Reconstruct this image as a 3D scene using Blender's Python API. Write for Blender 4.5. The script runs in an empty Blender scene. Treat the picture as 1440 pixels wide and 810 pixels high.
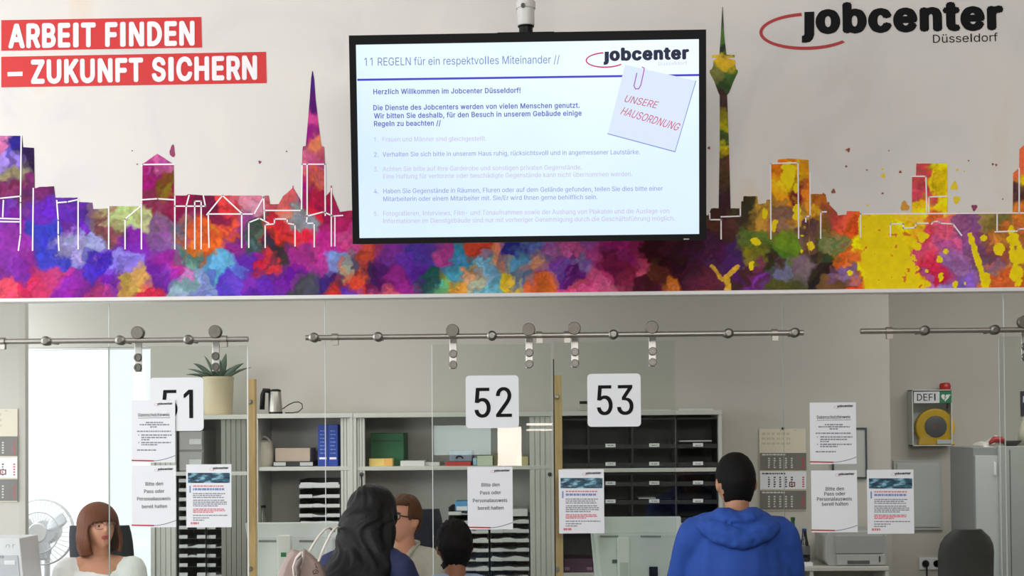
import bpy, bmesh, math, random
import numpy as np
from mathutils import Vector, Matrix, noise
random.seed(7)
scene = bpy.context.scene
COL = scene.collection
PI = math.pi

# ------------------------------------------------------------------ camera
F = 2000.0                       # focal length in pixels of the 1440 wide frame
EYE = Vector((0, 0, 1.68))
YAW, PITCH, ROLL = math.radians(1.83), math.radians(1.2), 0.008
SHIFT_PX = 153.0
_f = Vector((-math.sin(YAW) * math.cos(PITCH), math.cos(YAW) * math.cos(PITCH), math.sin(PITCH)))
_r0 = Vector((math.cos(YAW), math.sin(YAW), 0))
_u0 = _r0.cross(_f)
_r = _r0 * math.cos(ROLL) - _u0 * math.sin(ROLL)
_u = _u0 * math.cos(ROLL) + _r0 * math.sin(ROLL)
cd = bpy.data.cameras.new('camera')
cd.sensor_width = 36.0
cd.lens = F / 1440 * 36.0
cd.shift_y = SHIFT_PX / 1440.0
cd.clip_end = 200
cam = bpy.data.objects.new('camera', cd)
COL.objects.link(cam)
cam.matrix_world = Matrix(((_r.x, _u.x, -_f.x, EYE.x), (_r.y, _u.y, -_f.y, EYE.y), (_r.z, _u.z, -_f.z, EYE.z), (0, 0, 0, 1)))
scene.camera = cam
scene.cycles.transparent_max_bounces = 24
scene.cycles.max_bounces = 8

# ------------------------------------------------------------------ light
vs = scene.view_settings
vs.view_transform = 'Standard'
vs.look = 'None'
vs.exposure = 0.0
vs.gamma = 1.0
vs.use_curve_mapping = False
w = bpy.data.worlds.new('sky')
scene.world = w
w.use_nodes = True
w.node_tree.nodes['Background'].inputs[0].default_value = (0.95, 0.98, 1.0, 1)
w.node_tree.nodes['Background'].inputs[1].default_value = 1.3

def area(name, loc, target, sx, sy, power, color):
    ld = bpy.data.lights.new(name, 'AREA')
    ld.shape = 'RECTANGLE'
    ld.size, ld.size_y = sx, sy
    ld.energy = power
    ld.color = color
    o = bpy.data.objects.new(name, ld)
    COL.objects.link(o)
    o.location = loc
    o.rotation_euler = (Vector(target) - Vector(loc)).to_track_quat('-Z', 'Y').to_euler()
    return o
area('lobby_daylight', (-6.2, 3.2, 2.6), (-2.2, 6.5, 3.0), 4.0, 3.0, 248, (0.95, 0.98, 1.0))
area('lobby_overhead_fill', (1.0, 1.5, 4.3), (0.6, 4.5, 1.5), 4.0, 1.2, 62, (1.0, 0.95, 0.92))
area('lobby_overhead_fill', (0.4, -2.2, 3.9), (0.4, 8.5, 1.1), 5.0, 1.4, 200, (1.0, 0.97, 0.93))  # unseen lamp added behind the viewer to brighten the cupboards from the front
area('office_light', (-1.5, 8.0, 2.85), (-1.5, 8.3, 0), 2.6, 0.9, 20, (1.0, 0.98, 0.95))
area('office_light', (3.1, 8.0, 2.85), (3.0, 8.8, 0), 2.2, 0.9, 30, (1.0, 0.98, 0.94))

area('office_cool_fill', (-4.6, 7.7, 1.9), (-0.6, 8.6, 1.5), 1.6, 1.6, 26, (0.93, 0.97, 1.0))  # cool fill added on the left, not a real window; lifts the wall tone
area('office_cool_fill', (-3.75, 8.72, 1.9), (-1.5, 8.95, 1.8), 0.7, 1.5, 15, (0.93, 0.97, 1.0))  # second added fill, out of view behind the partition, brightens the window wall

# ------------------------------------------------------------------ helpers
def lin(c):
    def g(v):
        v /= 255.0
        return v / 12.92 if v <= 0.04045 else ((v + 0.055) / 1.055) ** 2.4
    return tuple(g(v) for v in c)

_mats = {}
def M(name, rgb, rough=0.5, metal=0.0, var=0.06, scale=12.0, bump=0.0, spec=0.5, stretch=None, emit=None, emit_s=1.0, alpha=None):
    if name in _mats: return _mats[name]
    m = bpy.data.materials.new(name)
    m.use_nodes = True
    nt = m.node_tree
    b = nt.nodes['Principled BSDF']
    c = lin(rgb)
    b.inputs['Roughness'].default_value = rough
    b.inputs['Metallic'].default_value = metal
    b.inputs['Specular IOR Level'].default_value = spec
    tc = nt.nodes.new('ShaderNodeTexCoord')
    mp = nt.nodes.new('ShaderNodeMapping')
    if stretch: mp.inputs['Scale'].default_value = stretch
    nz = nt.nodes.new('ShaderNodeTexNoise')
    nz.inputs['Scale'].default_value = scale
    nz.inputs['Detail'].default_value = 4
    nt.links.new(tc.outputs['Object'], mp.inputs['Vector'])
    nt.links.new(mp.outputs['Vector'], nz.inputs['Vector'])
    mx = nt.nodes.new('ShaderNodeMix'); mx.data_type = 'RGBA'
    mx.inputs[6].default_value = tuple(max(0, v * (1 - 2 * var)) for v in c) + (1,)
    mx.inputs[7].default_value = tuple(min(1, v * (1 + 2 * var)) for v in c) + (1,)
    nt.links.new(nz.outputs['Fac'], mx.inputs[0])
    nt.links.new(mx.outputs[2], b.inputs['Base Color'])
    if bump:
        bp = nt.nodes.new('ShaderNodeBump')
        bp.inputs['Strength'].default_value = bump
        bp.inputs['Distance'].default_value = 0.01
        nt.links.new(nz.outputs['Fac'], bp.inputs['Height'])
        nt.links.new(bp.outputs['Normal'], b.inputs['Normal'])
    if emit:
        b.inputs['Specular IOR Level'].default_value = 0.08
        b.inputs['Emission Color'].default_value = lin(emit) + (1,)
        b.inputs['Emission Strength'].default_value = emit_s
        if emit_s >= 0.5:
            b.inputs['Base Color'].default_value = (0.02, 0.02, 0.02, 1)
            for l in list(nt.links):
                if l.to_socket == b.inputs['Base Color']: nt.links.remove(l)
    _mats[name] = m
    return m

def glass_mat(name, tint, refl=1.0):
    m = bpy.data.materials.new(name)
    m.use_nodes = True
    nt = m.node_tree
    nt.nodes.clear()
    out = nt.nodes.new('ShaderNodeOutputMaterial')
    tr = nt.nodes.new('ShaderNodeBsdfTransparent')
    gl = nt.nodes.new('ShaderNodeBsdfGlossy')
    gl.inputs['Roughness'].default_value = 0.0
    tr.inputs[0].default_value = tuple(tint) + (1,)
    fr = nt.nodes.new('ShaderNodeFresnel'); fr.inputs[0].default_value = 1.45
    mu = nt.nodes.new('ShaderNodeMath'); mu.operation = 'MULTIPLY'; mu.inputs[1].default_value = refl
    mx = nt.nodes.new('ShaderNodeMixShader')
    nt.links.new(fr.outputs[0], mu.inputs[0])
    nt.links.new(mu.outputs[0], mx.inputs[0])
    nt.links.new(tr.outputs[0], mx.inputs[1])
    nt.links.new(gl.outputs[0], mx.inputs[2])
    nt.links.new(mx.outputs[0], out.inputs[0])
    return m

class Plane:
    def __init__(s, o, ex=(1, 0, 0), ey=(0, 0, 1)):
        s.o = Vector(o); s.ex = Vector(ex).normalized(); s.ey = Vector(ey).normalized()
        s.n = s.ex.cross(s.ey)                  # towards the viewer for an upright plane
    def hit(s, px, py):
        d = _r * ((px - 720) / F) + _u * ((405 + SHIFT_PX - py) / F) + _f
        t = (s.o - EYE).dot(s.n) / d.dot(s.n)
        return EYE + d * t
    def uv(s, px, py):
        h = s.hit(px, py) - s.o
        return h.dot(s.ex), h.dot(s.ey)
    def w(s, u, v, off=0.0):
        return s.o + s.ex * u + s.ey * v + s.n * off
    def rect(s, x0, y0, x1, y1):
        mx, my = (x0 + x1) / 2, (y0 + y1) / 2
        return s.uv(x0, my)[0], s.uv(mx, y1)[1], s.uv(x1, my)[0], s.uv(mx, y0)[1]
def PY(y): return Plane((0, y, 0))
def at(px, py, y): return PY(y).hit(px, py)
def R(x0, y0, x1, y1, Y):
    return PY(Y).rect(x0, y0, x1, y1)           # -> world x0, z0, x1, z1

def tag(o, label=None, cat=None, group=None, kind=None):
    if label: o['label'] = label
    if cat: o['category'] = cat
    if group: o['group'] = group
    if kind: o['kind'] = kind
    return o
def wloc(o):
    v = Vector((0, 0, 0))
    while o is not None:
        v = v + Vector(o.location); o = o.parent
    return v
def thing(name, loc, label, cat, group=None):
    o = bpy.data.objects.new(name, None)
    o.empty_display_size = 0.05
    COL.objects.link(o)
    o.location = loc
    return tag(o, label, cat, group)

class MB:
    def __init__(s): s.v = []; s.f = []; s.m = []; s.cur = 0
    def add(s, vs_, fs):
        b = len(s.v)
        s.v += [Vector(p) for p in vs_]
        for f in fs:
            s.f.append([i + b for i in f]); s.m.append(s.cur)
        return s
    def box(s, x0, y0, z0, x1, y1, z1):
        x0, x1 = min(x0, x1), max(x0, x1); y0, y1 = min(y0, y1), max(y0, y1); z0, z1 = min(z0, z1), max(z0, z1)
        v = [(x0, y0, z0), (x1, y0, z0), (x1, y1, z0), (x0, y1, z0), (x0, y0, z1), (x1, y0, z1), (x1, y1, z1), (x0, y1, z1)]
        return s.add(v, [(0, 3, 2, 1), (4, 5, 6, 7), (0, 1, 5, 4), (1, 2, 6, 5), (2, 3, 7, 6), (3, 0, 4, 7)])
    def hexa(s, c8):
        return s.add(c8, [(0, 3, 2, 1), (4, 5, 6, 7), (0, 1, 5, 4), (1, 2, 6, 5), (2, 3, 7, 6), (3, 0, 4, 7)])
    def ring_loft(s, rings, close0=True, close1=True):
        n = len(rings[0]); b = [p for r in rings for p in r]; fs = []
        for i in range(len(rings) - 1):
            for j in range(n):
                k = (j + 1) % n
                fs.append((i * n + j, i * n + k, (i + 1) * n + k, (i + 1) * n + j))
        if close0: fs.append(tuple(range(n - 1, -1, -1)))
        if close1: fs.append(tuple((len(rings) - 1) * n + j for j in range(n)))
        return s.add(b, fs)
    def tube(s, path, rad, n=12, ref=(0, 0, 1), caps=True, round_=False):
        path = [Vector(p) for p in path]
        N = len(path)
        if not isinstance(rad, (list, tuple)): rad = [rad] * N
        rings = []
        side = None
        for i, p in enumerate(path):
            t = (path[min(i + 1, N - 1)] - path[max(i - 1, 0)])
            if t.length < 1e-9: t = Vector((0, 0, 1))
            t.normalize()
            if side is None:
                r_ = Vector(ref)
                if abs(r_.dot(t)) > 0.95: r_ = Vector((1, 0, 0)) if abs(t.x) < 0.9 else Vector((0, 1, 0))
                side = r_
            side = (side - t * side.dot(t)).normalized()
            other = t.cross(side)
            a, b = rad[i] if isinstance(rad[i], (list, tuple)) else (rad[i], rad[i])
            ring = [p + side * (a * math.cos(2 * PI * j / n)) + other * (b * math.sin(2 * PI * j / n)) for j in range(n)]
            if round_ and i == 0:
                for q, k in ((0.35, 0.95), (0.75, 0.7)):
                    pass
                for k, d in ((0.45, 0.9), (0.8, 0.6)):
                    rings.append([p + (v - p) * k - t * (min(a, b) * d) for v in ring])
            rings.append(ring)
            if round_ and i == N - 1:
                for k, d in ((0.8, 0.6), (0.45, 0.9)):
                    rings.append([p + (v - p) * k + t * (min(a, b) * d) for v in ring])
        return s.ring_loft(rings, caps, caps)
    def cyl(s, p0, p1, r0, r1=None, n=20):
        return s.tube([p0, p1], [r0, r0 if r1 is None else r1], n)
    def lathe(s, prof, c, axis='Z', n=28):
        c = Vector(c); rings = []
        for r_, h in prof:
            ring = []
            for j in range(n):
                a = 2 * PI * j / n
                if axis == 'Z': q = Vector((r_ * math.cos(a), r_ * math.sin(a), h))
                elif axis == 'Y': q = Vector((r_ * math.cos(a), h, r_ * math.sin(a)))
                else: q = Vector((h, r_ * math.cos(a), r_ * math.sin(a)))
                ring.append(c + q)
            rings.append(ring)
        return s.ring_loft(rings)
    def ellip(s, c, rx, ry, rz, n=20, m=12, rot=None):
        c = Vector(c); rings = []
        for i in range(1, m):
            th = PI * i / m
            ring = []
            for j in range(n):
                a = 2 * PI * j / n
                q = Vector((rx * math.sin(th) * math.cos(a), ry * math.sin(th) * math.sin(a), rz * math.cos(th)))
                if rot: q = rot @ q
                ring.append(c + q)
            rings.append(ring)
        return s.ring_loft(rings)
    def prism(s, pts, pl, o0, o1):
        """extrude a 2-D outline on a plane between two offsets"""
        a = [pl.w(u, v, o1) for u, v in pts]; b = [pl.w(u, v, o0) for u, v in pts]
        n = len(pts)
        fs = [tuple(range(n)), tuple(range(2 * n - 1, n - 1, -1))]
        for i in range(n):
            k = (i + 1) % n
            fs.append((i, i + n, k + n, k))
        return s.add(a + b, fs)
    def strip(s, pts, pl, wid, off, th=0.0006):
        """thin line of given width along a 2-D polyline"""
        for (u0, v0), (u1, v1) in zip(pts[:-1], pts[1:]):
            d = Vector((u1 - u0, v1 - v0)); L = d.length
            if L < 1e-7: continue
            d /= L; nn = Vector((-d.y, d.x)) * wid / 2; e = d * wid * 0.4
            s.prism([(u0 - e.x - nn.x, v0 - e.y - nn.y), (u1 + e.x - nn.x, v1 + e.y - nn.y),
                     (u1 + e.x + nn.x, v1 + e.y + nn.y), (u0 - e.x + nn.x, v0 - e.y + nn.y)], pl, off - th, off)
        return s
    def build(s, name, mat, parent=None, smooth=False, bevel=0.0, origin=None, fix=True, segs=2):
        me = bpy.data.meshes.new(name)
        if parent is not None: o0 = wloc(parent)
        elif origin is not None: o0 = Vector(origin)
        else:
            xs = [p.x for p in s.v]; ys = [p.y for p in s.v]; zs = [p.z for p in s.v]
            o0 = Vector(((min(xs) + max(xs)) / 2, (min(ys) + max(ys)) / 2, min(zs)))
        me.from_pydata([tuple(p - o0) for p in s.v], [], s.f)
        mats = mat if isinstance(mat, (list, tuple)) else [mat]
        for m_ in mats: me.materials.append(m_)
        if len(mats) > 1: me.polygons.foreach_set('material_index', s.m)
        if fix:
            bm = bmesh.new(); bm.from_mesh(me)
            bmesh.ops.recalc_face_normals(bm, faces=bm.faces)
            bm.to_mesh(me); bm.free()
        if smooth is True: me.polygons.foreach_set('use_smooth', [True] * len(me.polygons))
        elif smooth: me.set_sharp_from_angle(angle=math.radians(smooth)); 
        me.update()
        o = bpy.data.objects.new(name, me)
        COL.objects.link(o)
        if parent is not None: o.parent = parent
        else: o.location = o0
        if bevel:
            md = o.modifiers.new('bevel', 'BEVEL'); md.width = bevel; md.segments = segs; md.limit_method = 'ANGLE'
        return o

def rounded(x0, z0, x1, z1, r, n=5):
    pts = []
    for cx, cz, a0 in ((x1 - r, z1 - r, 0), (x0 + r, z1 - r, 90), (x0 + r, z0 + r, 180), (x1 - r, z0 + r, 270)):
        for i in range(n + 1):
            a = math.radians(a0 + 90 * i / n)
            pts.append((cx + r * math.cos(a), cz + r * math.sin(a)))
    return pts
def struct(o): o['kind'] = 'structure'; return o

# ---- lettering: text set between two pixel points of a plane's baseline
GLYPHS = """A480|16 0 201 509 276 509 463 0 395 0 287 302 264 372 239 456 213 371 191 302 85 0|110 142 110 199 370 199 370 142
B456|60 0 60 509 241 509 289 504 329 491 359 469 381 442 394 410 398 374 395 344 387 320 373 301 356 286 336 275 315 267 315 262 339 257 363 245 385 227 402 203 414 173 418 136 413 100 400 67 377 39 344 18 301 4 247 0|125 57 245 57 281 60 309 67 330 80 344 96 353 115 355 137 354 153 350 169 342 184 333 197 320 209 306 218 289 225 269 229 248 231 125 231|125 285 238 285 256 287 273 290 288 296 302 304 314 314 323 326 330 340 335 355 336 372 333 393 326 412 313 429 294 442 270 449 240 452 125 452
C510|267 -7 205 1 150 25 104 63 70 115 48 179 40 254 48 329 70 393 104 445 150 484 205 508 267 516 305 513 340 504 373 490 402 471 427 447 448 418 463 385 473 348 408 348 401 373 389 395 375 413 357 428 337 440 315 449 292 454 267 456 223 450 184 432 150 403 125 364 109 314 103 254 109 194 125 145 151 105 184 76 223 59 267 53 292 55 315 60 337 69 357 81 375 96 389 114 401 136 408 160 473 160 463 124 448 91 428 62 402 38 373 19 341 5 305 -4
D502|66 0 213 0 267 6 318 25 364 56 402 96 431 144 449 198 455 254 449 311 431 365 402 413 364 453 318 484 267 503 213 509 66 509|130 452 202 452 251 445 296 426 335 394 365 353 384 306 390 254 384 203 365 156 335 115 296 83 251 64 202 57 130 57
E419|60 0 60 509 372 509 372 452 125 452 125 286 355 286 355 229 125 229 125 57 375 57 375 0
F410|60 0 60 509 369 509 369 452 125 452 125 278 346 278 346 221 125 221 125 0
G520|269 -7 205 1 149 25 104 64 69 116 47 179 40 254 47 329 69 393 103 445 149 484 203 508 265 516 304 513 340 504 374 489 403 469 429 445 449 416 465 384 474 349 408 349 399 372 387 393 373 411 356 427 337 439 315 448 291 454 265 456 222 450 183 432 150 404 125 364 109 314 103 254 109 194 125 145 151 105 184 76 224 59 269 53 309 57 345 71 374 93 396 123 410 160 415 199 283 199 283 256 478 256 478 200 471 141 451 91 419 50 377 19 326 0
H517|60 0 60 509 125 509 125 289 392 289 392 509 457 509 457 0 392 0 392 232 125 232 125 0
I242|75 0 167 0 167 509 75 509
J396|185 -7 124 3 75 33 44 81 33 145 33 173 98 173 98 145 104 104 122 74 149 56 185 50 220 56 248 74 266 104 272 145 272 509 336 509 336 145 326 81 294 33 246 3
K467|104 145 104 216 139 261 174 303 212 344 364 509 448 509 231 276 228 276|60 0 60 509 125 509 125 334 124 225 125 193 125 0|372 0 188 259 228 309 449 0
L393|60 0 60 509 125 509 125 57 361 57 361 0
M628|60 0 60 509 152 509 277 187 287 159 299 123 311 84 315 73 318 83 330 121 342 158 352 187 476 509 568 509 568 0 504 0 504 291 504 327 505 369 506 413 507 436 498 409 482 363 467 322 456 291 342 0 286 0 170 291 159 321 145 361 129 408 120 435 120 416 121 372 122 328 122 291 122 0
N523|60 0 60 509 136 509 343 183 363 151 388 107 403 76 401 108 399 157 399 195 399 509 463 509 463 0 387 0 202 290 177 331 148 381 120 431 122 384 124 328 125 291 125 0
O533|267 -7 225 -3 186 7 150 25 119 49 92 79 70 115 53 157 44 203 40 254 44 305 53 352 70 393 92 429 119 459 150 484 186 501 225 512 267 516 309 512 348 501 384 484 415 459 442 429 464 393 480 352 490 305 493 254 490 203 480 157 464 115 442 79 415 49 384 25 348 7 309 -3|267 53 296 55 324 63 349 76 372 94 392 116 408 144 420 176 428 213 430 254 428 295 420 332 408 365 392 392 372 415 349 433 324 446 296 453 267 456 237 453 210 445 184 433 161 415 142 392 125 364 113 332 106 295 103 254 106 213 113 176 125 144 142 117 161 94 184 76 210 63 237 55
P445|60 0 60 509 235 509 289 503 332 487 366 462 390 430 404 391 409 348 404 304 390 265 366 233 332 207 289 191 235 186 125 186 125 0|125 242 233 242 269 246 297 256 318 272 333 294 342 319 344 348 342 376 333 402 318 423 297 439 268 449 232 452 125 452
Q533|245 159 313 159 369 85 384 65 468 -48 401 -48 346 27 331 46|267 -7 225 -3 186 7 150 25 119 49 92 79 70 115 53 157 44 203 40 254 44 305 53 352 70 393 92 429 119 459 150 484 186 501 225 512 267 516 309 512 348 501 384 484 415 459 442 429 464 393 480 352 490 305 493 254 490 203 480 157 464 115 442 79 415 49 384 25 348 7 309 -3|267 53 296 55 324 63 349 76 372 94 392 116 408 144 420 176 428 213 430 254 428 295 420 332 408 365 392 392 372 415 349 433 324 446 296 453 267 456 237 453 210 445 184 433 161 415 142 392 125 364 113 332 106 295 103 254 106 213 113 176 125 144 142 117 161 94 184 76 210 63 237 55
R449|60 0 60 509 236 509 290 504 333 489 367 465 390 433 405 395 409 352 405 309 390 271 367 240 333 217 289 203 236 198 125 198 125 0|125 255 234 255 269 258 298 267 319 281 334 300 342 324 345 352 342 380 334 405 319 425 298 440 269 449 233 452 125 452|353 0 230 229 303 229 428 0
S447|224 -9 172 -4 128 9 91 31 64 60 46 96 38 137 104 137 110 110 123 88 142 71 166 59 194 52 224 49 257 52 286 60 311 74 329 92 341 114 346 139 342 161 332 179 316 193 296 205 245 222 184 239 128 260 86 289 60 326 52 372 58 413 75 448 102 476 138 498 180 511 227 516 275 511 316 498 351 476 377 449 394 415 401 378 337 378 326 412 302 437 267 453 225 459 194 456 167 448 145 435 129 418 118 398 115 376 119 352 131 334 148 319 169 308 212 293 264 279 312 264 336 252 359 238 379 220 395 198 405 171 408 139 403 99 386 64 360 34 323 11 278 -4
T449|32 452 32 509 417 509 417 452 257 452 257 0 193 0 193 452
U517|259 -8 203 -2 154 15 114 43 85 80 66 124 60 173 60 509 124 509 124 178 128 144 141 113 160 87 187 68 220 56 259 52 298 56 331 68 357 87 377 113 389 144 393 178 393 509 457 509 457 173 451 124 433 80 403 43 363 15 315 -2
V480|204 0 16 509 84 509 192 206 215 137 241 52 267 138 290 206 395 509 463 509 278 0
W686|155 0 16 509 82 509 163 196 175 145 187 94 193 61 200 94 211 145 224 196 306 509 380 509 462 196 474 145 486 94 492 62 499 94 510 145 523 196 603 509 670 509 530 0 455 0 368 323 351 391 343 437 335 395 318 323 230 0
X474|18 0 200 260 29 509 104 509 178 400 204 361 223 329 238 302 252 329 272 361 298 400 374 509 446 509 276 263 456 0 382 0 292 129 268 165 250 195 237 218 225 196 206 166 182 129 91 0
Y472|203 0 203 208 16 509 91 509 192 344 222 292 237 260 251 293 280 344 381 509 455 509 268 208 268 0
Z438|42 0 42 46 273 385 306 431 323 453 285 452 223 452 40 452 40 509 397 509 397 462 169 129 134 81 114 55 152 57 214 57 399 57 399 0
Ä480|16 0 201 509 276 509 463 0 395 0 287 302 264 372 239 456 213 371 191 302 85 0|110 142 110 199 370 199 370 142|312 572 301 574 292 577 283 584 276 592 272 602 271 612 272 623 276 633 283 641 292 648 301 651 312 653 322 651 332 648 340 641 347 633 351 623 352 612 351 602 347 592 340 584 332 577 322 574|168 572 157 574 148 577 139 584 133 592 129 602 127 612 129 623 133 633 139 641 148 648 157 651 168 653 179 651 188 648 196 641 203 633 207 623 208 612 207 602 203 592 196 584 188 577 179 574
Ö533|267 -7 225 -3 186 7 150 25 119 49 92 79 70 115 53 157 44 203 40 254 44 305 53 352 70 393 92 429 119 459 150 484 186 501 225 512 267 516 309 512 348 501 384 484 415 459 442 429 464 393 480 352 490 305 493 254 490 203 480 157 464 115 442 79 415 49 384 25 348 7 309 -3|267 53 296 55 324 63 349 76 372 94 392 116 408 144 420 176 428 213 430 254 428 295 420 332 408 365 392 392 372 415 349 433 324 446 296 453 267 456 237 453 210 445 184 433 161 415 142 392 125 364 113 332 106 295 103 254 106 213 113 176 125 144 142 117 161 94 184 76 210 63 237 55|339 572 328 574 319 577 310 584 304 592 300 602 298 612 300 623 304 633 310 641 319 648 328 651 339 653 350 651 359 648 368 641 374 633 378 623 379 612 378 602 374 592 368 584 359 577 350 574|195 572 185 574 175 577 167 584 160 592 156 602 155 612 156 623 160 633 167 641 175 648 185 651 195 653 206 651 215 648 224 641 230 633 234 623 236 612 234 602 230 592 224 584 215 577 206 574
Ü517|259 -8 203 -2 154 15 114 43 85 80 66 124 60 173 60 509 124 509 124 178 128 144 141 113 160 87 187 68 220 56 259 52 298 56 331 68 357 87 377 113 389 144 393 178 393 509 457 509 457 173 451 124 433 80 403 43 363 15 315 -2|331 572 320 574 311 577 302 584 296 592 292 602 290 612 292 623 296 633 302 641 311 648 320 651 331 653 341 651 351 648 359 641 366 633 370 623 371 612 370 602 366 592 359 584 351 577 341 574|187 572 176 574 167 577 158 584 152 592 148 602 146 612 148 623 152 633 158 641 167 648 176 651 187 653 198 651 207 648 216 641 222 633 226 623 227 612 226 602 222 592 216 584 207 577 198 574
a389|160 -9 126 -5 94 5 68 22 48 45 35 73 30 108 34 138 43 161 58 179 78 193 100 203 125 211 178 220 234 227 265 235 276 255 273 279 267 297 256 311 240 322 220 329 196 331 171 329 149 322 118 301 100 274 41 291 57 322 79 346 104 364 133 375 163 382 194 384 239 379 263 372 286 360 306 343 322 320 333 290 337 251 337 0 277 0 277 52 272 52 252 25 236 12 215 1 190 -6|170 45 202 49 228 59 248 74 263 93 272 115 276 138 276 190 259 182 231 176 200 171 175 168 134 159 117 150 103 139 95 124 92 105 94 87 102 72 114 61 130 52 149 47
b424|229 -8 198 -5 172 4 153 17 138 31 118 59 112 59 112 0 53 0 53 509 114 509 114 319 118 319 137 346 152 360 171 373 197 381 229 384 274 378 313 361 345 332 370 293 385 245 390 189 385 133 370 84 346 45 313 16 274 -2|220 47 242 49 262 55 279 66 294 80 306 97 316 117 323 139 327 163 328 189 327 215 323 239 316 261 307 281 295 298 280 311 262 322 243 328 220 330 198 328 178 322 161 312 147 299 134 282 125 263 118 241 114 216 113 189 114 162 118 138 125 115 135 95 147 78 162 65 179 55 198 49
c396|207 -8 159 -2 117 16 82 46 56 85 40 133 34 187 40 243 56 291 82 330 117 360 159 378 207 384 234 383 260 377 284 368 305 356 324 341 340 322 353 301 362 277 303 262 290 289 270 311 242 325 207 330 173 325 145 310 124 287 108 258 99 224 96 187 99 151 108 117 124 89 145 66 173 51 207 46 243 52 271 66 292 89 304 117 363 102 354 78 341 56 325 37 306 21 285 9 261 -1 235 -6
d424|195 -8 151 -2 111 16 79 45 55 84 39 133 34 189 39 245 55 293 79 332 112 361 151 378 196 384 228 381 253 373 272 360 287 346 306 319 311 319 311 509 372 509 372 0 313 0 313 59 307 59 287 31 272 17 252 4 227 -5|205 47 226 49 246 55 263 65 278 78 290 95 299 115 306 138 310 162 312 189 310 216 306 241 300 263 290 282 278 299 263 312 246 322 227 328 205 330 182 328 162 322 145 311 130 298 118 281 108 261 102 239 98 215 96 189 98 163 102 139 109 117 118 97 130 80 145 66 162 55 182 49
e404|212 -8 161 -2 117 16 82 46 56 85 40 132 34 187 39 242 55 290 81 329 115 359 157 378 205 384 236 382 266 374 294 361 319 341 341 315 357 282 368 242 371 194 371 169 97 169 100 139 110 106 128 80 151 61 179 50 212 46 234 48 254 53 271 61 285 73 297 88 306 105 365 91 353 63 335 39 311 19 283 4 249 -5|97 221 309 221 307 237 298 269 283 294 263 314 237 326 205 330 173 326 146 313 125 294 109 270 99 241
f254|228 379 228 327 6 327 6 379|81 0 81 432 82 452 87 470 96 486 107 499 120 510 135 519 152 525 169 529 187 530 222 527 243 521 227 468 215 472 195 474 178 472 164 468 154 460 147 449 143 435 142 419 142 0
g425|207 -151 168 -148 134 -140 105 -127 82 -110 64 -91 51 -69 101 -41 122 -66 136 -78 154 -88 178 -95 207 -97 249 -92 282 -75 304 -47 311 -6 311 68 306 68 287 41 272 28 252 16 227 8 195 5 152 10 113 27 80 53 55 90 39 136 34 191 39 246 55 293 80 332 112 361 152 378 196 384 228 382 253 373 273 360 288 346 308 319 313 319 313 379 372 379 372 -9 367 -54 350 -90 324 -117 291 -136 251 -147|205 59 227 61 246 66 264 75 278 87 290 103 300 121 307 142 311 166 312 193 311 219 307 242 300 264 291 283 279 299 264 312 247 322 227 328 205 330 182 328 163 322 145 312 130 298 118 282 109 262 102 241 98 218 96 193 98 167 102 144 109 123 118 104 131 88 145 76 163 66 183 61
h410|114 227 114 0 53 0 53 509 114 509 114 312 124 332 152 362 187 379 227 384 264 380 295 369 321 349 341 321 353 285 357 240 357 0 296 0 296 235 290 275 273 304 246 323 210 329 184 326 161 317 141 303 126 283 117 257
i167|53 0 53 379 114 379 114 0|84 443 73 444 63 448 54 455 47 463 43 472 41 483 43 494 47 504 54 512 63 518 73 522 84 524 95 522 105 518 114 512 121 504 125 494 126 483 125 472 121 463 114 455 105 448 95 444
j167|53 379 114 379 114 -30 112 -52 108 -72 102 -90 92 -106 80 -119 65 -129 47 -137 27 -141 4 -143 -10 -143 -10 -87 2 -87 18 -85 31 -80 40 -72 47 -61 51 -46 53 -29|83 443 72 444 62 448 53 455 47 463 42 472 41 483 42 494 47 504 53 512 62 518 72 522 83 524 95 522 105 518 114 512 120 504 125 494 126 483 125 472 120 463 114 455 105 448 95 444
k381|110 137 110 212 121 212 284 379 360 379 184 199 177 199|53 0 53 509 114 509 114 0|294 0 148 186 191 229 372 0
l210|65 0 145 0 145 509 65 509
m610|53 0 53 379 112 379 112 306 118 323 132 346 151 363 172 376 195 384 219 386 257 380 287 361 309 331 317 308 322 321 337 343 357 361 381 375 407 383 437 386 468 383 497 372 522 354 541 328 553 296 557 255 557 0 496 0 496 254 490 289 473 313 447 326 419 330 395 328 374 320 358 307 345 290 338 270 335 247 335 0 274 0 274 260 269 288 253 311 229 326 199 330 178 328 158 320 140 307 126 289 117 266 114 238 114 0
n410|114 227 114 0 53 0 53 379 112 379 112 307 124 332 152 362 187 379 227 384 264 380 295 369 321 349 341 321 353 285 357 240 357 0 296 0 296 235 290 275 273 304 246 323 210 329 184 326 161 317 141 303 126 283 117 257
o415|207 -8 174 -5 144 3 117 16 93 35 72 58 56 85 44 116 37 150 34 187 37 225 44 260 56 291 72 318 93 341 117 360 144 374 174 382 207 384 241 382 271 374 299 360 323 341 343 318 359 291 371 260 379 225 381 187 379 150 371 116 359 85 343 58 323 35 299 16 271 3 241 -5|207 46 231 49 252 55 270 66 285 80 298 97 307 117 314 139 318 163 319 187 318 212 314 236 307 258 298 278 285 296 270 310 252 321 231 328 207 330 184 328 163 321 145 310 130 296 118 278 108 258 102 236 98 212 96 187 98 163 102 139 108 117 118 97 130 80 145 66 163 55 184 49
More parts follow.
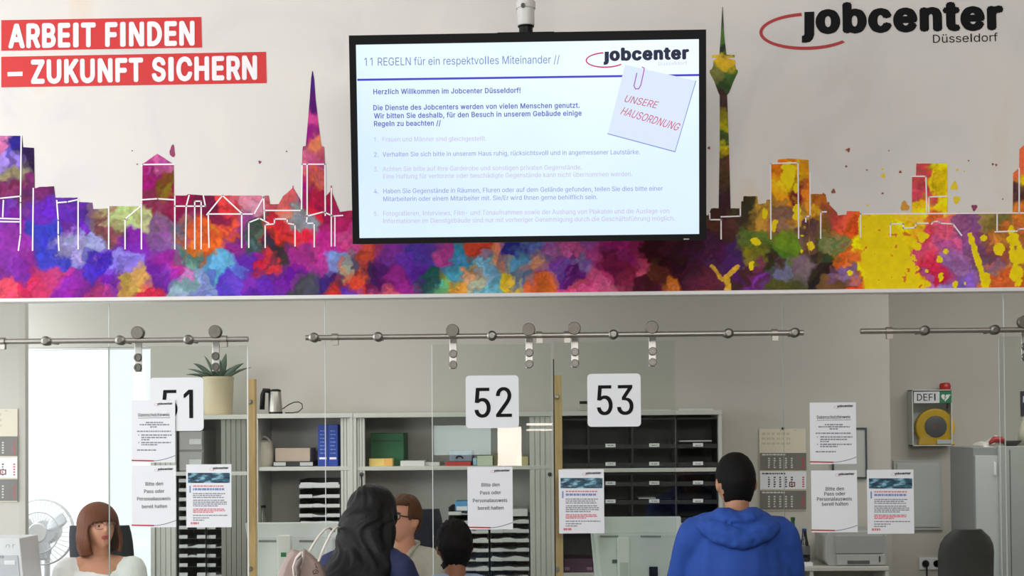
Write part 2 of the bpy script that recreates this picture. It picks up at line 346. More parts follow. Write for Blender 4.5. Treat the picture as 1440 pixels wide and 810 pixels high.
p424|53 -143 53 379 112 379 112 319 118 319 137 346 152 360 171 373 197 381 229 384 274 378 313 361 345 332 370 293 385 245 390 189 385 133 370 84 346 45 313 16 274 -2 229 -8 198 -5 173 4 153 17 138 31 118 59 114 59 114 -143|220 47 242 49 262 55 279 66 294 80 306 97 316 117 323 139 327 163 328 189 327 215 323 239 316 261 307 281 295 298 280 311 262 322 243 328 220 330 198 328 178 322 161 312 147 299 134 282 125 263 118 241 114 216 113 189 114 162 118 138 125 115 135 95 147 78 162 65 179 55 198 49
q424|372 -143 311 -143 311 59 306 59 287 31 272 17 252 4 227 -5 195 -8 151 -2 111 16 79 45 55 84 39 133 34 189 39 245 55 293 79 332 112 361 151 378 196 384 228 381 253 373 272 360 287 346 307 319 313 319 313 379 372 379|205 47 226 49 246 55 263 65 278 78 290 95 299 115 306 138 310 162 312 189 310 216 306 241 300 263 290 282 278 299 263 312 246 322 227 328 205 330 182 328 162 322 145 311 130 298 118 281 108 261 102 239 98 215 96 189 98 163 102 139 109 117 118 97 130 80 145 66 162 55 182 49
r259|53 0 53 379 112 379 112 321 115 321 130 347 152 367 181 380 213 385 229 384 243 384 243 322 230 324 207 326 182 323 159 315 140 301 126 284 117 262 114 237 114 0
s365|182 -8 145 -5 112 3 84 18 62 38 45 63 36 94 94 107 105 79 124 60 150 49 181 45 217 50 244 62 262 81 268 103 265 121 254 136 237 147 212 155 149 170 104 186 72 208 53 237 47 274 51 305 65 332 87 354 115 370 149 381 187 384 223 381 254 372 279 358 299 339 314 316 324 290 268 277 258 298 243 316 219 328 187 333 156 329 131 317 114 299 109 277 112 258 124 243 144 232 172 223 229 209 275 194 306 171 325 142 331 107 326 75 312 47 290 24 260 6 223 -5
t227|204 379 204 327 6 327 6 379|65 471 126 471 126 98 127 83 130 70 136 61 144 55 156 51 170 50 185 51 202 54 213 2 192 -3 168 -4 138 -1 113 7 92 21 77 41 68 64 65 93
u410|182 -5 146 -1 115 11 89 31 69 59 57 95 53 139 53 379 114 379 114 144 119 105 137 75 164 56 200 50 226 53 249 62 268 77 283 97 293 122 296 153 296 379 357 379 357 0 298 0 298 73 286 47 257 17 222 0
v389|163 0 17 379 84 379 165 155 187 87 195 59 203 87 224 155 305 379 371 379 226 0
w567|138 0 23 379 87 379 133 214 154 137 170 64 186 135 206 214 252 379 316 379 362 214 382 136 397 66 413 135 434 214 480 379 545 379 429 0 368 0 319 172 305 225 291 280 284 309 277 280 263 225 248 172 199 0
x379|21 0 155 195 29 379 100 379 147 306 179 253 191 233 202 253 233 306 282 379 352 379 224 192 358 0 287 0 231 85 200 136 189 155 178 136 148 85 91 0
y389|47 -139 61 -86 71 -87 104 -89 118 -84 130 -74 141 -58 151 -36 163 -1 17 379 84 379 165 155 187 87 195 60 202 87 224 155 305 379 371 379 204 -58 191 -85 177 -107 159 -124 139 -136 117 -143 91 -145 65 -143
z380|42 0 42 46 254 320 254 323 48 323 48 379 333 379 333 331 126 60 126 56 339 56 339 0
ä389|160 -9 126 -5 94 5 68 22 48 45 35 73 30 108 34 138 43 161 58 179 78 193 100 203 125 211 178 220 234 227 265 235 276 255 273 279 267 297 256 311 240 322 220 329 196 331 171 329 149 322 118 301 100 274 41 291 57 322 79 346 104 364 133 375 163 382 194 384 239 379 263 372 286 360 306 343 322 320 333 290 337 251 337 0 277 0 277 52 272 52 252 25 236 12 215 1 190 -6|170 45 202 49 228 59 248 74 263 93 272 115 276 138 276 190 259 182 231 176 200 171 175 168 134 159 117 150 103 139 95 124 92 105 94 87 102 72 114 61 130 52 149 47|261 443 251 444 241 448 233 455 226 463 222 472 221 483 222 494 226 503 233 512 241 518 251 522 261 523 272 522 281 518 290 512 296 503 300 494 301 483 300 472 296 463 290 455 281 448 272 444|117 443 107 444 97 448 89 455 82 463 78 472 77 483 78 494 82 503 89 512 97 518 107 522 117 523 128 522 138 518 146 512 152 503 156 494 158 483 156 472 152 463 146 455 138 448 128 444
ö415|207 -8 174 -5 144 3 117 16 93 35 72 58 56 85 44 116 37 150 34 187 37 225 44 260 56 291 72 318 93 341 117 360 144 374 174 382 207 384 241 382 271 374 299 360 323 341 343 318 359 291 371 260 379 225 381 187 379 150 371 116 359 85 343 58 323 35 299 16 271 3 241 -5|207 46 231 49 252 55 270 66 285 80 298 97 307 117 314 139 318 163 319 187 318 212 314 236 307 258 298 278 285 296 270 310 252 321 231 328 207 330 184 328 163 321 145 310 130 296 118 278 108 258 102 236 98 212 96 187 98 163 102 139 108 117 118 97 130 80 145 66 163 55 184 49|279 443 269 444 259 448 251 455 244 463 240 472 239 483 240 494 244 503 251 512 259 518 269 522 279 523 290 522 299 518 308 512 314 503 318 494 320 483 318 472 314 463 308 455 299 448 290 444|136 443 125 444 115 448 107 455 100 463 96 472 95 483 96 494 100 503 107 512 115 518 125 522 136 523 146 522 156 518 164 512 171 503 175 494 176 483 175 472 171 463 164 455 156 448 146 444
ü410|182 -5 146 -1 115 11 89 31 69 59 57 95 53 139 53 379 114 379 114 144 119 105 137 75 164 56 200 50 226 53 249 62 268 77 283 97 293 122 296 153 296 379 357 379 357 0 298 0 298 73 286 47 257 17 222 0|277 443 266 444 257 448 248 455 242 463 238 472 236 483 238 494 242 503 248 512 257 518 266 522 277 523 287 522 297 518 305 512 312 503 316 494 317 483 316 472 312 463 305 455 297 448 287 444|133 443 123 444 113 448 104 455 98 463 94 472 93 483 94 494 98 503 104 512 113 518 123 522 133 523 144 522 153 518 162 512 168 503 172 494 173 483 172 472 168 463 162 455 153 448 144 444
ß441|122 362 122 0 60 0 60 362 70 429 99 477 143 506 197 516 229 512 260 503 289 486 312 463 327 432 332 393 330 370 325 351 309 322 292 299 285 272 288 256 297 241 327 215 362 188 378 171 391 152 400 129 403 100 399 69 386 42 366 21 340 6 307 -4 269 -7 237 -5 207 1 182 10 164 20 187 74 217 58 238 52 265 50 297 53 321 64 337 81 342 104 339 123 330 139 300 167 264 194 248 209 235 227 226 247 223 272 224 291 230 306 247 329 264 353 270 368 272 388 266 420 250 442 226 455 197 459 164 453 141 435 127 405
0453|227 -7 191 -3 158 7 130 24 105 48 85 77 69 113 57 155 50 202 48 254 50 306 57 353 69 395 85 431 106 461 130 484 159 502 191 512 227 516 262 512 295 502 323 484 348 461 368 431 384 395 396 353 403 306 405 254 403 202 396 155 384 113 368 77 348 48 323 24 295 7 263 -3|227 50 250 52 271 60 290 74 306 92 320 116 330 144 338 176 342 213 344 254 342 295 338 332 330 365 320 393 306 416 290 435 271 449 250 457 227 460 203 457 182 449 163 435 147 416 134 393 123 365 115 332 111 295 109 254 111 213 115 176 123 144 134 116 147 92 163 74 182 60 203 52
1453|76 0 76 55 391 55 391 0|276 509 276 0 212 0 212 448 209 448 86 358 86 427 198 509
2453|64 0 64 47 234 229 282 282 299 305 311 327 318 348 320 371 317 397 308 419 293 436 273 449 250 457 224 460 196 457 172 447 153 433 139 413 130 390 127 362 66 362 71 405 86 442 111 473 143 496 182 511 225 516 268 511 306 497 337 474 361 445 376 411 381 372 378 345 371 318 357 290 336 259 306 223 267 180 153 60 153 57 389 57 389 0
3453|218 -7 173 -3 133 10 98 30 70 57 52 91 44 132 109 132 115 107 126 87 144 71 165 59 191 52 219 50 248 53 275 61 297 74 315 93 325 116 329 145 326 172 316 196 299 217 275 234 242 244 201 248 157 248 157 299 288 448 288 452 70 452 70 509 372 509 372 461 221 289 264 288 308 276 344 253 371 222 387 186 393 145 387 103 370 66 344 36 309 12 266 -2
4453|40 105 40 158 247 509 311 509 109 166 109 163 413 163 413 105|282 0 282 121 282 146 282 318 343 318 343 0
5453|221 -7 178 -2 140 11 108 32 83 60 66 93 60 130 122 130 127 108 138 89 154 73 173 60 196 52 221 50 250 53 276 64 298 82 314 104 324 131 328 162 324 193 314 221 297 244 275 262 248 273 218 277 192 275 167 268 145 258 128 246 67 253 96 509 366 509 366 452 151 452 134 301 155 315 178 325 203 331 229 334 263 330 294 321 321 306 345 285 364 260 379 231 388 199 391 163 385 117 369 76 343 41 309 15 268 -1
6453|226 -7 182 -1 142 15 109 40 84 74 69 115 64 162 68 199 80 239 102 285 137 340 252 509 322 509 151 261 145 261 165 288 196 307 214 312 235 314 278 309 316 295 346 271 370 240 384 201 389 157 384 112 368 73 343 39 310 14 271 -2|226 48 245 50 263 55 279 63 293 73 304 86 314 101 322 119 326 137 327 157 326 178 322 196 314 213 304 228 293 241 279 251 263 259 245 264 226 265 207 264 190 259 174 252 160 241 148 229 138 214 131 197 126 179 125 158 126 138 131 119 138 102 148 86 160 73 174 63 190 55 207 50
7453|97 0 323 448 323 452 62 452 62 509 391 509 391 449 165 0
8453|226 -7 178 -2 136 11 101 33 74 62 57 96 52 135 55 166 65 195 81 220 101 241 125 256 153 265 119 282 93 308 76 342 70 380 75 417 90 450 114 477 146 498 184 511 226 516 269 511 306 498 337 477 361 450 377 417 382 380 376 342 359 308 333 282 300 267 327 256 351 241 372 220 387 195 397 166 401 135 395 96 378 62 352 33 317 11 275 -2|226 49 248 50 267 54 285 60 300 69 313 79 323 91 331 106 335 121 337 139 335 157 330 173 322 189 312 202 298 213 283 223 265 230 247 234 226 235 206 234 187 230 169 223 154 213 140 202 130 189 122 173 117 157 115 139 117 121 121 106 129 91 139 79 152 69 167 60 185 54 205 50|226 290 244 291 260 294 274 300 287 308 298 318 307 330 314 344 318 359 319 376 318 392 314 407 308 420 299 432 288 442 275 449 260 455 244 459 226 460 208 459 192 455 177 449 164 442 153 432 145 420 138 407 134 392 133 376 134 359 138 344 145 330 154 318 165 308 178 300 193 294 209 291
9453|226 516 271 510 310 494 343 468 368 434 384 393 389 347 385 309 373 270 350 224 315 168 200 0 130 0 301 248 307 248 287 221 257 202 238 196 218 195 175 199 137 214 106 237 83 269 68 307 64 352 69 397 85 436 110 469 143 494 182 510|226 460 207 459 190 454 174 446 160 435 148 423 138 407 131 390 127 372 125 352 127 331 131 313 138 295 148 280 160 268 174 257 190 250 207 245 226 243 245 245 263 249 279 257 293 267 305 280 314 295 322 312 326 330 327 350 326 371 322 390 314 407 305 422 293 435 279 446 263 454 245 459
.188|95 -4 83 -3 73 1 63 9 55 18 51 29 50 41 51 53 55 64 63 73 73 81 83 85 95 87 107 85 118 81 128 73 135 64 140 53 141 41 140 29 135 18 128 9 118 1 107 -3
,188|38 -119 68 71 137 71 84 -119
:188|95 -4 83 -3 73 1 63 9 55 18 51 29 50 41 51 53 55 64 63 73 73 81 83 85 95 87 107 85 118 81 128 73 135 64 140 53 141 41 140 29 135 18 128 9 118 1 107 -3|95 271 83 272 73 277 63 284 55 294 51 304 50 316 51 328 55 339 63 349 73 356 83 360 95 362 107 360 118 356 128 349 135 339 140 328 141 316 140 304 135 294 128 284 118 277 107 272
;188|38 -119 68 71 137 71 84 -119|103 271 92 272 81 277 71 284 64 294 59 304 58 316 59 328 64 339 71 349 81 356 92 360 103 362 116 360 126 356 136 349 143 339 148 328 149 316 148 304 143 294 136 284 126 277 116 272
!196|67 160 63 509 132 509 128 160|98 -4 86 -3 75 1 66 9 58 18 54 29 52 41 54 53 58 64 66 73 75 80 86 85 98 86 110 85 121 80 130 73 138 64 142 53 143 41 142 29 138 18 130 9 121 1 110 -3
/249|235 533 71 -76 14 -76 178 533
-453|337 244 337 188 114 188 114 244
–350|350 244 350 188 0 188 0 244
(273|89 207 90 244 94 283 101 324 109 364 119 403 132 441 145 477 160 510 177 539 236 539 219 503 204 466 191 428 179 390 169 351 161 313 156 276 152 241 151 207 152 176 155 145 160 115 167 83 177 50 188 16 202 -19 218 -57 236 -96 177 -96 150 -46 128 4 111 55 99 106 92 156
)273|37 -96 56 -56 72 -18 86 18 97 52 106 85 113 116 118 147 121 177 122 207 121 241 117 276 112 313 104 351 94 390 82 428 69 466 54 503 37 539 97 539 113 510 128 477 142 441 154 403 164 364 173 323 179 283 183 244 184 207 182 156 174 104 161 53 144 3 123 -47 97 -96
•389|194 93 175 94 156 99 139 107 124 118 111 131 100 147 92 164 87 182 85 202 87 221 92 240 100 257 111 272 124 285 139 296 156 305 175 309 194 311 214 309 232 305 249 296 265 285 278 272 289 257 297 240 302 221 304 202 302 182 297 164 289 147 278 131 265 118 249 107 232 99 214 94
 188"""
_tc = {}
_gl = {}
for _l in GLYPHS.split('\n'):
    _c, _rest = _l[0], _l[1:].split('|')
    _gl[_c] = (int(_rest[0]) / 1000.0, [[float(x) / 1000.0 for x in q.split()] for q in _rest[1:]])
_gl['1'] = (_gl['1'][0], _gl['1'][1][1:])
def _inside(p, L):
    c = False; n = len(L)
    for i in range(n):
        (x0, y0), (x1, y1) = L[i], L[(i + 1) % n]
        if (y0 > p[1]) != (y1 > p[1]) and p[0] < (x1 - x0) * (p[1] - y0) / (y1 - y0) + x0: c = not c
    return c
def _layers(loops):
    """every stroke of a letter with its own holes, so that crossing strokes stay filled"""
    P = [[(q[2 * i], q[2 * i + 1]) for i in range(len(q) // 2)] for q in loops]
    ar = [sum(L[i][0] * L[(i + 1) % len(L)][1] - L[(i + 1) % len(L)][0] * L[i][1] for i in range(len(L))) for L in P]
    if not P: return []
    sg = max(ar, key=abs)
    sol = [k for k in range(len(P)) if ar[k] * sg > 0]
    lay = {k: [P[k]] for k in sol}
    for k in range(len(P)):
        if k in lay: continue
        c = [q for q in sol if _inside(P[k][0], P[q])]
        if c: lay[min(c, key=lambda q: abs(ar[q]))].append(P[k])
    return list(lay.values())
def text_mesh(s, bold):
    """outlines of a line of text -> flat filled mesh; bold thickens the strokes"""
    key = (s, bold)
    if key in _tc: return _tc[key]
    lays = {}
    x = 0.0
    for ch in s:
        w_, loops = _gl[ch]
        for k, grp in enumerate(_layers(loops)):
            for L in grp: lays.setdefault(k, []).append([(p[0] + x, p[1]) for p in L])
        x += w_ + bold * 1.2
    vs_, fs = [], []
    for k, grp in lays.items():
        cu = bpy.data.curves.new('lettering', 'CURVE')
        cu.dimensions = '2D'; cu.fill_mode = 'BOTH'
        for L in grp:
            sp = cu.splines.new('POLY'); sp.points.add(len(L) - 1); sp.use_cyclic_u = True
            for i, p in enumerate(L): sp.points[i].co = (p[0], p[1], 0, 1)
        o = bpy.data.objects.new('lettering', cu)
        COL.objects.link(o)
        dg = bpy.context.evaluated_depsgraph_get()
        me = bpy.data.meshes.new_from_object(o.evaluated_get(dg))
        b_ = len(vs_)
        vs_ += [(v.co.x, v.co.y, k * 5e-5) for v in me.vertices]; fs += [tuple(i + b_ for i in p.vertices) for p in me.polygons]
        bpy.data.objects.remove(o); bpy.data.curves.remove(cu); bpy.data.meshes.remove(me)
    if bold:
        v0_, f0_, n_ = vs_, fs, len(vs_)
        sh = [(-1, 0), (1, 0), (0, -0.7), (0, 0.7), (-0.7, -0.5), (0.7, -0.5), (-0.7, 0.5), (0.7, 0.5)] if bold > 0.02 else [(-1, 0), (1, 0)]
        vs_, fs = [], []
        for k_, (dx, dy) in enumerate(sh):
            vs_ += [(x + dx * bold, y + dy * bold, _z + k_ * 1.5e-4) for x, y, _z in v0_]
            fs += [tuple(i + k_ * n_ for i in f) for f in f0_]
    _tc[key] = (vs_, fs)
    return vs_, fs
_cap = None
def lettering(mb, pl, s, x0, y0, x1, y1, cap, bold=0.0, off=0.0008, slant=0.0):
    global _cap
    if _cap is None:
        vv, _ = text_mesh('H', 0.0); _cap = max(p[1] for p in vv)
    vv, ff = text_mesh(s, bold)
    a = min(p[0] for p in vv); b = max(p[0] for p in vv)
    p0 = Vector(pl.uv(x0, y0)); p1 = Vector(pl.uv(x1, y1))
    e = (p1 - p0); L = e.length; e /= L; nn = Vector((-e.y, e.x))
    px = (Vector(pl.uv(x0, y0 - 10)) - p0).length / 10
    h = cap * px / _cap
    out = []
    for x, y, z in vv:
        q = p0 + e * ((x - a) / (b - a) * L + y * h * slant) + nn * (y * h)
        out.append(pl.w(q.x, q.y, off + z))
    mb.add(out, ff)
    return mb
def uvs(pl, pts): return [pl.uv(*p) for p in pts]
def arc_pts(cx, cy, rx, ry, a0, a1, n=40, rot=0.0):
    o = []
    for i in range(n + 1):
        a = math.radians(a0 + (a1 - a0) * i / n)
        x, y = rx * math.cos(a), ry * math.sin(a)
        o.append((cx + x * math.cos(rot) - y * math.sin(rot), cy + x * math.sin(rot) + y * math.cos(rot)))
    return o
def swoosh(mb, pl, cx, cy, rx, ry, a0, a1, w_px, off, rot=0.0):
    a = uvs(pl, arc_pts(cx, cy, rx + w_px / 2, ry + w_px / 2, a0, a1, 40, rot))
    b = uvs(pl, arc_pts(cx, cy, rx - w_px / 2, ry - w_px / 2, a0, a1, 40, rot))
    for i in range(len(a) - 1):
        mb.prism([a[i], b[i], b[i + 1], a[i + 1]], pl, off - 0.0006, off)
    return mb

# ------------------------------------------------------------------ materials
MAT_FASCIA = M('printed_plaster', (222, 216, 212), 0.55, var=0.0)
def plaster_nodes(m):
    nt = m.node_tree; b = nt.nodes['Principled BSDF']
    tc = nt.nodes.new('ShaderNodeTexCoord')
    cols = [(0.0, (193, 186, 182)), (0.42, (217, 213, 210)), (0.6, (222, 217, 211)), (0.72, (222, 209, 196)), (1.0, (205, 188, 178))]
    n1 = nt.nodes.new('ShaderNodeTexNoise'); n1.inputs['Scale'].default_value = 1.7; n1.inputs['Detail'].default_value = 7; n1.inputs['Distortion'].default_value = 1.1
    cr = nt.nodes.new('ShaderNodeValToRGB')
    while len(cr.color_ramp.elements) < len(cols): cr.color_ramp.elements.new(0.5)
    for e, (p, c) in zip(cr.color_ramp.elements, cols):
        e.position = p; e.color = lin(c) + (1,)
    nt.links.new(tc.outputs['Object'], n1.inputs['Vector'])
    nt.links.new(n1.outputs['Fac'], cr.inputs[0])
    nt.links.new(cr.outputs[0], b.inputs['Base Color'])
plaster_nodes(MAT_FASCIA)
MAT_WALL = M('painted_wall', (190, 186, 178), 0.8, var=0.02, scale=3, bump=0.03)
MAT_WALL_W = M('painted_wall_pale', (205, 208, 208), 0.8, var=0.015, scale=3)
MAT_FLOOR = M('grey_vinyl', (120, 118, 112), 0.45, var=0.08, scale=6)
MAT_CEIL = M('ceiling_paint', (225, 224, 220), 0.85, var=0.02)
MAT_LIP = M('white_lacquer', (226, 222, 220), 0.4, var=0.02)
MAT_STEEL = M('brushed_steel', (168, 164, 156), 0.42, 1.0, var=0.1, scale=60, stretch=(1, 8, 8))
MAT_BLACK = M('black_plastic', (14, 14, 16), 0.5, var=0.1, spec=0.25)
MAT_WHITE = M('white_plastic', (226, 228, 228), 0.4, var=0.02)
MAT_INK = M('black_ink', (14, 14, 17), 0.7, var=0.02, spec=0.2)
MAT_RED = M('red_print', (206, 40, 42), 0.5, var=0.03)
MAT_REDLINE = M('dark_red_print', (176, 30, 34), 0.5, var=0.03)
MAT_WPRINT = M('white_print', (243, 236, 240), 0.5, var=0.01)
MAT_WOOD = M('light_oak', (226, 190, 132), 0.5, var=0.14, scale=9, stretch=(12, 12, 1))
MAT_GEDGE = M('glass_edge', (206, 216, 212), 0.15, var=0.05)
G_PANE = glass_mat('clear_glass', (0.985, 0.995, 0.988), 0.55)
G_DOOR = glass_mat('clear_door_glass', (0.955, 0.975, 0.96), 0.9)
G_WIN = glass_mat('window_glass', (0.98, 0.99, 0.99), 1.0)

# ------------------------------------------------------------------ setting
YF, YG, YD, YB, YR = 6.55, 6.64, 6.59, 9.2, 9.75       # fascia, fixed panes, doors, back wall, recess wall
XL, XRT = -7.0, 7.0
struct(MB().box(XL, -5, -0.1, XRT, 10.2, 0).build('floor', MAT_FLOOR))
struct(MB().box(XL, -5, 4.4, XRT, 6.9, 4.5).build('ceiling', MAT_CEIL))
struct(MB().box(XL, 6.9, 2.95, XRT, 10.2, 3.05).build('ceiling', MAT_CEIL))
struct(MB().box(XL, -5.1, 0, XRT, -5.0, 4.4).build('wall_rear', M('lobby_wall', (150, 148, 142), 0.8, var=0.03)))
struct(MB().box(XRT, -5, 0, XRT + 0.1, 10.2, 4.4).build('wall_right', MAT_WALL))
zf = at(720, 412, YF).z
fas = struct(MB().box(XL, YF, zf, XRT, YF + 0.07, 4.4).build('wall_front', MAT_FASCIA))
lip = R(0, 410, 1440, 418, YF)
struct(MB().box(XL, YF - 0.012, zf - 0.018, XRT, YF + 0.075, zf).build('trim_1', MAT_LIP, bevel=0.003))
# back wall with the window opening on the left
wx0, wx1 = at(-60, 600, YB).x, at(212, 600, YB).x
wz1 = at(120, 490, YB + 0.12).z; wz0 = 0.5
bw = MB()
xb = at(1252, 600, YB).x
bw.box(wx1, YB, 0, xb, YB + 0.25, 2.95)
bw.box(wx0, YB + 0.02, wz1, wx1, YB + 0.25, 2.95)
bw.box(wx0, YB, 0, wx1, YB + 0.25, wz0)
bw.box(XL, YB, 0, wx0, YB + 0.25, 2.95)
struct(bw.build('wall_back', MAT_WALL, fix=False))
struct(MB().box(xb - 0.2, YR, 0, XRT, YR + 0.2, 2.95).build('wall_back_recess', MAT_WALL))
struct(MB().box(xb - 0.25, YB + 0.25, 0, xb - 0.05, YR, 2.95).build('wall_recess_side', MAT_WALL))
YPL = 8.2
px1 = at(36, 600, YPL).x
struct(MB().box(XL, YPL, 0, px1, YPL + 0.05, 2.95).build('wall_left', MAT_WALL, bevel=0.004))
# window: white frame and pane
wf = MB()
t = 0.012
wy = YB + 0.03
wf.box(wx0, wy, wz0, wx0 + t, wy + 0.06, wz1); wf.box(wx1 - t, wy, wz0, wx1, wy + 0.06, wz1)
wf.box(wx0, wy, wz0, wx1, wy + 0.06, wz0 + t); wf.box(wx0, wy, wz1 - t, wx1, wy + 0.06, wz1)
win = struct(MB().box(wx0 + t, wy + 0.025, wz0 + t, wx1 - t, wy + 0.031, wz1 - t).build('window_1', G_WIN))
wf.build('window_frame', MAT_WHITE, win, bevel=0.004)
# bright street windows in the lobby's rear wall (they mirror in the glass)
def lobby_window(n, p0, y0, p1, y1, rgb, s_):
    YM = 2 * 6.6 + 4.97
    q0, q1 = at(p0, y1, YM), at(p1, y0, YM)
    m = bpy.data.materials.new('daylit_pane'); m.use_nodes = True
    b = m.node_tree.nodes['Principled BSDF']; b.inputs['Base Color'].default_value = (0.05, 0.05, 0.05, 1)
    b.inputs['Emission Color'].default_value = lin(rgb) + (1,); b.inputs['Emission Strength'].default_value = s_
    o = struct(MB().box(q0.x, -4.985, q0.z, q1.x, -4.97, q1.z).build('window_%d' % n, m))
    t = 0.03; f = MB(); f.box(q0.x - t, -4.999, q0.z - t, q0.x, -4.96, q1.z + t); f.box(q1.x, -4.999, q0.z - t, q1.x + t, -4.96, q1.z + t); f.box(q0.x, -4.999, q0.z - t, q1.x, -4.96, q0.z); f.box(q0.x, -4.999, q1.z, q1.x, -4.96, q1.z + t)
    f.build('window_frame', M('lobby_frame', (120, 118, 114), 0.5), o)
lobby_window(7, 700, 600, 733, 655, (255, 236, 224), 14)
lobby_window(8, 610, 598, 690, 640, (226, 240, 240), 5)
lobby_window(9, 740, 595, 777, 598.5, (255, 232, 222), 12)
lobby_window(10, 740, 603, 777, 606, (255, 232, 222), 10)
# ------------------------------------------------------------------ counter
ctr = thing('service_counter', (0, 6.6, 0), 'long pale service counter under the glass screen', 'counter')
MB().box(-3.6, 6.3, 0.70, 3.6, 7.25, 0.74).build('worktop', M('pale_laminate', (206, 204, 198), 0.4, var=0.02), ctr, bevel=0.004)
MB().box(-3.6, 6.42, 0, 3.6, 6.45, 0.70).build('front_panel', M('counter_panel', (190, 188, 182), 0.5, var=0.02), ctr)
for x in (-3.55, -1.2, 1.2, 3.5): MB().box(x, 6.45, 0, x + 0.03, 7.2, 0.70).build('side_panel', MAT_WHITE, ctr)
# ------------------------------------------------------------------ mural on the fascia
PM = PY(YF)
CTRL = """
5 200 215 130 180;20 222 150 130 220;28 203 50 40 130;39 225 45 25 70;45 270 115 50 100;10 268 130 50 100;20 250 150 140 110;15 300 120 50 170;30 345 165 60 180;62 300 110 50 180;60 342 70 70 200;75 362 75 75 200
20 382 150 60 180;5 415 245 90 115;38 402 220 60 115;68 388 205 70 130;100 300 100 50 170;120 322 105 45 180;105 345 170 160 220;132 338 165 165 215;150 322 130 80 90;170 305 190 200 140;200 300 200 205 140;180 342 130 50 180
175 372 150 130 225;135 372 80 50 180;100 402 150 50 170;160 398 120 40 180;190 396 195 155 90;225 392 120 50 170;215 415 210 50 80;150 415 190 70 150;240 377 190 60 150;222 232 220 110 170;212 250 150 30 110;230 270 120 85 40
212 285 130 50 80;222 312 130 90 130;230 337 150 100 160;255 322 120 100 120;252 290 150 30 80;270 332 220 100 60;292 330 235 110 50;312 322 225 95 60;300 300 130 35 70;332 285 210 70 70;355 290 215 140 160;345 312 160 80 150
265 355 230 120 50;258 367 100 140 140;280 350 235 115 50;330 347 140 50 140;345 347 80 100 100;360 332 70 90 80;310 380 100 170 210;322 397 100 70 190;260 402 140 170 180;282 412 130 140 200;345 372 110 50 180;370 372 210 50 80
392 340 220 60 50;405 328 200 50 60;385 357 60 50 60;400 392 120 40 160;372 412 110 50 180;430 402 80 80 90;420 362 180 60 150;440 372 190 70 160;455 350 200 50 150;472 372 140 160 220;460 402 70 40 120;478 412 200 60 60
400 290 220 110 110;415 303 150 150 150;440 120 80 35 120;440 150 90 30 110;440 170 210 80 150;438 190 150 40 130;446 207 230 130 100;430 222 215 110 150;450 235 200 90 140;446 252 220 110 80;434 268 160 30 110;446 282 170 30 70;466 292 160 40 90
487 345 210 80 150;490 377 150 150 150;500 396 220 80 60;490 412 110 60 180;520 362 190 80 60;530 386 70 30 90;545 362 130 60 150;560 396 150 50 140;576 376 110 60 180;545 412 220 100 120;600 360 90 70 160;620 357 190 80 150
610 396 50 90 90;628 402 120 190 130;640 380 90 170 200;645 406 230 160 70;660 360 80 150 190;672 346 210 80 60;665 386 240 180 140;685 372 140 190 220;690 402 130 200 220;700 356 240 150 110;720 352 60 60 150;732 366 110 170 210
715 402 230 190 60;736 390 130 140 170;750 347 110 130 190;756 366 230 160 130;760 402 230 110 70;776 352 180 110 170;790 372 140 90 180;800 346 210 100 160;806 376 100 40 120;816 364 150 120 180;836 356 190 80 150;840 396 225 100 150
820 407 220 90 140;860 372 130 40 80;876 350 170 50 120;880 392 150 50 80;900 376 200 80 120;906 402 80 25 45;920 350 60 20 30;930 386 90 40 40;950 362 50 20 30;950 406 190 110 50;975 372 75 25 50;986 396 100 40 60
1002 352 70 35 60;975 350 60 25 50;1015 312 70 40 40;1030 362 80 40 100;1050 300 60 55 40;1070 302 190 150 60;1065 342 100 110 50;1058 357 130 120 40;1080 362 60 50 30;1100 347 100 130 40;1090 382 110 110 140;1060 402 110 50 130
1100 402 80 80 40;1050 386 70 40 40;1090 240 220 130 30;1105 252 235 190 30;1115 272 115 40 50;1094 270 225 150 40;1130 240 225 150 40;1128 272 220 130 40;1100 302 130 95 80;1120 302 190 150 60;1142 292 220 170 50;1152 286 170 100 40
1130 332 110 80 70;1130 372 130 110 115;1150 362 70 60 40;1156 382 50 40 30;1165 322 120 100 50;1180 342 120 130 80;1180 320 220 90 70;1200 322 225 90 40;1200 362 220 110 50;1190 392 140 110 150;1180 407 110 80 50;1202 407 220 80 40
1225 322 245 215 20;1240 352 245 215 20;1225 392 245 215 20;1260 342 245 215 20;1262 390 245 215 20;1278 402 245 205 20;1250 412 245 215 20;1217 352 245 210 20;1245 372 245 215 20;1222 326 225 150 40;1290 312 235 190 60;1302 332 205 70 90
1312 352 215 90 120;1330 342 180 90 150;1340 372 160 110 170;1312 382 200 50 80;1346 402 130 100 180;1322 397 160 130 200;1370 347 130 80 120;1386 382 130 100 110;1390 352 150 90 70;1400 396 210 110 60;1412 342 190 130 60;1425 357 170 110 70
1420 397 220 110 60;1408 312 130 110 60;1425 312 190 110 60;1330 315 205 90 120;1360 320 150 90 140;1296 240 215 90 90;1320 245 240 205 30;1288 272 215 80 100;1297 287 235 190 30;1325 282 240 205 30;1315 296 225 110 60;1428 242 215 110 70
1427 272 90 60 60;1437 250 240 205 30;1017 20 70 80 60;1016 50 80 110 60;1018 70 40 60 50;1018 80 220 180 60;1016 92 200 170 50;1024 102 70 100 50;1010 105 120 120 70;1018 120 60 80 45;1017 140 70 50 50;1018 160 130 120 40;1018 175 170 160 30;1018 190 70 90 40;1018 215 180 160 30;1019 240 90 60 45;1019 265 70 50 45
"""
ctl = np.array([[float(x) for x in e.split()] for l in CTRL.strip().split('\n') for e in l.split(';')], dtype=np.float32)
rng = np.random.RandomState(5)
_lat = rng.rand(256, 256).astype(np.float32)
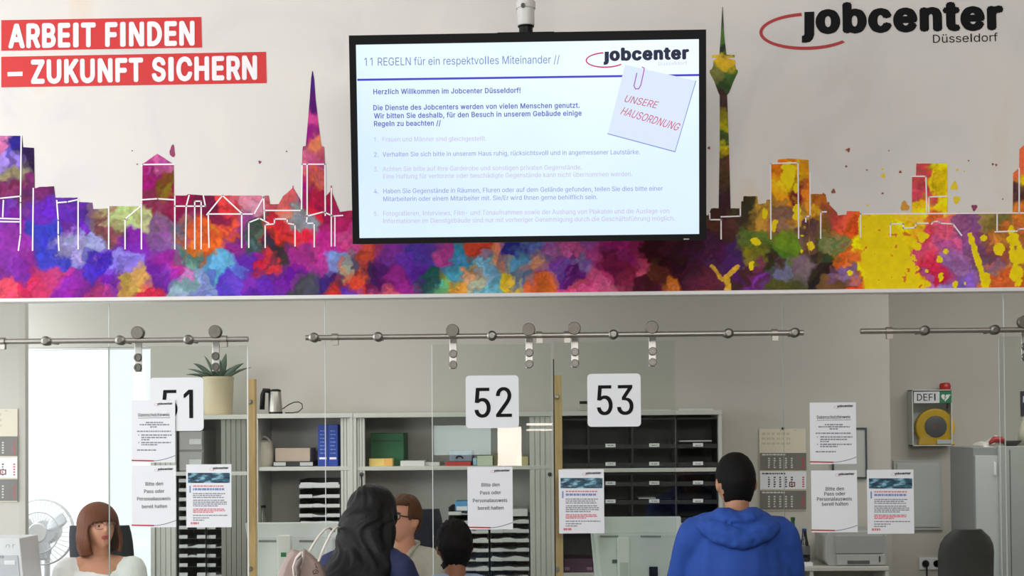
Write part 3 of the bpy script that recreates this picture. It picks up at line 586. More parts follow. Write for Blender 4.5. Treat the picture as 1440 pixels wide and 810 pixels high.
def vnoise(x, y):
    xi = np.floor(x).astype(int); yi = np.floor(y).astype(int)
    fx = x - xi; fy = y - yi
    fx = fx * fx * (3 - 2 * fx); fy = fy * fy * (3 - 2 * fy)
    g = lambda a, b: _lat[a & 255, b & 255]
    return (g(xi, yi) * (1 - fx) + g(xi + 1, yi) * fx) * (1 - fy) + (g(xi, yi + 1) * (1 - fx) + g(xi + 1, yi + 1) * fx) * fy
def fbm(x, y, o=4):
    s = 0; a = 0.5
    for i in range(o):
        s = s + a * (vnoise(x * 2 ** i + 17 * i, y * 2 ** i + 31 * i) - 0.5); a *= 0.5
    return s
def soft(px, py, tau):
    out = np.zeros((len(px), 3), np.float32)
    for i in range(0, len(px), 20000):
        d = np.sqrt((px[i:i + 20000, None] - ctl[None, :, 0]) ** 2 + (py[i:i + 20000, None] - ctl[None, :, 1]) ** 2)
        k = np.exp(-(d - d.min(1, keepdims=True)) / tau)
        k /= k.sum(1, keepdims=True)
        out[i:i + 20000] = k @ ctl[:, 2:5]
    return out
_k = rng.randint(0, len(ctl), 1300)
_cx = (ctl[_k, 0] + rng.normal(0, 10, 1300)).astype(np.float32); _cy = (ctl[_k, 1] + rng.normal(0, 9, 1300)).astype(np.float32)
_cx = np.concatenate([_cx, ctl[:, 0]]); _cy = np.concatenate([_cy, ctl[:, 1]])
_cc = np.concatenate([ctl[_k, 2:5] * rng.uniform(0.7, 1.22, (1300, 1)) + rng.normal(0, 12, (1300, 3)), ctl[:, 2:5]])
_cc = np.clip(_cc, 5, 252).astype(np.float32)
BLOBS = [(1063, 340, 7, 6), (1057, 374, 3.5, 9), (1088, 320, 4, 8), (1140, 346, 6, 6), (1128, 332, 3, 2), (1090, 312, 4, 3), (1195, 383, 4, 4), (1127, 353, 2, 3), (1298, 333, 7, 7), (1290, 347, 5, 5), (1282, 340, 6, 6), (1330, 353, 3.5, 3.5),
         (1321, 365, 4, 5), (1322, 389, 4, 6), (1303, 381, 3, 3), (1383, 335, 5, 5), (1405, 350, 8, 8), (1425, 338, 9, 10), (1432, 360, 12, 14), (1430, 385, 9, 14), (1343, 400, 4, 5), (1388, 392, 6, 9), (1306, 400, 4, 4), (1075, 300, 4, 10), (1120, 265, 4, 9), (1121, 300, 6, 12), (1108, 245, 10, 16), (1422, 325, 4, 8), (1357, 398, 2, 3)]
def mural_rgb(px, py):
    wx = px + 34 * fbm(px / 40, py / 40) + 22 * fbm(px / 13 + 50, py / 13, 3) + 7 * fbm(px / 4 + 5, py / 4, 2)
    wy_ = py + 34 * fbm(px / 40 + 90, py / 40 + 40) + 22 * fbm(px / 13 + 80, py / 13 + 33, 3) + 7 * fbm(px / 4 + 25, py / 4 + 70, 2)
    base = soft(wx, wy_, 1.6)
    out = np.zeros_like(base)
    for i in range(0, len(px), 10000):
        d = np.sqrt((wx[i:i + 10000, None] - _cx[None]) ** 2 + (wy_[i:i + 10000, None] - _cy[None]) ** 2)
        p = np.argpartition(d, 2, axis=1)[:, :2]
        dd = np.take_along_axis(d, p, 1)
        sw = dd[:, 0] > dd[:, 1]
        p[sw] = p[sw][:, ::-1]; dd.sort(axis=1)
        g = dd[:, 1] - dd[:, 0]
        edge = (1 - 0.22 * np.exp(-(g / 1.6) ** 2) * ((p[:, 0] * 7 + p[:, 1]) % 2 == 0)) * (1 + 0.10 * np.exp(-((g - 5) / 4) ** 2))
        c1 = _cc[p[:, 0]]
        k = (0.5 + 0.5 * np.clip(g / 2.2, 0, 1))[:, None]
        c = c1 * k + _cc[p[:, 1]] * (1 - k)
        out[i:i + 10000] = c * edge[:, None]
    up = (py < 185)[:, None]
    c = np.where(up, base, 0.55 * base + 0.45 * out)
    c = c * (1 + 0.28 * fbm(px / 4, py / 4, 3)[:, None]) * (1 + 0.3 * fbm(px / 20 + 9, py / 20)[:, None]) * (0.86 + 0.18 * np.clip(px / 1440, 0, 1))[:, None]  # last factor darkens the pigment towards the left to offset the stronger light
    # saturate a little
    gmean = c.mean(1, keepdims=True); c = gmean + (c - gmean) * 1.13
    nz = fbm(px / 6 + 11, py / 6 + 5, 3)
    yel = np.zeros(len(px), bool)
    for bx, by, rx, ry in BLOBS:
        yel |= ((px - bx) / rx) ** 2 + ((py - by) / ry) ** 2 < 1 + 2.2 * nz
    L = np.clip(((px - 1364) * 22 + (py - 330) * 73) / (22 ** 2 + 73 ** 2), 0, 1)
    yel |= np.hypot(px - 1364 - 22 * L, py - 330 - 73 * L) < 4 + 5 * nz
    big = (px > 1205 + 12 * nz + (py - 300) * 0.13) & (px < 1262 + (py - 310) * 0.42 + 40 * nz) & (py > 303 + 20 * nz) 
    yel |= big & (nz < 0.2)
    c[yel] = np.array([243, 214, 18]) * (1 + 0.12 * nz[yel][:, None])
    rim = big & (~yel)
    c[rim] = (222, 120, 40)
    bird = np.zeros(len(px), bool)
    for x0, y0, x1, y1, r in ((1001, 374, 1015, 392, 2.5), (1037, 376, 1018, 393, 3.5), (1023, 394, 1024, 406, 4.5), (1012, 391, 1022, 394, 2)):
        L = np.clip(((px - x0) * (x1 - x0) + (py - y0) * (y1 - y0)) / ((x1 - x0) ** 2 + (y1 - y0) ** 2), 0, 1)
        bird |= np.hypot(px - x0 - (x1 - x0) * L, py - y0 - (y1 - y0) * L) < r * (1 + 1.2 * nz)
    c[bird] = np.array([215, 165, 50]) * (1 + 0.5 * nz[bird][:, None])
    c = np.clip(c, 3, 252) / 255
    return np.where(c <= 0.04045, c / 12.92, ((c + 0.055) / 1.055) ** 2.4)
MAT_MURAL = bpy.data.materials.new('watercolour_print')
MAT_MURAL.use_nodes = True
_nt = MAT_MURAL.node_tree
_at = _nt.nodes.new('ShaderNodeAttribute'); _at.attribute_name = 'pigment'
_nt.links.new(_at.outputs['Color'], _nt.nodes['Principled BSDF'].inputs['Base Color'])
_nt.nodes['Principled BSDF'].inputs['Roughness'].default_value = 0.6
_nt.nodes['Principled BSDF'].inputs['Specular IOR Level'].default_value = 0.1
mural = thing('mural', (0, YF - 0.001, zf), 'large watercolour city skyline mural with red slogan above the counter glass', 'mural')
_o = PM.uv(720, 405); _e = (np.array(PM.uv(1420, 405)) - np.array(PM.uv(20, 405))) / 1400
_v = (np.array(PM.uv(720, 100)) - np.array(PM.uv(720, 400))) / -300
H9 = None
def homog():
    # exact pixel -> plane map (projective), solved from four points
    A = []; b = []
    for px, py in ((0, 0), (1440, 0), (1440, 430), (0, 430)):
        u, v = PM.uv(px, py)
        A.append([px, py, 1, 0, 0, 0, -u * px, -u * py]); b.append(u)
        A.append([0, 0, 0, px, py, 1, -v * px, -v * py]); b.append(v)
    return np.append(np.linalg.solve(np.array(A), np.array(b)), 1)
H9 = homog()
def px2uv(px, py):
    d = H9[6] * px + H9[7] * py + 1
    return (H9[0] * px + H9[1] * py + H9[2]) / d, (H9[3] * px + H9[4] * py + H9[5]) / d
def grid_print(name, PX, PYY, parent, off):
    nr, nc = PX.shape
    x, y = PX.ravel(), PYY.ravel()
    u, v = px2uv(x, y)
    rgb = mural_rgb(x.astype(np.float32), y.astype(np.float32))
    base = wloc(parent)
    co = np.stack([u - base.x, np.full_like(u, YF - off - base.y), v - base.z], 1)
    idx = np.arange(nr * nc).reshape(nr, nc)
    q = np.stack([idx[1:, :-1], idx[1:, 1:], idx[:-1, 1:], idx[:-1, :-1]], -1).reshape(-1, 4)
    me = bpy.data.meshes.new(name)
    me.from_pydata(co.tolist(), [], q.tolist())
    ca = me.color_attributes.new('pigment', 'FLOAT_COLOR', 'POINT')
    ca.data.foreach_set('color', np.concatenate([rgb, np.ones((len(rgb), 1))], 1).astype(np.float32).ravel())
    me.materials.append(MAT_MURAL)
    o = bpy.data.objects.new(name, me)
    COL.objects.link(o); o.parent = parent
    return o
SKY = [(-80, 230), (-40, 230), (-39, 195), (-5, 195), (-4, 191), (31.2, 191), (32.6, 207), (48, 208), (49, 265), (56, 263), (76, 262), (78, 278), (109, 278), (110, 284), (130, 285), (131, 294), (152, 293), (153, 290), (198, 290), (200, 286), (200.5, 231), (221, 216), (243, 230), (244.5, 231), (244.8, 275), (262, 275), (265, 273), (288, 275), (368, 275), (370, 281), (372, 275), (378, 275), (380, 287), (392, 287), (398, 276), (411, 265), (411.5, 261), (412.5, 261), (413, 265), (422, 280), (424, 285), (424.8, 230), (425.2, 212), (426, 206), (430, 205), (432, 182), (435.5, 140), (437.5, 110), (439, 100), (440, 100), (442, 112), (444, 140), (449, 182), (452, 205), (456, 207), (457, 230), (457.6, 275), (459, 275), (464, 270), (465.2, 261), (466.5, 261), (467.5, 272), (478, 298), (492, 296), (600, 300), (900, 290), (996, 303), (1000, 293), (1042, 293), (1042.5, 283), (1045, 283), (1045.5, 276), (1065, 276), (1066, 287), (1077, 286), (1078, 281), (1083, 281), (1083.5, 230), (1093, 230), (1094, 224.5), (1110, 223), (1137, 225), (1138.5, 273), (1161, 273), (1163, 284), (1156, 297), (1177, 299), (1178, 303), (1190, 302), (1191, 297), (1208, 297), (1210, 300), (1282, 299), (1282.5, 247), (1288, 247), (1288.5, 230), (1332, 230), (1332.5, 299), (1424, 299), (1424.5, 243), (1407, 242), (1407.3, 237), (1432, 237), (1433, 240), (1433.3, 210), (1440, 204), (1475, 204), (1476, 300), (1520, 300)]
xs = [p[0] for p in SKY]
mono = [SKY[0]]
for p in SKY[1:]:
    if p[0] > mono[-1][0]: mono.append(p)
gx = np.unique(np.concatenate([np.arange(-80, 1520, 1.25), np.array([p[0] for p in mono]), np.arange(424, 459, 0.6)]))
top = np.interp(gx, [p[0] for p in mono], [p[1] for p in mono])
wig = np.where((gx > 30) & (gx < 480), 1.0, 1.3)
top = top + wig * 0.9 * fbm(gx / 4, gx * 0 + 3.3, 3) * (np.abs(top - 150) > 60)
yb_edge = 424.6 - 18.3 * (gx / 1440)
tt = np.linspace(0, 1, 165)[:, None]
GX = np.repeat(gx[None], 165, 0)
GY = top[None] * (1 - tt) + yb_edge[None] * tt
grid_print('skyline_print', GX, GY, mural, 0.0012)
TW = [(10, 1015.6, 1016.4), (50, 1013.5, 1018.5), (77, 1011.5, 1021.5), (77.5, 1001, 1033), (81, 1001, 1033), (81.5, 1009, 1022), (85, 1003, 1034), (92, 1003, 1034), (97, 1001, 1035), (99, 998, 1037.5), (102, 998, 1037.5), (116, 1005, 1031), (130, 1010, 1025.5), (134, 1012, 1022.5), (200, 1012, 1025), (296, 1010.5, 1027.5)]
ty = np.unique(np.concatenate([np.arange(10, 296, 1.3), [t_[0] for t_ in TW]]))
tl = np.interp(ty, [t_[0] for t_ in TW], [t_[1] for t_ in TW]); tr = np.interp(ty, [t_[0] for t_ in TW], [t_[2] for t_ in TW])
ss = np.linspace(0, 1, 22)[None]
grid_print('tower_print', tl[:, None] * (1 - ss) + tr[:, None] * ss, np.repeat(ty[:, None], 22, 1), mural, 0.0016)
LINES = [[(30, 191), (29, 285), (29, 330), (26, 352)], [(-40, 280), (0, 279), (29, 276)], [(-40, 306), (27, 308)], [(-40, 311), (27, 312)], [(5, 282), (4, 305)], [(47, 265), (46, 352)], [(80, 282), (82, 310), (82, 330), (83, 352)], [(82, 285), (95, 284), (109, 281)], [(110, 280), (110, 350)], [(153, 291), (153, 350)],
         [(176, 350), (176, 308), (198, 290)], [(199, 350), (199, 288)], [(199, 234), (201, 231.5), (246, 231)], [(199, 281), (222, 279.5), (244, 281)], [(246, 276), (246, 350)], [(246, 290), (289, 290)], [(261, 350), (262, 290), (266, 275)], [(274, 350), (274, 283), (283, 283), (283, 350)], [(286, 275), (289, 290)], [(294, 348), (293, 302)], [(291, 302), (313, 275), (340, 300)],
         [(293, 301), (355, 301)], [(340, 301), (340, 348)], [(350, 348), (350, 313), (365, 307), (378, 314)], [(373, 348), (373, 316), (386, 315), (386, 308), (404, 308), (404, 314), (415, 316), (415, 346)], [(358, 300), (371, 277), (372, 310)], [(372, 296), (424, 296), (425, 231)], [(425, 231), (457, 231), (457.5, 303)], [(432, 231), (432, 304), (431, 314), (442, 314), (442, 347)],
         [(432, 304), (455, 298), (468, 304), (482, 303)], [(466, 265), (466, 346)], [(471, 346), (471, 306)],
         [(998, 300), (998, 309), (1014, 309), (1014, 336)], [(1014, 305), (1041, 304), (1041, 294)], [(1084, 336), (1083.5, 230), (1122, 229), (1123, 335)], [(1139, 243), (1139, 304), (1133, 305), (1133, 312)], [(1154, 335), (1154, 298), (1162, 298)], [(1210, 333), (1210, 301), (1520, 299)], [(1282, 248), (1302, 248), (1303, 299)], [(1306, 299), (1306, 277), (1331, 276)],
         [(1252, 332), (1252, 315), (1270, 315), (1270, 321), (1287, 320), (1288, 314), (1305, 314)], [(1310, 315), (1312, 312), (1320, 311), (1322, 314), (1340, 315), (1352, 331)], [(1402, 301), (1402, 324)], [(1399, 326), (1432, 325), (1432, 322), (1480, 321)], [(1433, 237), (1433, 299)]]
lm = MB()
for ln in LINES: lm.strip([px2uv(*p) for p in ln], PM, 0.0062, 0.0022, 0.0004)
lm.build('outline_lines', MAT_WPRINT, mural, fix=False)
# splatter drops on the plain ground
def splat(name, lst, mat):
    m = MB()
    for x, y, rx, ry in lst:
        pts = []
        for i in range(14):
            a = 2 * PI * i / 14; k = 1 + 0.22 * math.sin(3 * a + x) + random.uniform(-0.1, 0.1)
            pts.append(px2uv(x + rx * k * math.cos(a), y - ry * k * math.sin(a)))
        m.prism(pts, PM, 0.0004, 0.001)
    m.build(name, mat, mural, fix=False)
splat('paint_drops', [(1242, 247, 3, 3.5), (1342, 262, 5, 6), (1345, 281, 5, 5.5), (1346, 239, 2, 1.5), (1241, 238, 1.5, 1.5), (1220, 289, 1.6, 1.6), (1356, 241, 1, 1)], M('yellow_pigment', (236, 205, 30), 0.6))
splat('paint_drops', [(1272, 290, 6, 7), (1190, 211, 1.5, 1.5)], M('ochre_pigment', (214, 150, 40), 0.6))
splat('paint_drops', [(1172, 269, 3, 3.5), (1193, 211, 2.5, 3), (1190, 234, 1.6, 1.6), (1266, 242, 2, 1.8), (1165, 286, 1.5, 2), (1241, 272, 1.5, 1.5), (1396, 231, 1.6, 1.6), (1401, 232, 1.4, 1.8), (997, 208, 2, 2.2), (1219, 239, 1.5, 1), (1158, 273, 1.5, 1.5), (1250, 212, 1, 1), (1362, 226, 1.2, 1), (1387, 300, 0, 0)][:-1], M('brown_pigment', (140, 70, 45), 0.6))
splat('paint_drops', [(1370, 292, 4, 4.5), (365.5, 228, 2.2, 2.2), (242.5, 213, 3.6, 9), (193, 231, 1, 1), (186, 212, 1, 1), (403, 213, 1, 1), (1410, 280, 1, 1.2)], M('plum_pigment', (140, 50, 90), 0.6))
# slogan banners
def quad_print(name, pts, mat, parent, pl, off, th=0.0006):
    return MB().prism(uvs(pl, pts), pl, off - th, off).build(name, mat, parent, fix=False)
b1 = quad_print('slogan_banner', [(2, 71.5), (284, 67), (283, 24), (2, 28.5)], MAT_RED, mural, PM, 0.002)
mb = MB(); lettering(mb, PM, 'ARBEIT FINDEN', 12, 66.5, 274, 62.5, 31, 0.044, 0.003); mb.build('lettering', MAT_WPRINT, b1, fix=False)
b2 = quad_print('slogan_banner', [(2, 123), (375, 117), (374, 73), (2, 80)], MAT_RED, mural, PM, 0.002)
mb = MB(); lettering(mb, PM, 'ZUKUNFT SICHERN', 44, 116.5, 362, 110.5, 30.5, 0.044, 0.003)
mb.prism(uvs(PM, [(11, 107.5), (32, 107), (32, 101), (11, 101.5)]), PM, 0.002, 0.003)
mb.build('lettering', MAT_WPRINT, b2, fix=False)
def office_logo(name, pl, parent, off, tr, ink, red, town=True):
    """word with a red open loop; tr maps the big logo's pixels onto the target"""
    def T(p): return tr(*p)
    m = MB()
    (xa, ya), (xb_, yb2) = T((1147, 45)), T((1411, 39.5))
    k = (T((1411, 40))[0] - T((1147, 40))[0]) / 264.0
    lettering(m, pl, 'obcenter', xa, ya, xb_, yb2, 38 * k, 0.056, off)
    j = [(1131, 17), (1145, 16.5), (1145, 49), (1143, 55), (1139, 59), (1133, 60.3), (1127.5, 60), (1127.5, 50.5), (1130, 50), (1131, 48)]
    m.prism(uvs(pl, [T(p) for p in j][::-1]), pl, off - 0.0006, off)
    if town:
        (xa, ya), (xb_, yb2) = T((1312, 60.5)), T((1403, 58))
        lettering(m, pl, 'Düsseldorf', xa, ya, xb_, yb2, 11.5 * k, 0.0, off)
    lo = m.build(name, ink, parent, fix=False)
    m = MB()
    c = T((1136, 44))
    swoosh(m, pl, c[0], c[1], 66 * k, 24 * k, -97, -97 - 222, 4.6 * k, off - 0.0003, -0.03)
    m.build('loop', red, lo, fix=False)
    return lo
office_logo('logo_lettering', PM, mural, 0.002, lambda x, y: (x, y), MAT_INK, MAT_REDLINE)

# ------------------------------------------------------------------ the television
tb, tt_ = at(744, 340, 5.95), at(746, 46, 5.87)
ey = (tt_ - tb).normalized()
PT = Plane(tb, (1, 0, 0), (0, ey.y, ey.z))
u0, v0, u1, v1 = PT.rect(493.5, 46, 993, 340)
tv = thing('television', PT.w((u0 + u1) / 2, v0, -0.03), 'wide flat television on a ceiling pole showing house rules in German', 'television')
m = MB(); m.prism(rounded(u0, v0, u1, v1, 0.008, 3), PT, -0.05, -0.004)
m.build('housing', MAT_BLACK, tv, bevel=0.003)
su0, sv0, su1, sv1 = PT.rect(503, 59, 983, 332)
m = MB()
m.prism([(u0, v0), (u1, v0), (u1, sv0), (u0, sv0)], PT, -0.006, 0.006); m.prism([(u0, sv1), (u1, sv1), (u1, v1), (u0, v1)], PT, -0.006, 0.006)
m.prism([(u0, sv0), (su0, sv0), (su0, sv1), (u0, sv1)], PT, -0.006, 0.006); m.prism([(su1, sv0), (u1, sv0), (u1, sv1), (su1, sv1)], PT, -0.006, 0.006)
m.build('bezel', M('gloss_black', (9, 9, 11), 0.55, var=0.05, spec=0.15), tv)
def screen_mat(name, c0, c1):
    m = bpy.data.materials.new(name); m.use_nodes = True
    nt = m.node_tree; b = nt.nodes['Principled BSDF']
    b.inputs['Base Color'].default_value = (0.01, 0.01, 0.012, 1); b.inputs['Roughness'].default_value = 0.3
    tc = nt.nodes.new('ShaderNodeTexCoord'); sp = nt.nodes.new('ShaderNodeTexNoise'); sp.inputs['Scale'].default_value = 0.8
    cr = nt.nodes.new('ShaderNodeValToRGB'); cr.color_ramp.elements[0].position = 0.35; cr.color_ramp.elements[1].position = 0.6
    cr.color_ramp.elements[0].color = lin(c0) + (1,); cr.color_ramp.elements[1].color = lin(c1) + (1,)
    nt.links.new(tc.outputs['Object'], sp.inputs['Vector']); nt.links.new(sp.outputs['Fac'], cr.inputs[0])
    nt.links.new(cr.outputs[0], b.inputs['Emission Color']); b.inputs['Emission Strength'].default_value = 1.0
    return m
def glow(name, rgb): return M(name, (10, 10, 12), 0.4, emit=rgb, emit_s=1.0)
m = MB(); m.prism([(su0, sv0), (su1, sv0), (su1, sv1), (su0, sv1)], PT, -0.006, 0.0)
scr = m.build('screen', screen_mat('lit_screen', (208, 232, 255), (226, 246, 255)), tv)
T_HEAD, T_BOLD, T_BLUE, T_PINK, T_RULE = glow('screen_grey_blue', (112, 128, 190)), glow('screen_indigo', (98, 104, 190)), glow('screen_blue', (150, 160, 212)), glow('screen_mauve', (205, 194, 224)), glow('screen_rule', (66, 60, 200))
m = MB(); lettering(m, PT, '11 REGELN für ein respektvolles Miteinander //', 512.5, 92.5, 787, 89, 11, 0.0, 0.001); m.build('headline', T_HEAD, scr, fix=False)
m = MB(); m.prism(uvs(PT, [(502.5, 113.8), (983, 107), (983, 104), (502.5, 110.8)]), PT, 0.0002, 0.001); m.build('rule_line', T_RULE, scr, fix=False)
m = MB()
for s_, x0, y0, x1, y1 in (('Herzlich Willkommen im Jobcenter Düsseldorf!', 525, 132.5, 732, 130.5), ('Die Dienste des Jobcenters werden von vielen Menschen genutzt.', 525, 155, 815, 151.5), ('Wir bitten Sie deshalb, für den Besuch in unserem Gebäude einige', 526, 166.5, 818, 162.5), ('Regeln zu beachten //', 526, 177.5, 620, 176.5)):
    lettering(m, PT, s_, x0, y0, x1, y1, 7, 0.022, 0.001)
m.build('welcome_text', T_BOLD, scr, fix=False)
mA, mB_ = MB(), MB()
for k, s_, x0, x1, yc in ((1, 'Frauen und Männer sind gleichgestellt.', 538, 684, 195.5), (2, 'Verhalten Sie sich bitte in unserem Haus ruhig, rücksichtsvoll und in angemessener Lautstärke.', 538, 900, 215.5), (3, 'Achten Sie bitte auf Ihre Garderobe und sonstigen privaten Gegenstände.', 538, 818, 236.5), (0, 'Eine Haftung für verlorene oder beschädigte Gegenstände kann nicht übernommen werden.', 539, 889, 246.5), (4, 'Haben Sie Gegenstände in Räumen, Fluren oder auf dem Gelände gefunden, teilen Sie dies bitte einer', 539, 932, 267), (5, 'Mitarbeiterin oder einem Mitarbeiter mit. Sie/Er wird Ihnen gerne behilflich sein.', 539, 840, 278.5), (6, 'Fotografieren, Interviews, Film- und Tonaufnahmen sowie der Aushang von Plakaten und die Auslage von', 539, 941, 298.5), (0, 'Informationen im Dienstgebäude sind nur mit vorheriger Genehmigung durch die Geschäftsführung möglich.', 539, 949, 309)):
    mm = mB_ if k in (2, 4, 5) else mA
    sl = 0.0095 * (x1 - x0) / 2
    lettering(mm, PT, s_, x0, yc + 3 + sl, x1, yc + 3 - sl, 6.4, 0.008, 0.001)
    if k in (1, 2, 3, 4, 6): lettering(mm, PT, {6: '5.'}.get(k, '%d.' % k), 526, yc + 3.3 + sl, 532, yc + 3.3 + sl, 6.4, 0.008, 0.001)
mA.build('rule_text', T_PINK, scr, fix=False); mB_.build('rule_text', T_BLUE, scr, fix=False)
card = quad_print('note_card', [(855, 187.5), (949, 212.6), (978, 113.6), (879, 91)], glow('screen_note', (219, 233, 252)), scr, PT, 0.0014)
m = MB(); m.strip(uvs(PT, [(855, 188), (949, 213.2), (978.3, 114)]), PT, 0.005, 0.001, 0.0006); m.build('note_shadow', glow('screen_shadow', (140, 150, 215)), scr, fix=False)
m = MB(); lettering(m, PT, 'UNSERE', 877, 143, 922, 152.5, 10, 0.004, 0.0022, 0.3); lettering(m, PT, 'HAUSORDNUNG', 872, 160.5, 952, 184, 11, 0.004, 0.0022, 0.3)
m.build('note_text', glow('screen_note_red', (205, 92, 130)), scr, fix=False)
m = MB(); m.strip(uvs(PT, [(903, 94.5), (906, 96), (905.5, 100), (901, 120), (898, 125), (893.5, 125), (891.5, 121), (895.5, 103)]), PT, 0.0042, 0.0026, 0.0006)
m.build('paper_clip', glow('screen_clip', (176, 84, 186)), scr, fix=False)
kx = (969 - 849) / (1411 - 1128.0)
office_logo('logo_lettering', PT, scr, 0.003, lambda x, y: (849 + (x - 1128) * kx, 84.6 + (y - 45) * kx + 0.2), glow('screen_ink', (24, 24, 60)), glow('screen_red', (205, 50, 110)), town=False)
m = MB(); lettering(m, PT, 'Düsseldorf', 926, 92, 966, 91, 5, 0, 0.001); m.build('town_text', T_PINK, scr, fix=False)
m = MB(); m.prism(uvs(PT, [(961, 337), (969, 337), (969, 335.6), (961, 335.6)]), PT, 0.006, 0.0066); m.build('maker_mark', M('silver_print', (170, 170, 170), 0.4), tv, fix=False)
# ceiling pole
c = at(739.5, 30, 5.97)
zt = 4.4
m = MB(); m.lathe([(0.033, at(739, 37, 5.97).z - c.z), (0.0365, at(739, 36, 5.97).z - c.z), (0.0365, at(739, 12, 5.97).z - c.z)], c); m.build('pole_sleeve', M('white_metal', (205, 203, 200), 0.35, 0.0, var=0.03), tv, smooth=40)
m = MB(); m.lathe([(0.041, at(739, 12.5, 5.97).z - c.z), (0.041, at(739, 3, 5.97).z - c.z)], c); m.build('clamp_ring', M('white_metal', (205, 203, 200)), tv, smooth=40)
m = MB(); m.lathe([(0.034, at(739, 3, 5.97).z - c.z), (0.034, zt - c.z)], c); m.build('ceiling_pole', M('white_metal', (205, 203, 200)), tv, smooth=40)
m = MB(); m.lathe([(0.029, at(739, 52, 5.97).z - c.z), (0.029, at(739, 39, 5.97).z - c.z), (0.034, at(739, 38, 5.97).z - c.z), (0.034, at(739, 36, 5.97).z - c.z)], c); m.build('pole_neck', MAT_BLACK, tv, smooth=40)
s_ = at(735.5, 7.5, 5.928); m = MB(); m.cyl((s_.x, 5.935, s_.z), (s_.x, 5.922, s_.z), 0.009); m.build('screw', M('dark_metal', (70, 70, 72), 0.4, 0.8), tv, smooth=40)
m = MB(); p = at(739.5, 50, 5.97); m.box(p.x - 0.12, 5.93, v0 + tb.z + 0.45, p.x + 0.12, 5.99, p.z + 0.005); m.build('mount_plate', MAT_BLACK, tv, bevel=0.003)
# ------------------------------------------------------------------ glass screen
def pane(name, x0, x1, z0, z1, y, t, gm, em, parent=None):
    m = MB()
    m.box(x0, y, z0, x1, y + t, z1)
    # faces: bottom, top, front, right, back, left
    m.m = [1, 1, 0, 1, 0, 1]
    o = m.build(name, [gm, em], parent, fix=False)
    return o
ZT = zf - 0.018
ed = [at(p, 600, YG).x for p in (-160, 153.5, 457.5, 1102, 1413.5, 1640)]
for i in range(5):
    struct(pane('window_%d' % (i + 2), ed[i] + 0.001, ed[i + 1] - 0.001, 0.741, ZT, YG, 0.008, G_PANE, MAT_GEDGE))
MAT_STRIP = M('joint_white', (214, 218, 216), 0.4, var=0.01)
def joint(parent, x, w_, y, z0, z1, mt=None):
    MB().box(x - w_ / 2, y - 0.002, z0, x + w_ / 2, y, z1).build('edge_strip', mt or MAT_STRIP, parent)
for i, w_, mt in ((1, 0.004, M('joint_grey', (160, 164, 164), 0.4)), (2, 0.0034, None), (4, 0.003, None)):
    joint(next(o for o in COL.objects if o.name == 'window_%d' % (i + 1)), ed[i], w_, YG - 0.0005, 0.742, ZT)
# ------------------------------------------------------------------ sliding glass doors with hangers
MAT_BOLT = M('dark_steel', (120, 118, 112), 0.35, 1.0, var=0.1)
YRAIL = 6.50
def door(n, p0, p1, ptop, hang, seal=None, edges=()):
    pc = (p0 + p1) / 2
    x0, _, x1, zt = R(p0, ptop, p1, 800, YD)
    o = struct(pane('door_%d' % n, x0, x1, 0.79, zt, YD, 0.008, G_DOOR, MAT_GEDGE))
    for hx, ydisc, yb1, yb2 in hang:
        c = at(hx, ydisc, YRAIL); r = 9.2 * YRAIL / F
        m = MB(); m.lathe([(r * 0.9, -0.016), (r, -0.013), (r, 0.013), (r * 0.9, 0.016)], c, 'Y'); m.cyl((c.x, c.y + 0.01, c.z), (c.x, YD, c.z), 0.006)
        m.build('roller', M('roller_steel', (118, 114, 106), 0.5, 0.9, var=0.12, scale=40), o, smooth=40)
        b1, b2 = at(hx + 1, yb1, YD), at(hx + 1, yb2, YD)
        m = MB(); m.box(b1.x - 0.017, YD - 0.006, b2.z - 0.02, b1.x + 0.017, YD - 0.0005, c.z)
        m.build('hanger_strap', M('strap_steel', (196, 194, 188), 0.4, 0.9, var=0.05), o, bevel=0.002)
        for b in (b1, b2):
            m = MB(); m.lathe([(0.017, -0.006), (0.019, -0.008), (0.019, -0.016), (0.016, -0.019), (0.011, -0.019), (0.010, -0.016)], (b.x, YD, b.z), 'Y')
            m.build('bolt', MAT_BOLT, o, smooth=40)
    for side, w_ in edges:
        joint(o, (x0 + 0.001) if side < 0 else (x1 - 0.001), w_, YD - 0.0005, 0.79, zt)
    if seal:
        a_ = at(seal, 505, YD); m = MB(); m.box(x0 - 0.004, YD - 0.001, 0.79, x0 + 0.001, YD + 0.009, a_.z); m.build('edge_seal', MAT_BLACK, o)
    return o
door(1, 152.5, 349, 487, [(194, 468, 503, 517), (303, 466.5, 501, 516)], edges=((1, 0.006),))
door(2, 608, 776, 484, [(636.5, 465, 497.5, 513), (743.5, 463.5, 496, 512)], edges=((-1, 0.0034),))
door(3, 780, 950, 480, [(807.5, 462, 495, 511), (916.5, 460.5, 494, 509.5)], seal=778)
door(4, 1407, 1580, 473, [(1440, 453, 487, 502), (1550, 452, 486, 501)])
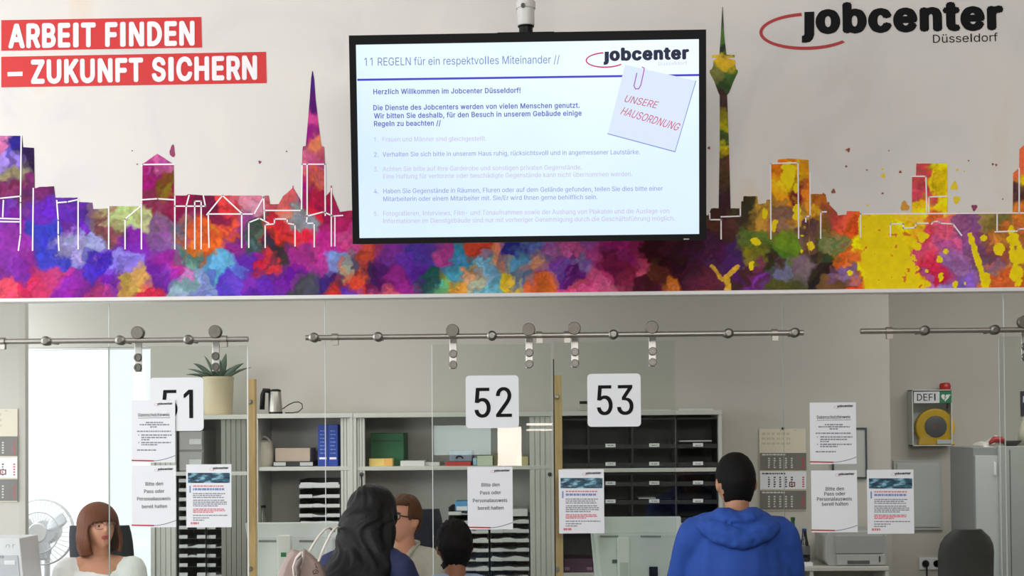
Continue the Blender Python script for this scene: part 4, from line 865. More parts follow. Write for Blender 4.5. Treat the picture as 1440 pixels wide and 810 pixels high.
def rail(p0, p1, yp, caps, stops, label):
    pm = (p0 + p1) / 2
    x0, x1 = at(p0, yp(p0), YRAIL).x, at(p1, yp(p1), YRAIL).x
    z = at(pm, yp(pm), YRAIL).z
    r = 0.0125
    o = thing('door_rail', ((x0 + x1) / 2, YRAIL, z), label, 'rail', 'steel rails of the sliding glass doors')
    MB().cyl((x0, YRAIL, z), (x1, YRAIL, z), r, n=24).build('rail_tube', MAT_STEEL, o, smooth=40)
    for c in caps:
        x = at(c, yp(c), YRAIL).x
        m = MB(); m.lathe([(0.010, -0.024), (0.014, -0.024), (0.0225, -0.019), (0.0225, 0.012), (0.010, 0.013), (0.010, YG - YRAIL)], (x, YRAIL, z), 'Y')
        m.build('bolt', MAT_BOLT, o, smooth=40)
    for c in stops:
        x = at(c, yp(c), YRAIL).x
        m = MB(); m.cyl((x - 0.014, YRAIL, z), (x + 0.014, YRAIL, z), 0.0185, n=24); m.box(x - 0.012, YRAIL - 0.012, z - 0.036, x + 0.016, YRAIL + 0.012, z - 0.012)
        m.build('stopper', MAT_STEEL, o, smooth=40)
    return o
yp = lambda p: 480.7 - 17.2 * p / 1440
rail(-60, 349, yp, (66, 170, 266), (3, 315), 'left steel rail with rollers above the sign for desk 51')
rail(430, 1130, yp, (442, 532, 692, 862.5, 1024, 1117), (471, 758, 797, 1089), 'long middle steel rail with four rollers above signs 52 and 53')
rail(1210, 1620, yp, (1299.5, 1398, 1520), (1250,), 'short right steel rail above the defibrillator box')
# ------------------------------------------------------------------ numbered signs
MAT_SIGN = M('white_sign', (226, 228, 232), 0.4, var=0.01)
for txt, bx, tx, capx, lab in (('51', (211, 531, 286.5, 606), (228, 588.5, 272, 588), 40, 'white square sign with number 51, half covered by a poster'),
                               ('52', (655, 528, 729.5, 602), (667.5, 587, 720, 586.3), 41.5, 'white square sign with number 52 hanging in the middle'),
                               ('53', (826, 525.5, 901, 600), (839.5, 583.5, 891, 582.8), 41.5, 'white square sign with number 53 beside the right oak post')):
    P_ = PY(YD - 0.001)
    u0_, v0_, u1_, v1_ = P_.rect(*bx)
    s_ = MB().prism(rounded(u0_, v0_, u1_, v1_, 0.018), P_, 0.0, 0.004).build('number_sign', MAT_SIGN)
    tag(s_, lab, 'sign', 'number signs on the sliding doors')
    m = MB(); lettering(m, P_, txt, tx[0], tx[1], tx[2], tx[3], capx, 0.012, 0.0048); m.build('lettering', MAT_INK, s_, fix=False)
# ------------------------------------------------------------------ posters
MAT_PAPER = M('white_paper', (226, 227, 232), 0.6, var=0.008)
MAT_GTXT = M('grey_print', (128, 130, 138), 0.6, var=0.02)
MAT_DTXT = M('charcoal_print', (58, 60, 68), 0.6, var=0.02)
MAT_RTXT = M('pale_red_print', (208, 120, 126), 0.6, var=0.02)
MAT_BTXT = M('blue_print', (120, 138, 190), 0.6, var=0.02)
def night_mat():
    m = bpy.data.materials.new('night_photo_print'); m.use_nodes = True
    nt = m.node_tree; b = nt.nodes['Principled BSDF']; b.inputs['Roughness'].default_value = 0.4
    tc = nt.nodes.new('ShaderNodeTexCoord'); mp = nt.nodes.new('ShaderNodeMapping'); mp.inputs['Scale'].default_value = (24, 1, 70); mp.inputs['Rotation'].default_value = (0, 0.14, 0)
    v = nt.nodes.new('ShaderNodeTexNoise'); v.inputs['Scale'].default_value = 1.0; v.inputs['Detail'].default_value = 3
    cr = nt.nodes.new('ShaderNodeValToRGB'); cr.color_ramp.elements[0].position = 0.38; cr.color_ramp.elements[0].color = lin((24, 44, 58)) + (1,)
    cr.color_ramp.elements[1].position = 0.66; cr.color_ramp.elements[1].color = lin((150, 196, 212)) + (1,)
    e = cr.color_ramp.elements.new(0.5); e.color = lin((44, 92, 116)) + (1,)
    nt.links.new(tc.outputs['Object'], mp.inputs['Vector']); nt.links.new(mp.outputs['Vector'], v.inputs['Vector']); nt.links.new(v.outputs['Fac'], cr.inputs[0]); nt.links.new(cr.outputs[0], b.inputs['Base Color'])
    return m
MAT_NIGHT = night_mat()
def bars(m, P_, x0, x1, y, h, off):
    x = x0
    while x < x1 - 1:
        w_ = min(random.uniform(1.5, 6), x1 - x)
        m.prism(uvs(P_, [(x, y + h / 2), (x + w_, y + h / 2), (x + w_, y - h / 2), (x, y - h / 2)]), P_, off - 0.0003, off)
        x += w_ + 0.8
def poster(kind, x0, y0, x1, y1, Y, label, rows=None):
    P_ = PY(Y)
    u0_, v0_, u1_, v1_ = P_.rect(x0, y0, x1, y1)
    o = MB().prism([(u0_, v0_), (u1_, v0_), (u1_, v1_), (u0_, v1_)], P_, 0.0, 0.0012).build('poster', MAT_PAPER)
    tag(o, label, 'poster', 'paper notices taped on the glass')
    W, H = x1 - x0, y1 - y0
    X = lambda r: x0 + r * W
    Yp = lambda r: y0 + r * H
    off = 0.0018
    k = 0.42 * W / 343.0
    cx = X(0.515) + 60 * k
    office_logo('logo_lettering', P_, o, off, lambda x, y: (cx + (x - 1128) * k, Yp(0.075) + (y - 45) * k), MAT_DTXT, MAT_RTXT, town=False)
    if kind == 'pass':
        m = MB()
        for s_, a, b, r in zip(('Bitte den', 'Pass oder', 'Personalausweis', 'bereit halten'), (.31, .28, .12, .23), (.71, .74, .88, .80), rows):
            lettering(m, P_, s_, X(a), Yp(r) + 2.4, X(b), Yp(r) + 1.8, 5.0, 0.014, off)
        m.build('lettering', MAT_DTXT, o, fix=False)
    if kind == 'data':
        m = MB()
        lettering(m, P_, 'Datenschutzhinweis', X(.15), Yp(.265), X(.87), Yp(.258), 4.6, 0.016, off)
        m.strip(uvs(P_, [(X(.15), Yp(.29)), (X(.88), Yp(.282))]), P_, 0.002, off)
        m.build('lettering', MAT_DTXT, o, fix=False)
        m = MB()
        for r, a, b in ((.36, .32, .72), (.395, .18, .86), (.43, .42, .60), (.50, .12, .9), (.56, .22, .92), (.60, .22, .8), (.635, .22, .42), (.68, .22, .9), (.715, .22, .6), (.80, .12, .56)):
            bars(m, P_, X(a), X(b), Yp(r), 1.8, off)
        m.prism(uvs(P_, [(X(.15), Yp(.57)), (X(.17), Yp(.57)), (X(.17), Yp(.55)), (X(.15), Yp(.55))]), P_, off - .0003, off)
        m.prism(uvs(P_, [(X(.15), Yp(.69)), (X(.17), Yp(.69)), (X(.17), Yp(.67)), (X(.15), Yp(.67))]), P_, off - .0003, off)
        m.build('body_text', MAT_GTXT, o, fix=False)
    if kind in ('pass', 'data'):
        m = MB(); m.strip(uvs(P_, [(X(.005), Yp(.965)), (X(.5), Yp(.972))]), P_, 0.006, off); m.build('red_rule', MAT_REDLINE, o, fix=False)
        m = MB(); pts = [(X(.5 + .5 * t / 8), Yp(.972 - .085 * (t / 8) ** 1.7)) for t in range(9)]
        m.strip(uvs(P_, pts), P_, 0.003, off + 0.0002); m.build('grey_curve', MAT_GTXT, o, fix=False)
    if kind == 'rules':
        m = MB(); m.prism(uvs(P_, [(X(.035), Yp(.295)), (X(.965), Yp(.295)), (X(.965), Yp(.135)), (X(.035), Yp(.135))]), P_, 0.001, off); m.build('header_picture', MAT_NIGHT, o, fix=False)
        m = MB(); bars(m, P_, X(.15), X(.85), Yp(.345), 1.8, off)
        for r, b in ((.71, .84), (.735, .86), (.76, .6)): bars(m, P_, X(.15), X(b), Yp(r), 1.5, off)
        bars(m, P_, X(.1), X(.28), Yp(.935), 3, off); m.build('red_text', MAT_RTXT, o, fix=False)
        m = MB(); bars(m, P_, X(.15), X(.84), Yp(.395), 3.0, off); m.prism(uvs(P_, [(X(.07), Yp(.45)), (X(.1), Yp(.45)), (X(.1), Yp(.34)), (X(.07), Yp(.34))]), P_, off - .0003, off); m.build('blue_heading', MAT_BTXT, o, fix=False)
        m = MB()
        for r, b in ((.465, .86), (.495, .8), (.525, .83), (.57, .85), (.60, .9), (.63, .9), (.66, .7), (.81, .92), (.85, .5), (.885, .4)): bars(m, P_, X(.15), X(b), Yp(r), 1.4, off)
        m.build('body_text', MAT_GTXT, o, fix=False)
    return o
YS = YD - 0.006; YS2 = YG - 0.003
poster('data', 185.5, 562.5, 246.5, 650.5, YS - 0.003, 'privacy notice poster covering the lower left of sign 51')
poster('pass', 185.5, 654.5, 247.5, 741.5, YS, 'passport notice poster beside the seated woman, under the privacy notice', (.30, .42, .54, .665))
poster('rules', 262, 653, 325.5, 741.5, YS, 'poster with blue photo strip on the left door under sign 51')
poster('pass', 657.5, 656.5, 721, 744.5, YS, 'passport notice poster hanging under sign 52', (.29, .415, .54, .66))
poster('rules', 786, 660, 849.5, 750, YS, 'poster with blue photo strip on the oak post under sign 53')
poster('data', 1139, 566, 1204, 652.5, YS2, 'privacy notice poster right of the wall calendar, above the printer', None)
poster('pass', 1141, 661.5, 1205.5, 748.5, YS2, 'passport notice poster in front of the printer, beside the bottles', (.30, .38, .465, .545))
poster('rules', 1219.5, 660.5, 1285, 750.5, YS2, 'rightmost poster with blue photo strip before the grey wall box')
# ------------------------------------------------------------------ oak posts behind the glass
for p0, p1, pt, ybt, lab in ((348.5, 360, 533, 565, 'upright oak post left of the kettle shelf'), (779.5, 791, 528, 558, 'upright oak post between sign 52 and sign 53')):
    x0, zb, x1, z1 = R(p0, pt, p1, 800, 6.72)
    o = thing('oak_post', ((x0 + x1) / 2, 6.74, 0.74), lab, 'post', 'oak posts of the counter screen')
    MB().box(x0, 6.70, 0.741, x1, 6.745, z1).build('post', MAT_WOOD, o, bevel=0.002)
    for yy in (ybt, 800):
        b = at(p0 + 4, yy, 6.7); m = MB(); m.lathe([(0.011, 0.0), (0.011, -0.02), (0.007, -0.024)], (b.x, 6.70, b.z), 'Y'); m.build('clamp', MAT_STEEL, o, smooth=40)
# ------------------------------------------------------------------ cupboards
YC, DC = 8.75, 0.43
MAT_CAB = M('cupboard_grey', (196, 195, 188), 0.5, var=0.02)
MAT_CABIN = M('cupboard_inside', (186, 184, 178), 0.6, var=0.03)
MAT_DARKIN = M('sorter_black', (20, 20, 21), 0.5, var=0.08)
def shutter_mat():
    return M('slatted_shutter', (196, 195, 188), 0.5, var=0.03, scale=40, stretch=(4, 1, 0.02))
def cupboard(p0, p1, ptop, shelves, sl, sr, label, inner=None):
    x0, _, x1, zt = R(p0, ptop, p1, 760, YC)
    pm = (p0 + p1) / 2
    o = thing('cupboard', ((x0 + x1) / 2, YC + DC / 2, 0), label, 'cupboard', 'grey office cupboards along the back wall')
    t = 0.02
    m = MB()
    m.box(x0, YC, 0, x0 + t, YC + DC, zt); m.box(x1 - t, YC, 0, x1, YC + DC, zt)
    m.box(x0, YC - 0.004, zt - 0.028, x1, YC + DC, zt); m.box(x0, YC, 0.06, x1, YC + DC, 0.08)
    m.build('carcass', MAT_CAB, o, bevel=0.002)
    MB().box(x0 + t, YC + DC - 0.012, 0.08, x1 - t, YC + DC - 0.002, zt - 0.028).build('back_panel', inner or MAT_CABIN, o)
    for s in shelves:
        z = at(pm, s, YC).z
        MB().box(x0 + t, YC + 0.01, z - 0.024, x1 - t, YC + DC - 0.012, z).build('shelf', MAT_CAB, o, bevel=0.002)
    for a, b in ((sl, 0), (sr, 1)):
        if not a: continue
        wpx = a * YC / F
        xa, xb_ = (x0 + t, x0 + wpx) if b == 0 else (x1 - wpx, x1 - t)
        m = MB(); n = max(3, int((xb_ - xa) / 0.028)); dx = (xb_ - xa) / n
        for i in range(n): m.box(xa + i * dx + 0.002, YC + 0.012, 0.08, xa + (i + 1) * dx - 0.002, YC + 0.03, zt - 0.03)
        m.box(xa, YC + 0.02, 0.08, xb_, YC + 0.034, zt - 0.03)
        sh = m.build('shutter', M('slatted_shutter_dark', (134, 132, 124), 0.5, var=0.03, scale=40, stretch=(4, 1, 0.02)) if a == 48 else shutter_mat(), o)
        if sl and p0 == 497:
            if b == 0:
                q = at(508, 667, YC); mm = MB(); mm.lathe([(0.012, 0.012), (0.012, -0.004), (0.006, -0.006)], (q.x, YC, q.z), 'Y'); mm.build('lock', M('dark_metal', (70, 70, 72), 0.4, 0.8), sh, smooth=40)
                mm = MB(); mm.tube([(q.x, YC - 0.006, q.z - 0.01), (q.x + 0.004, YC - 0.008, q.z - 0.05), (q.x + 0.001, YC - 0.006, q.z - 0.09)], 0.004, 8); mm.build('key_cord', MAT_BLACK, sh)
            else:
                q = at(773, 667, YC); mm = MB(); mm.lathe([(0.012, 0.012), (0.012, -0.004), (0.006, -0.006)], (q.x, YC, q.z), 'Y'); mm.build('lock', M('dark_metal', (70, 70, 72)), sh, smooth=40)
    return o, zt
def zs(px, py): return at(px, py, YC).z
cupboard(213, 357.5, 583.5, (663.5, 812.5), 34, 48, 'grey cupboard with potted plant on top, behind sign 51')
cupboard(358.5, 496.5, 581.5, (656.5, 760), 0, 18, 'grey open cupboard with kettle on top and two blue binders inside')
cupboard(497, 779, 580, (655.5, 817.5), 16, 34, 'wide grey cupboard behind sign 52 with green box file')
cupboard(781, 1016, 577.5, (658.5, 736.5, 806), 0, 0, 'grey cupboard with black pigeonholes behind sign 53', M('dark_inside', (60, 58, 56), 0.6, var=0.03))
# ------------------------------------------------------------------ letter trays
MAT_TRAY = M('tray_black', (38, 38, 42), 0.5, var=0.05)
MAT_TLIP = M('tray_label', (184, 184, 182), 0.5, var=0.03)
ORD = ['top', 'second', 'third', 'fourth', 'fifth', 'sixth', 'seventh', 'eighth', 'ninth', 'tenth', 'eleventh']
_tray = {}
def make_tray(w_, d=0.33, h=0.052):
    t = thing('letter_tray', (0, 0, 0), None, 'letter tray')
    m = MB(); m.box(-w_ / 2, 0, 0, w_ / 2, d, 0.003); m.box(-w_ / 2, 0, 0, -w_ / 2 + 0.004, d, h - 0.006); m.box(w_ / 2 - 0.004, 0, 0, w_ / 2, d, h - 0.006); m.box(-w_ / 2, d - 0.004, 0, w_ / 2, d, h - 0.006)
    m.build('tray_body', MAT_TRAY, t)
    k = w_ * 0.32
    m = MB(); m.hexa([(-w_ / 2, -0.008, 0.004), (-w_ / 2 + k, -0.008, 0.004), (-w_ / 2 + k, 0, 0.0), (-w_ / 2, 0, 0.0), (-w_ / 2, -0.002, 0.024), (-w_ / 2 + k, -0.002, 0.024), (-w_ / 2 + k, 0.003, 0.024), (-w_ / 2, 0.003, 0.024)])
    m.build('front_lip', MAT_TLIP, t)
    m = MB(); m.hexa([(w_ / 2 - k, -0.008, 0.004), (w_ / 2, -0.008, 0.004), (w_ / 2, 0, 0), (w_ / 2 - k, 0, 0), (w_ / 2 - k, -0.002, 0.024), (w_ / 2, -0.002, 0.024), (w_ / 2, 0.003, 0.024), (w_ / 2 - k, 0.003, 0.024)])
    m.build('front_lip', MAT_TLIP, t)
    return t
def copy_thing(src, loc, label, group=None):
    o = src.copy(); COL.objects.link(o); o.location = loc; o['label'] = label
    if group: o['group'] = group
    for ch in list(src.children):
        c = ch.copy(); COL.objects.link(c); c.parent = o
    return o
MAT_SHEETS = M('paper_sheets', (206, 206, 204), 0.6, var=0.03, scale=60, stretch=(0.1, 0.1, 4))
def tray_stack(p0, p1, ys, where, group, fills, yo=0.03):
    x0, _, x1, _ = R(p0, ys[0], p1, ys[-1], YC + yo)
    w_ = x1 - x0; xc = (x0 + x1) / 2
    pm = (p0 + p1) / 2
    zz = [at(pm, y, YC + yo).z - 0.012 for y in ys]
    src = None
    for i, z in enumerate(zz):
        lab = '%s letter tray of the %s' % (ORD[i], where)
        if src is None:
            h = (zz[0] - zz[-1]) / max(1, len(zz) - 1)
            src = make_tray(w_, 0.33, h); t = src; t.location = (xc, YC + yo, z); tag(t, lab, None, group)
        else: t = copy_thing(src, (xc, YC + yo, z), lab, group)
        if fills[i % len(fills)] > 0:
            hh = fills[i % len(fills)]
            m = MB(); n = 10; rings = []
            for q in range(n + 1):
                xx = -w_ / 2 + 0.008 + (w_ - 0.016) * q / n
                dz = 0.006 * math.sin(q * 0.9 + i * 2) * (1 if hh < 0.03 else 0.3)
                rings.append([(xc + xx, YC + yo - 0.002, z + 0.004), (xc + xx, YC + yo + 0.31, z + 0.004), (xc + xx, YC + yo + 0.31, z + 0.004 + hh * 0.6), (xc + xx, YC + yo - 0.004, z + 0.006 + hh + dz)])
            m.ring_loft(rings)
            p = m.build('paper_stack', MAT_SHEETS)
            tag(p, 'white paper in the %s letter tray of the %s' % (ORD[i], where), 'paper', 'papers in the ' + where)
    return zz[-1], zz[0]
tray_stack(421, 478, [684, 698, 711.5, 725, 738.5, 752], 'stack under the blue binders', 'letter trays under the blue binders', [0.03, 0.012, 0.016, 0.012])
tray_stack(631, 687, [722 + 13.1 * i for i in range(8)], 'left stack behind the middle passport notice', 'letter trays in the wide cupboard', [0.006, 0.02, 0.016, 0.022, 0.014])
tray_stack(690, 744, [734 + 13.2 * i for i in range(7)], 'right stack beside the middle passport notice', 'letter trays in the wide cupboard', [0.016, 0.02, 0.02, 0.014, 0.022])
tray_stack(252, 289, [676 + 13.2 * i for i in range(11)], 'left stack behind the left blue poster', 'letter trays in the plant cupboard', [0.006, 0.0, 0.0, 0.010])
tray_stack(291, 330, [676 + 13.2 * i for i in range(11)], 'right stack behind the left blue poster', 'letter trays in the plant cupboard', [0.0, 0.008, 0.0], 0.055)
def ybox(name, p0, y0, p1, y1, yo, dep, mat, label, cat, bevel=0.003, group=None, Y=YC, zsnap=None):
    x0, z0, x1, z1 = R(p0, y0, p1, y1, Y + yo)
    if zsnap is not None: z0 = zsnap
    o = MB().box(x0, Y + yo, z0, x1, Y + yo + dep, z1).build(name, mat, bevel=bevel)
    return tag(o, label, cat, group)
# shelf tops
zA, zB, zC = zs(285, 663.5), zs(427, 656.5), zs(638, 655.5)
ztA, ztB, ztC, ztD = zs(285, 583.5), zs(427, 581.5), zs(638, 580), zs(898, 577.5)
# left cupboard: grey drawer box
x0, z0, x1, z1 = R(251, 606, 286, 663, YC + 0.04)
o = thing('drawer_box', ((x0 + x1) / 2, YC + 0.2, zA), 'grey two-drawer desktop box under sign 51', 'drawer box')
MB().box(x0, YC + 0.045, zA, x1, YC + 0.36, z1).build('housing', M('drawer_grey', (140, 138, 138), 0.5, var=0.03), o, bevel=0.004)
for k in range(2):
    za = zA + 0.008 + k * (z1 - zA) / 2; zb = zA + (k + 1) * (z1 - zA) / 2 - 0.006
    d = MB().box(x0 + 0.006, YC + 0.036, za, x1 - 0.006, YC + 0.05, zb).build('drawer', M('drawer_front', (156, 152, 152), 0.5, var=0.03), o, bevel=0.003)
    MB().box(x0 + 0.07, YC + 0.033, za + 0.035, x1 - 0.012, YC + 0.037, za + 0.068).build('label_card', M('card_grey', (196, 196, 196), 0.5), d)
# ------------------------------------------------------------------ plant
c = at(307, 583, YC + 0.2)
x0, z0, x1, z1 = R(286, 530, 329, 583, YC + 0.2)
o = thing('potted_plant', (c.x, YC + 0.2, ztA), 'spiky aloe in a large beige pot on the left cupboard', 'plant')
rr = (x1 - x0) / 2; hh = z1 - ztA
m = MB(); m.lathe([(rr * 0.86, 0), (rr * 0.9, 0.004), (rr, hh - 0.02), (rr * 1.02, hh - 0.016), (rr * 1.02, hh), (rr * 0.93, hh), (rr * 0.9, hh - 0.03), (0.01, hh - 0.032)], (c.x, YC + 0.2, ztA))
m.build('pot', M('beige_ceramic', (198, 182, 152), 0.6, var=0.05), o, smooth=40)
MAT_LEAF = M('aloe_leaf', (74, 92, 78), 0.5, var=0.2, scale=20)
for lx, ly, wd, yo in ((262, 527, 7, -.08), (264, 519, 6, .05), (272, 511, 10, -.03), (287, 500, 6, .04), (318, 497, 15, 0), (310, 506, 12, -.06), (343, 511, 10, .0), (353, 517, 6, -.07), (330, 516, 8, .08), (296, 512, 9, -.1), (282, 524, 7, -.14)):
    e = at(lx, ly, YC + 0.2 + yo); s0 = Vector((c.x + (e.x - c.x) * 0.12, YC + 0.2, ztA + hh - 0.03))
    e = Vector((e.x, YC + 0.2 + yo, e.z))
    mid = s0.lerp(e, 0.5) + Vector((0, 0, 0.035 if abs(lx - 310) > 15 else 0))
    path = [(1 - t) ** 2 * s0 + 2 * t * (1 - t) * mid + t * t * e for t in [i / 8 for i in range(9)]]
    a_ = wd * YC / F / 2
    m = MB(); m.tube(path, [(a_ * (0.6 + 1.2 * t - 1.78 * t * t), 0.003 + 0.004 * (1 - t)) for t in [i / 8 for i in range(9)]], 8, ref=(1, 0, 0.2))
    m.build('leaf', MAT_LEAF, o, smooth=True)
# ------------------------------------------------------------------ kettle
yk = YC + 0.12
x0, z0, x1, z1 = R(378, 548, 397, 581, yk)
cx = (x0 + x1) / 2; rr = (x1 - x0) / 2; hh = z1 - ztB
o = thing('kettle', (cx, yk, ztB), 'steel electric kettle with black handle and looping cord on the cupboard', 'kettle')
m = MB(); m.lathe([(rr, 0.012), (rr * 0.98, 0.03), (rr * 0.80, hh - 0.012), (rr * 0.74, hh - 0.008)], (cx, yk, ztB)); m.build('body', MAT_STEEL, o, smooth=40)
m = MB(); m.lathe([(rr * 1.02, 0.0), (rr * 1.02, 0.012), (rr, 0.013)], (cx, yk, ztB)); m.build('base', MAT_BLACK, o, smooth=40)
m = MB(); m.lathe([(rr * 0.82, hh - 0.012), (rr * 0.82, hh - 0.004), (rr * 0.6, hh + 0.002), (0.012, hh + 0.004)], (cx, yk, ztB)); m.build('lid', MAT_BLACK, o, smooth=40)
q = [at(380, 550, yk), at(372, 549, yk), at(370, 555, yk), at(369, 576, yk)]
m = MB(); m.tube([(p.x, yk - 0.01, p.z) for p in q], [(0.012, 0.016)] * 4, 10, ref=(1, 0, 0.3)); m.build('handle', MAT_BLACK, o, smooth=True)
m = MB(); b = at(381, 565, yk); m.box(cx - rr * 1.0, yk - 0.016, ztB + 0.01, cx - rr * 0.45, yk + 0.016, ztB + hh - 0.01); m.build('handle_strip', MAT_BLACK, o, bevel=0.004)
q = [(390, 578), (398, 574), (405, 569), (413, 565.5), (419, 565), (424, 568), (424.5, 574), (419, 579), (410, 580.5), (400, 580.5)]
m = MB(); m.tube([(lambda p: (p.x, yk + 0.02, max(p.z, ztB + 0.004)))(at(a, b, yk)) for a, b in q], 0.0032, 8); m.build('cord', MAT_BLACK, o, smooth=True)
# ------------------------------------------------------------------ middle-left cupboard contents
yk = YC + 0.14
x0, z0, x1, z1 = R(358.5, 622, 385, 656, yk); cx = (x0 + x1) / 2; rr = (x1 - x0) / 2; hh = z1 - zB
o = thing('jug', (cx, yk, zB), 'cream lidded jug with a hoop handle below the kettle', 'jug')
MAT_CREAM = M('cream_ceramic', (206, 200, 184), 0.4, var=0.04)
m = MB(); m.lathe([(rr * 0.8, 0), (rr, 0.02), (rr * 0.98, hh * 0.6), (rr * 0.88, hh - 0.012)], (cx, yk, zB)); m.build('body', MAT_CREAM, o, smooth=40)
m = MB(); m.lathe([(rr * 0.92, hh - 0.012), (rr * 0.9, hh - 0.002), (rr * 0.4, hh + 0.012), (0.008, hh + 0.014)], (cx, yk, zB)); m.build('lid', MAT_CREAM, o, smooth=40)
m = MB(); m.tube([(cx - rr * 0.8 + rr * 1.6 * t, yk, zB + hh - 0.01 + 0.045 * math.sin(PI * t)) for t in [i / 10 for i in range(11)]], 0.007, 8); m.build('handle', MAT_CREAM, o, smooth=True)
o = ybox('letter_tray', 385, 649, 440, 656, 0.08, 0.28, MAT_TRAY, 'flat black tray carrying a beige box', 'tray', 0.002, zsnap=zB)
tz = at(412, 649, YC + 0.08).z
for a, b in ((385, 402), (422, 440)):
    x0, z0, x1, z1 = R(a, 650, b, 655, YC + 0.075); MB().box(x0, YC + 0.070, z0, x1, YC + 0.079, z1).build('front_lip', MAT_TLIP, o)
ybox('carton', 387, 630, 436, 649, 0.10, 0.22, M('beige_card', (186, 168, 150), 0.7, var=0.06), 'beige carton on a black tray beside the jug', 'box', 0.003, zsnap=tz)
MAT_BLUE = M('blue_binder', (34, 66, 158), 0.4, var=0.12, scale=25)
for a, b, lab in ((447, 461, 'left blue binder beside the beige carton'), (461.5, 475, 'right blue binder against the cupboard side')):
    o = ybox('binder', a, 597, b, 656, 0.08, 0.3, MAT_BLUE, lab, 'binder', 0.002, 'blue binders in the cupboard', zsnap=zB)
    m = MB(); P_ = PY(YC + 0.0798)
    for r in range(7): bars(m, P_, a + 3, b - 3, 606 + r * 5.2, 1.2, 0.0006)
    m.build('spine_text', M('pale_blue_print', (120, 150, 214), 0.5), o, fix=False)
    m = MB(); m.prism(uvs(P_, [(a + 2, 646), (b - 2, 646), (b - 2, 643), (a + 2, 643)]), P_, 0, 0.0008); m.build('spine_label', M('white_print', (243, 236, 240)), o, fix=False)
yk = YC + 0.1
c = at(369, 742, yk)
o = thing('bottle', (c.x, yk, zs(427, 760)), 'small grey glass bottle low in the kettle cupboard', 'bottle')
m = MB(); zz0 = at(369, 745, yk).z - wloc(o).z; m.lathe([(0.03, 0), (0.034, 0.01), (0.034, zz0 + 0.06), (0.02, zz0 + 0.10), (0.02, zz0 + 0.14)], (c.x, yk, o.location.z)); m.build('body', M('smoke_glass', (112, 112, 104), 0.2, var=0.1), o, smooth=40)
m = MB(); m.lathe([(0.022, zz0 + 0.138), (0.022, zz0 + 0.152)], (c.x, yk, o.location.z)); m.build('cap', MAT_BLACK, o, smooth=40)
sh2 = zs(427, 760)
# ------------------------------------------------------------------ wide cupboard contents
o = ybox('box_file', 521, 609, 568, 655, 0.16, 0.24, M('green_card', (28, 98, 58), 0.5, var=0.08), 'green box file standing in the wide cupboard', 'box file', 0.004, zsnap=zC)
x0, z0, x1, z1 = R(523, 619, 566, 621, YC + 0.16); MB().box(x0, YC + 0.156, z0, x1, YC + 0.161, z1).build('lid_edge', M('green_card_dark', (20, 76, 44), 0.5), o)
o = ybox('carton', 519, 645, 552, 655, 0.06, 0.09, M('yellow_card', (224, 196, 112), 0.6, var=0.06), 'small yellow carton before the green box file', 'box', 0.002, zsnap=zC)
x0, z0, x1, z1 = R(540, 645.5, 551, 654, YC + 0.06); MB().box(x0, YC + 0.058, z0, x1, YC + 0.061, z1).build('orange_panel', M('orange_card', (226, 170, 90), 0.6), o)
for a, b, t_, yo, lab in ((563, 597, 648, .06, 'white paper pile right of the green box file'), (586, 618, 650, .1, 'flat white paper pile behind the glass door edge')):
    o = ybox('paper_pile', a, t_, b, 655, yo, 0.28, MAT_SHEETS, lab, 'paper', 0.001, zsnap=zC)
ybox('folder', 626, 649.5, 662, 655, 0.06, 0.26, M('red_card', (178, 48, 42), 0.5, var=0.05), 'flat red folder under a grey blue case', 'folder', 0.002, zsnap=zC)
o = ybox('case', 632, 634, 664, 649.5, 0.08, 0.2, M('slate_plastic', (128, 142, 158), 0.5, var=0.05), 'grey blue case lying on a red folder', 'case', 0.008, zsnap=at(644, 649.5, YC + 0.06).z)
m = MB(); q = at(646, 645, YC + 0.075); m.tube([(q.x + 0.02 * math.cos(a), YC + 0.076, q.z + 0.016 * math.sin(a)) for a in [PI * i / 8 for i in range(9)]], 0.004, 8); m.build('handle', MAT_BLACK, o, smooth=True)
ybox('tape_roll', 665, 644, 671, 655, 0.08, 0.06, M('pale_blue', (150, 186, 204), 0.4), 'small light blue block beside the grey blue case', 'block', 0.008, zsnap=zC)
ybox('carton', 671, 641, 693, 655, 0.07, 0.2, M('pale_green_card', (190, 198, 176), 0.6, var=0.05), 'pale green carton above the middle passport notice', 'box', 0.003, zsnap=zC)
ybox('carton', 694, 639, 700, 655, 0.09, 0.2, M('olive_card', (128, 120, 88), 0.6, var=0.05), 'narrow olive carton above the middle passport notice', 'box', 0.002, zsnap=zC)
ybox('carton', 727, 642, 743, 655, 0.07, 0.2, M('sand_card', (190, 178, 132), 0.6, var=0.05), 'sand coloured carton at the right end of the shelf', 'box', 0.003, zsnap=zC)
tz = at(659, 722, YC + 0.03).z - 0.012 + 0.012
o = ybox('package', 640, 705, 659, 718.5, 0.08, 0.18, M('sky_blue_wrap', (84, 150, 200), 0.35, var=0.25, scale=30), 'blue and white package on the left tray stack', 'package', 0.004)
x0, z0, x1, z1 = R(642, 712, 657, 718, YC + 0.08); MB().box(x0, YC + 0.077, z0, x1, YC + 0.081, z1).build('white_panel', MAT_PAPER, o)
ybox('paper_pile', 696, 716, 742, 726, 0.06, 0.26, MAT_SHEETS, 'loose papers on top of the right tray stack', 'paper', 0.002)
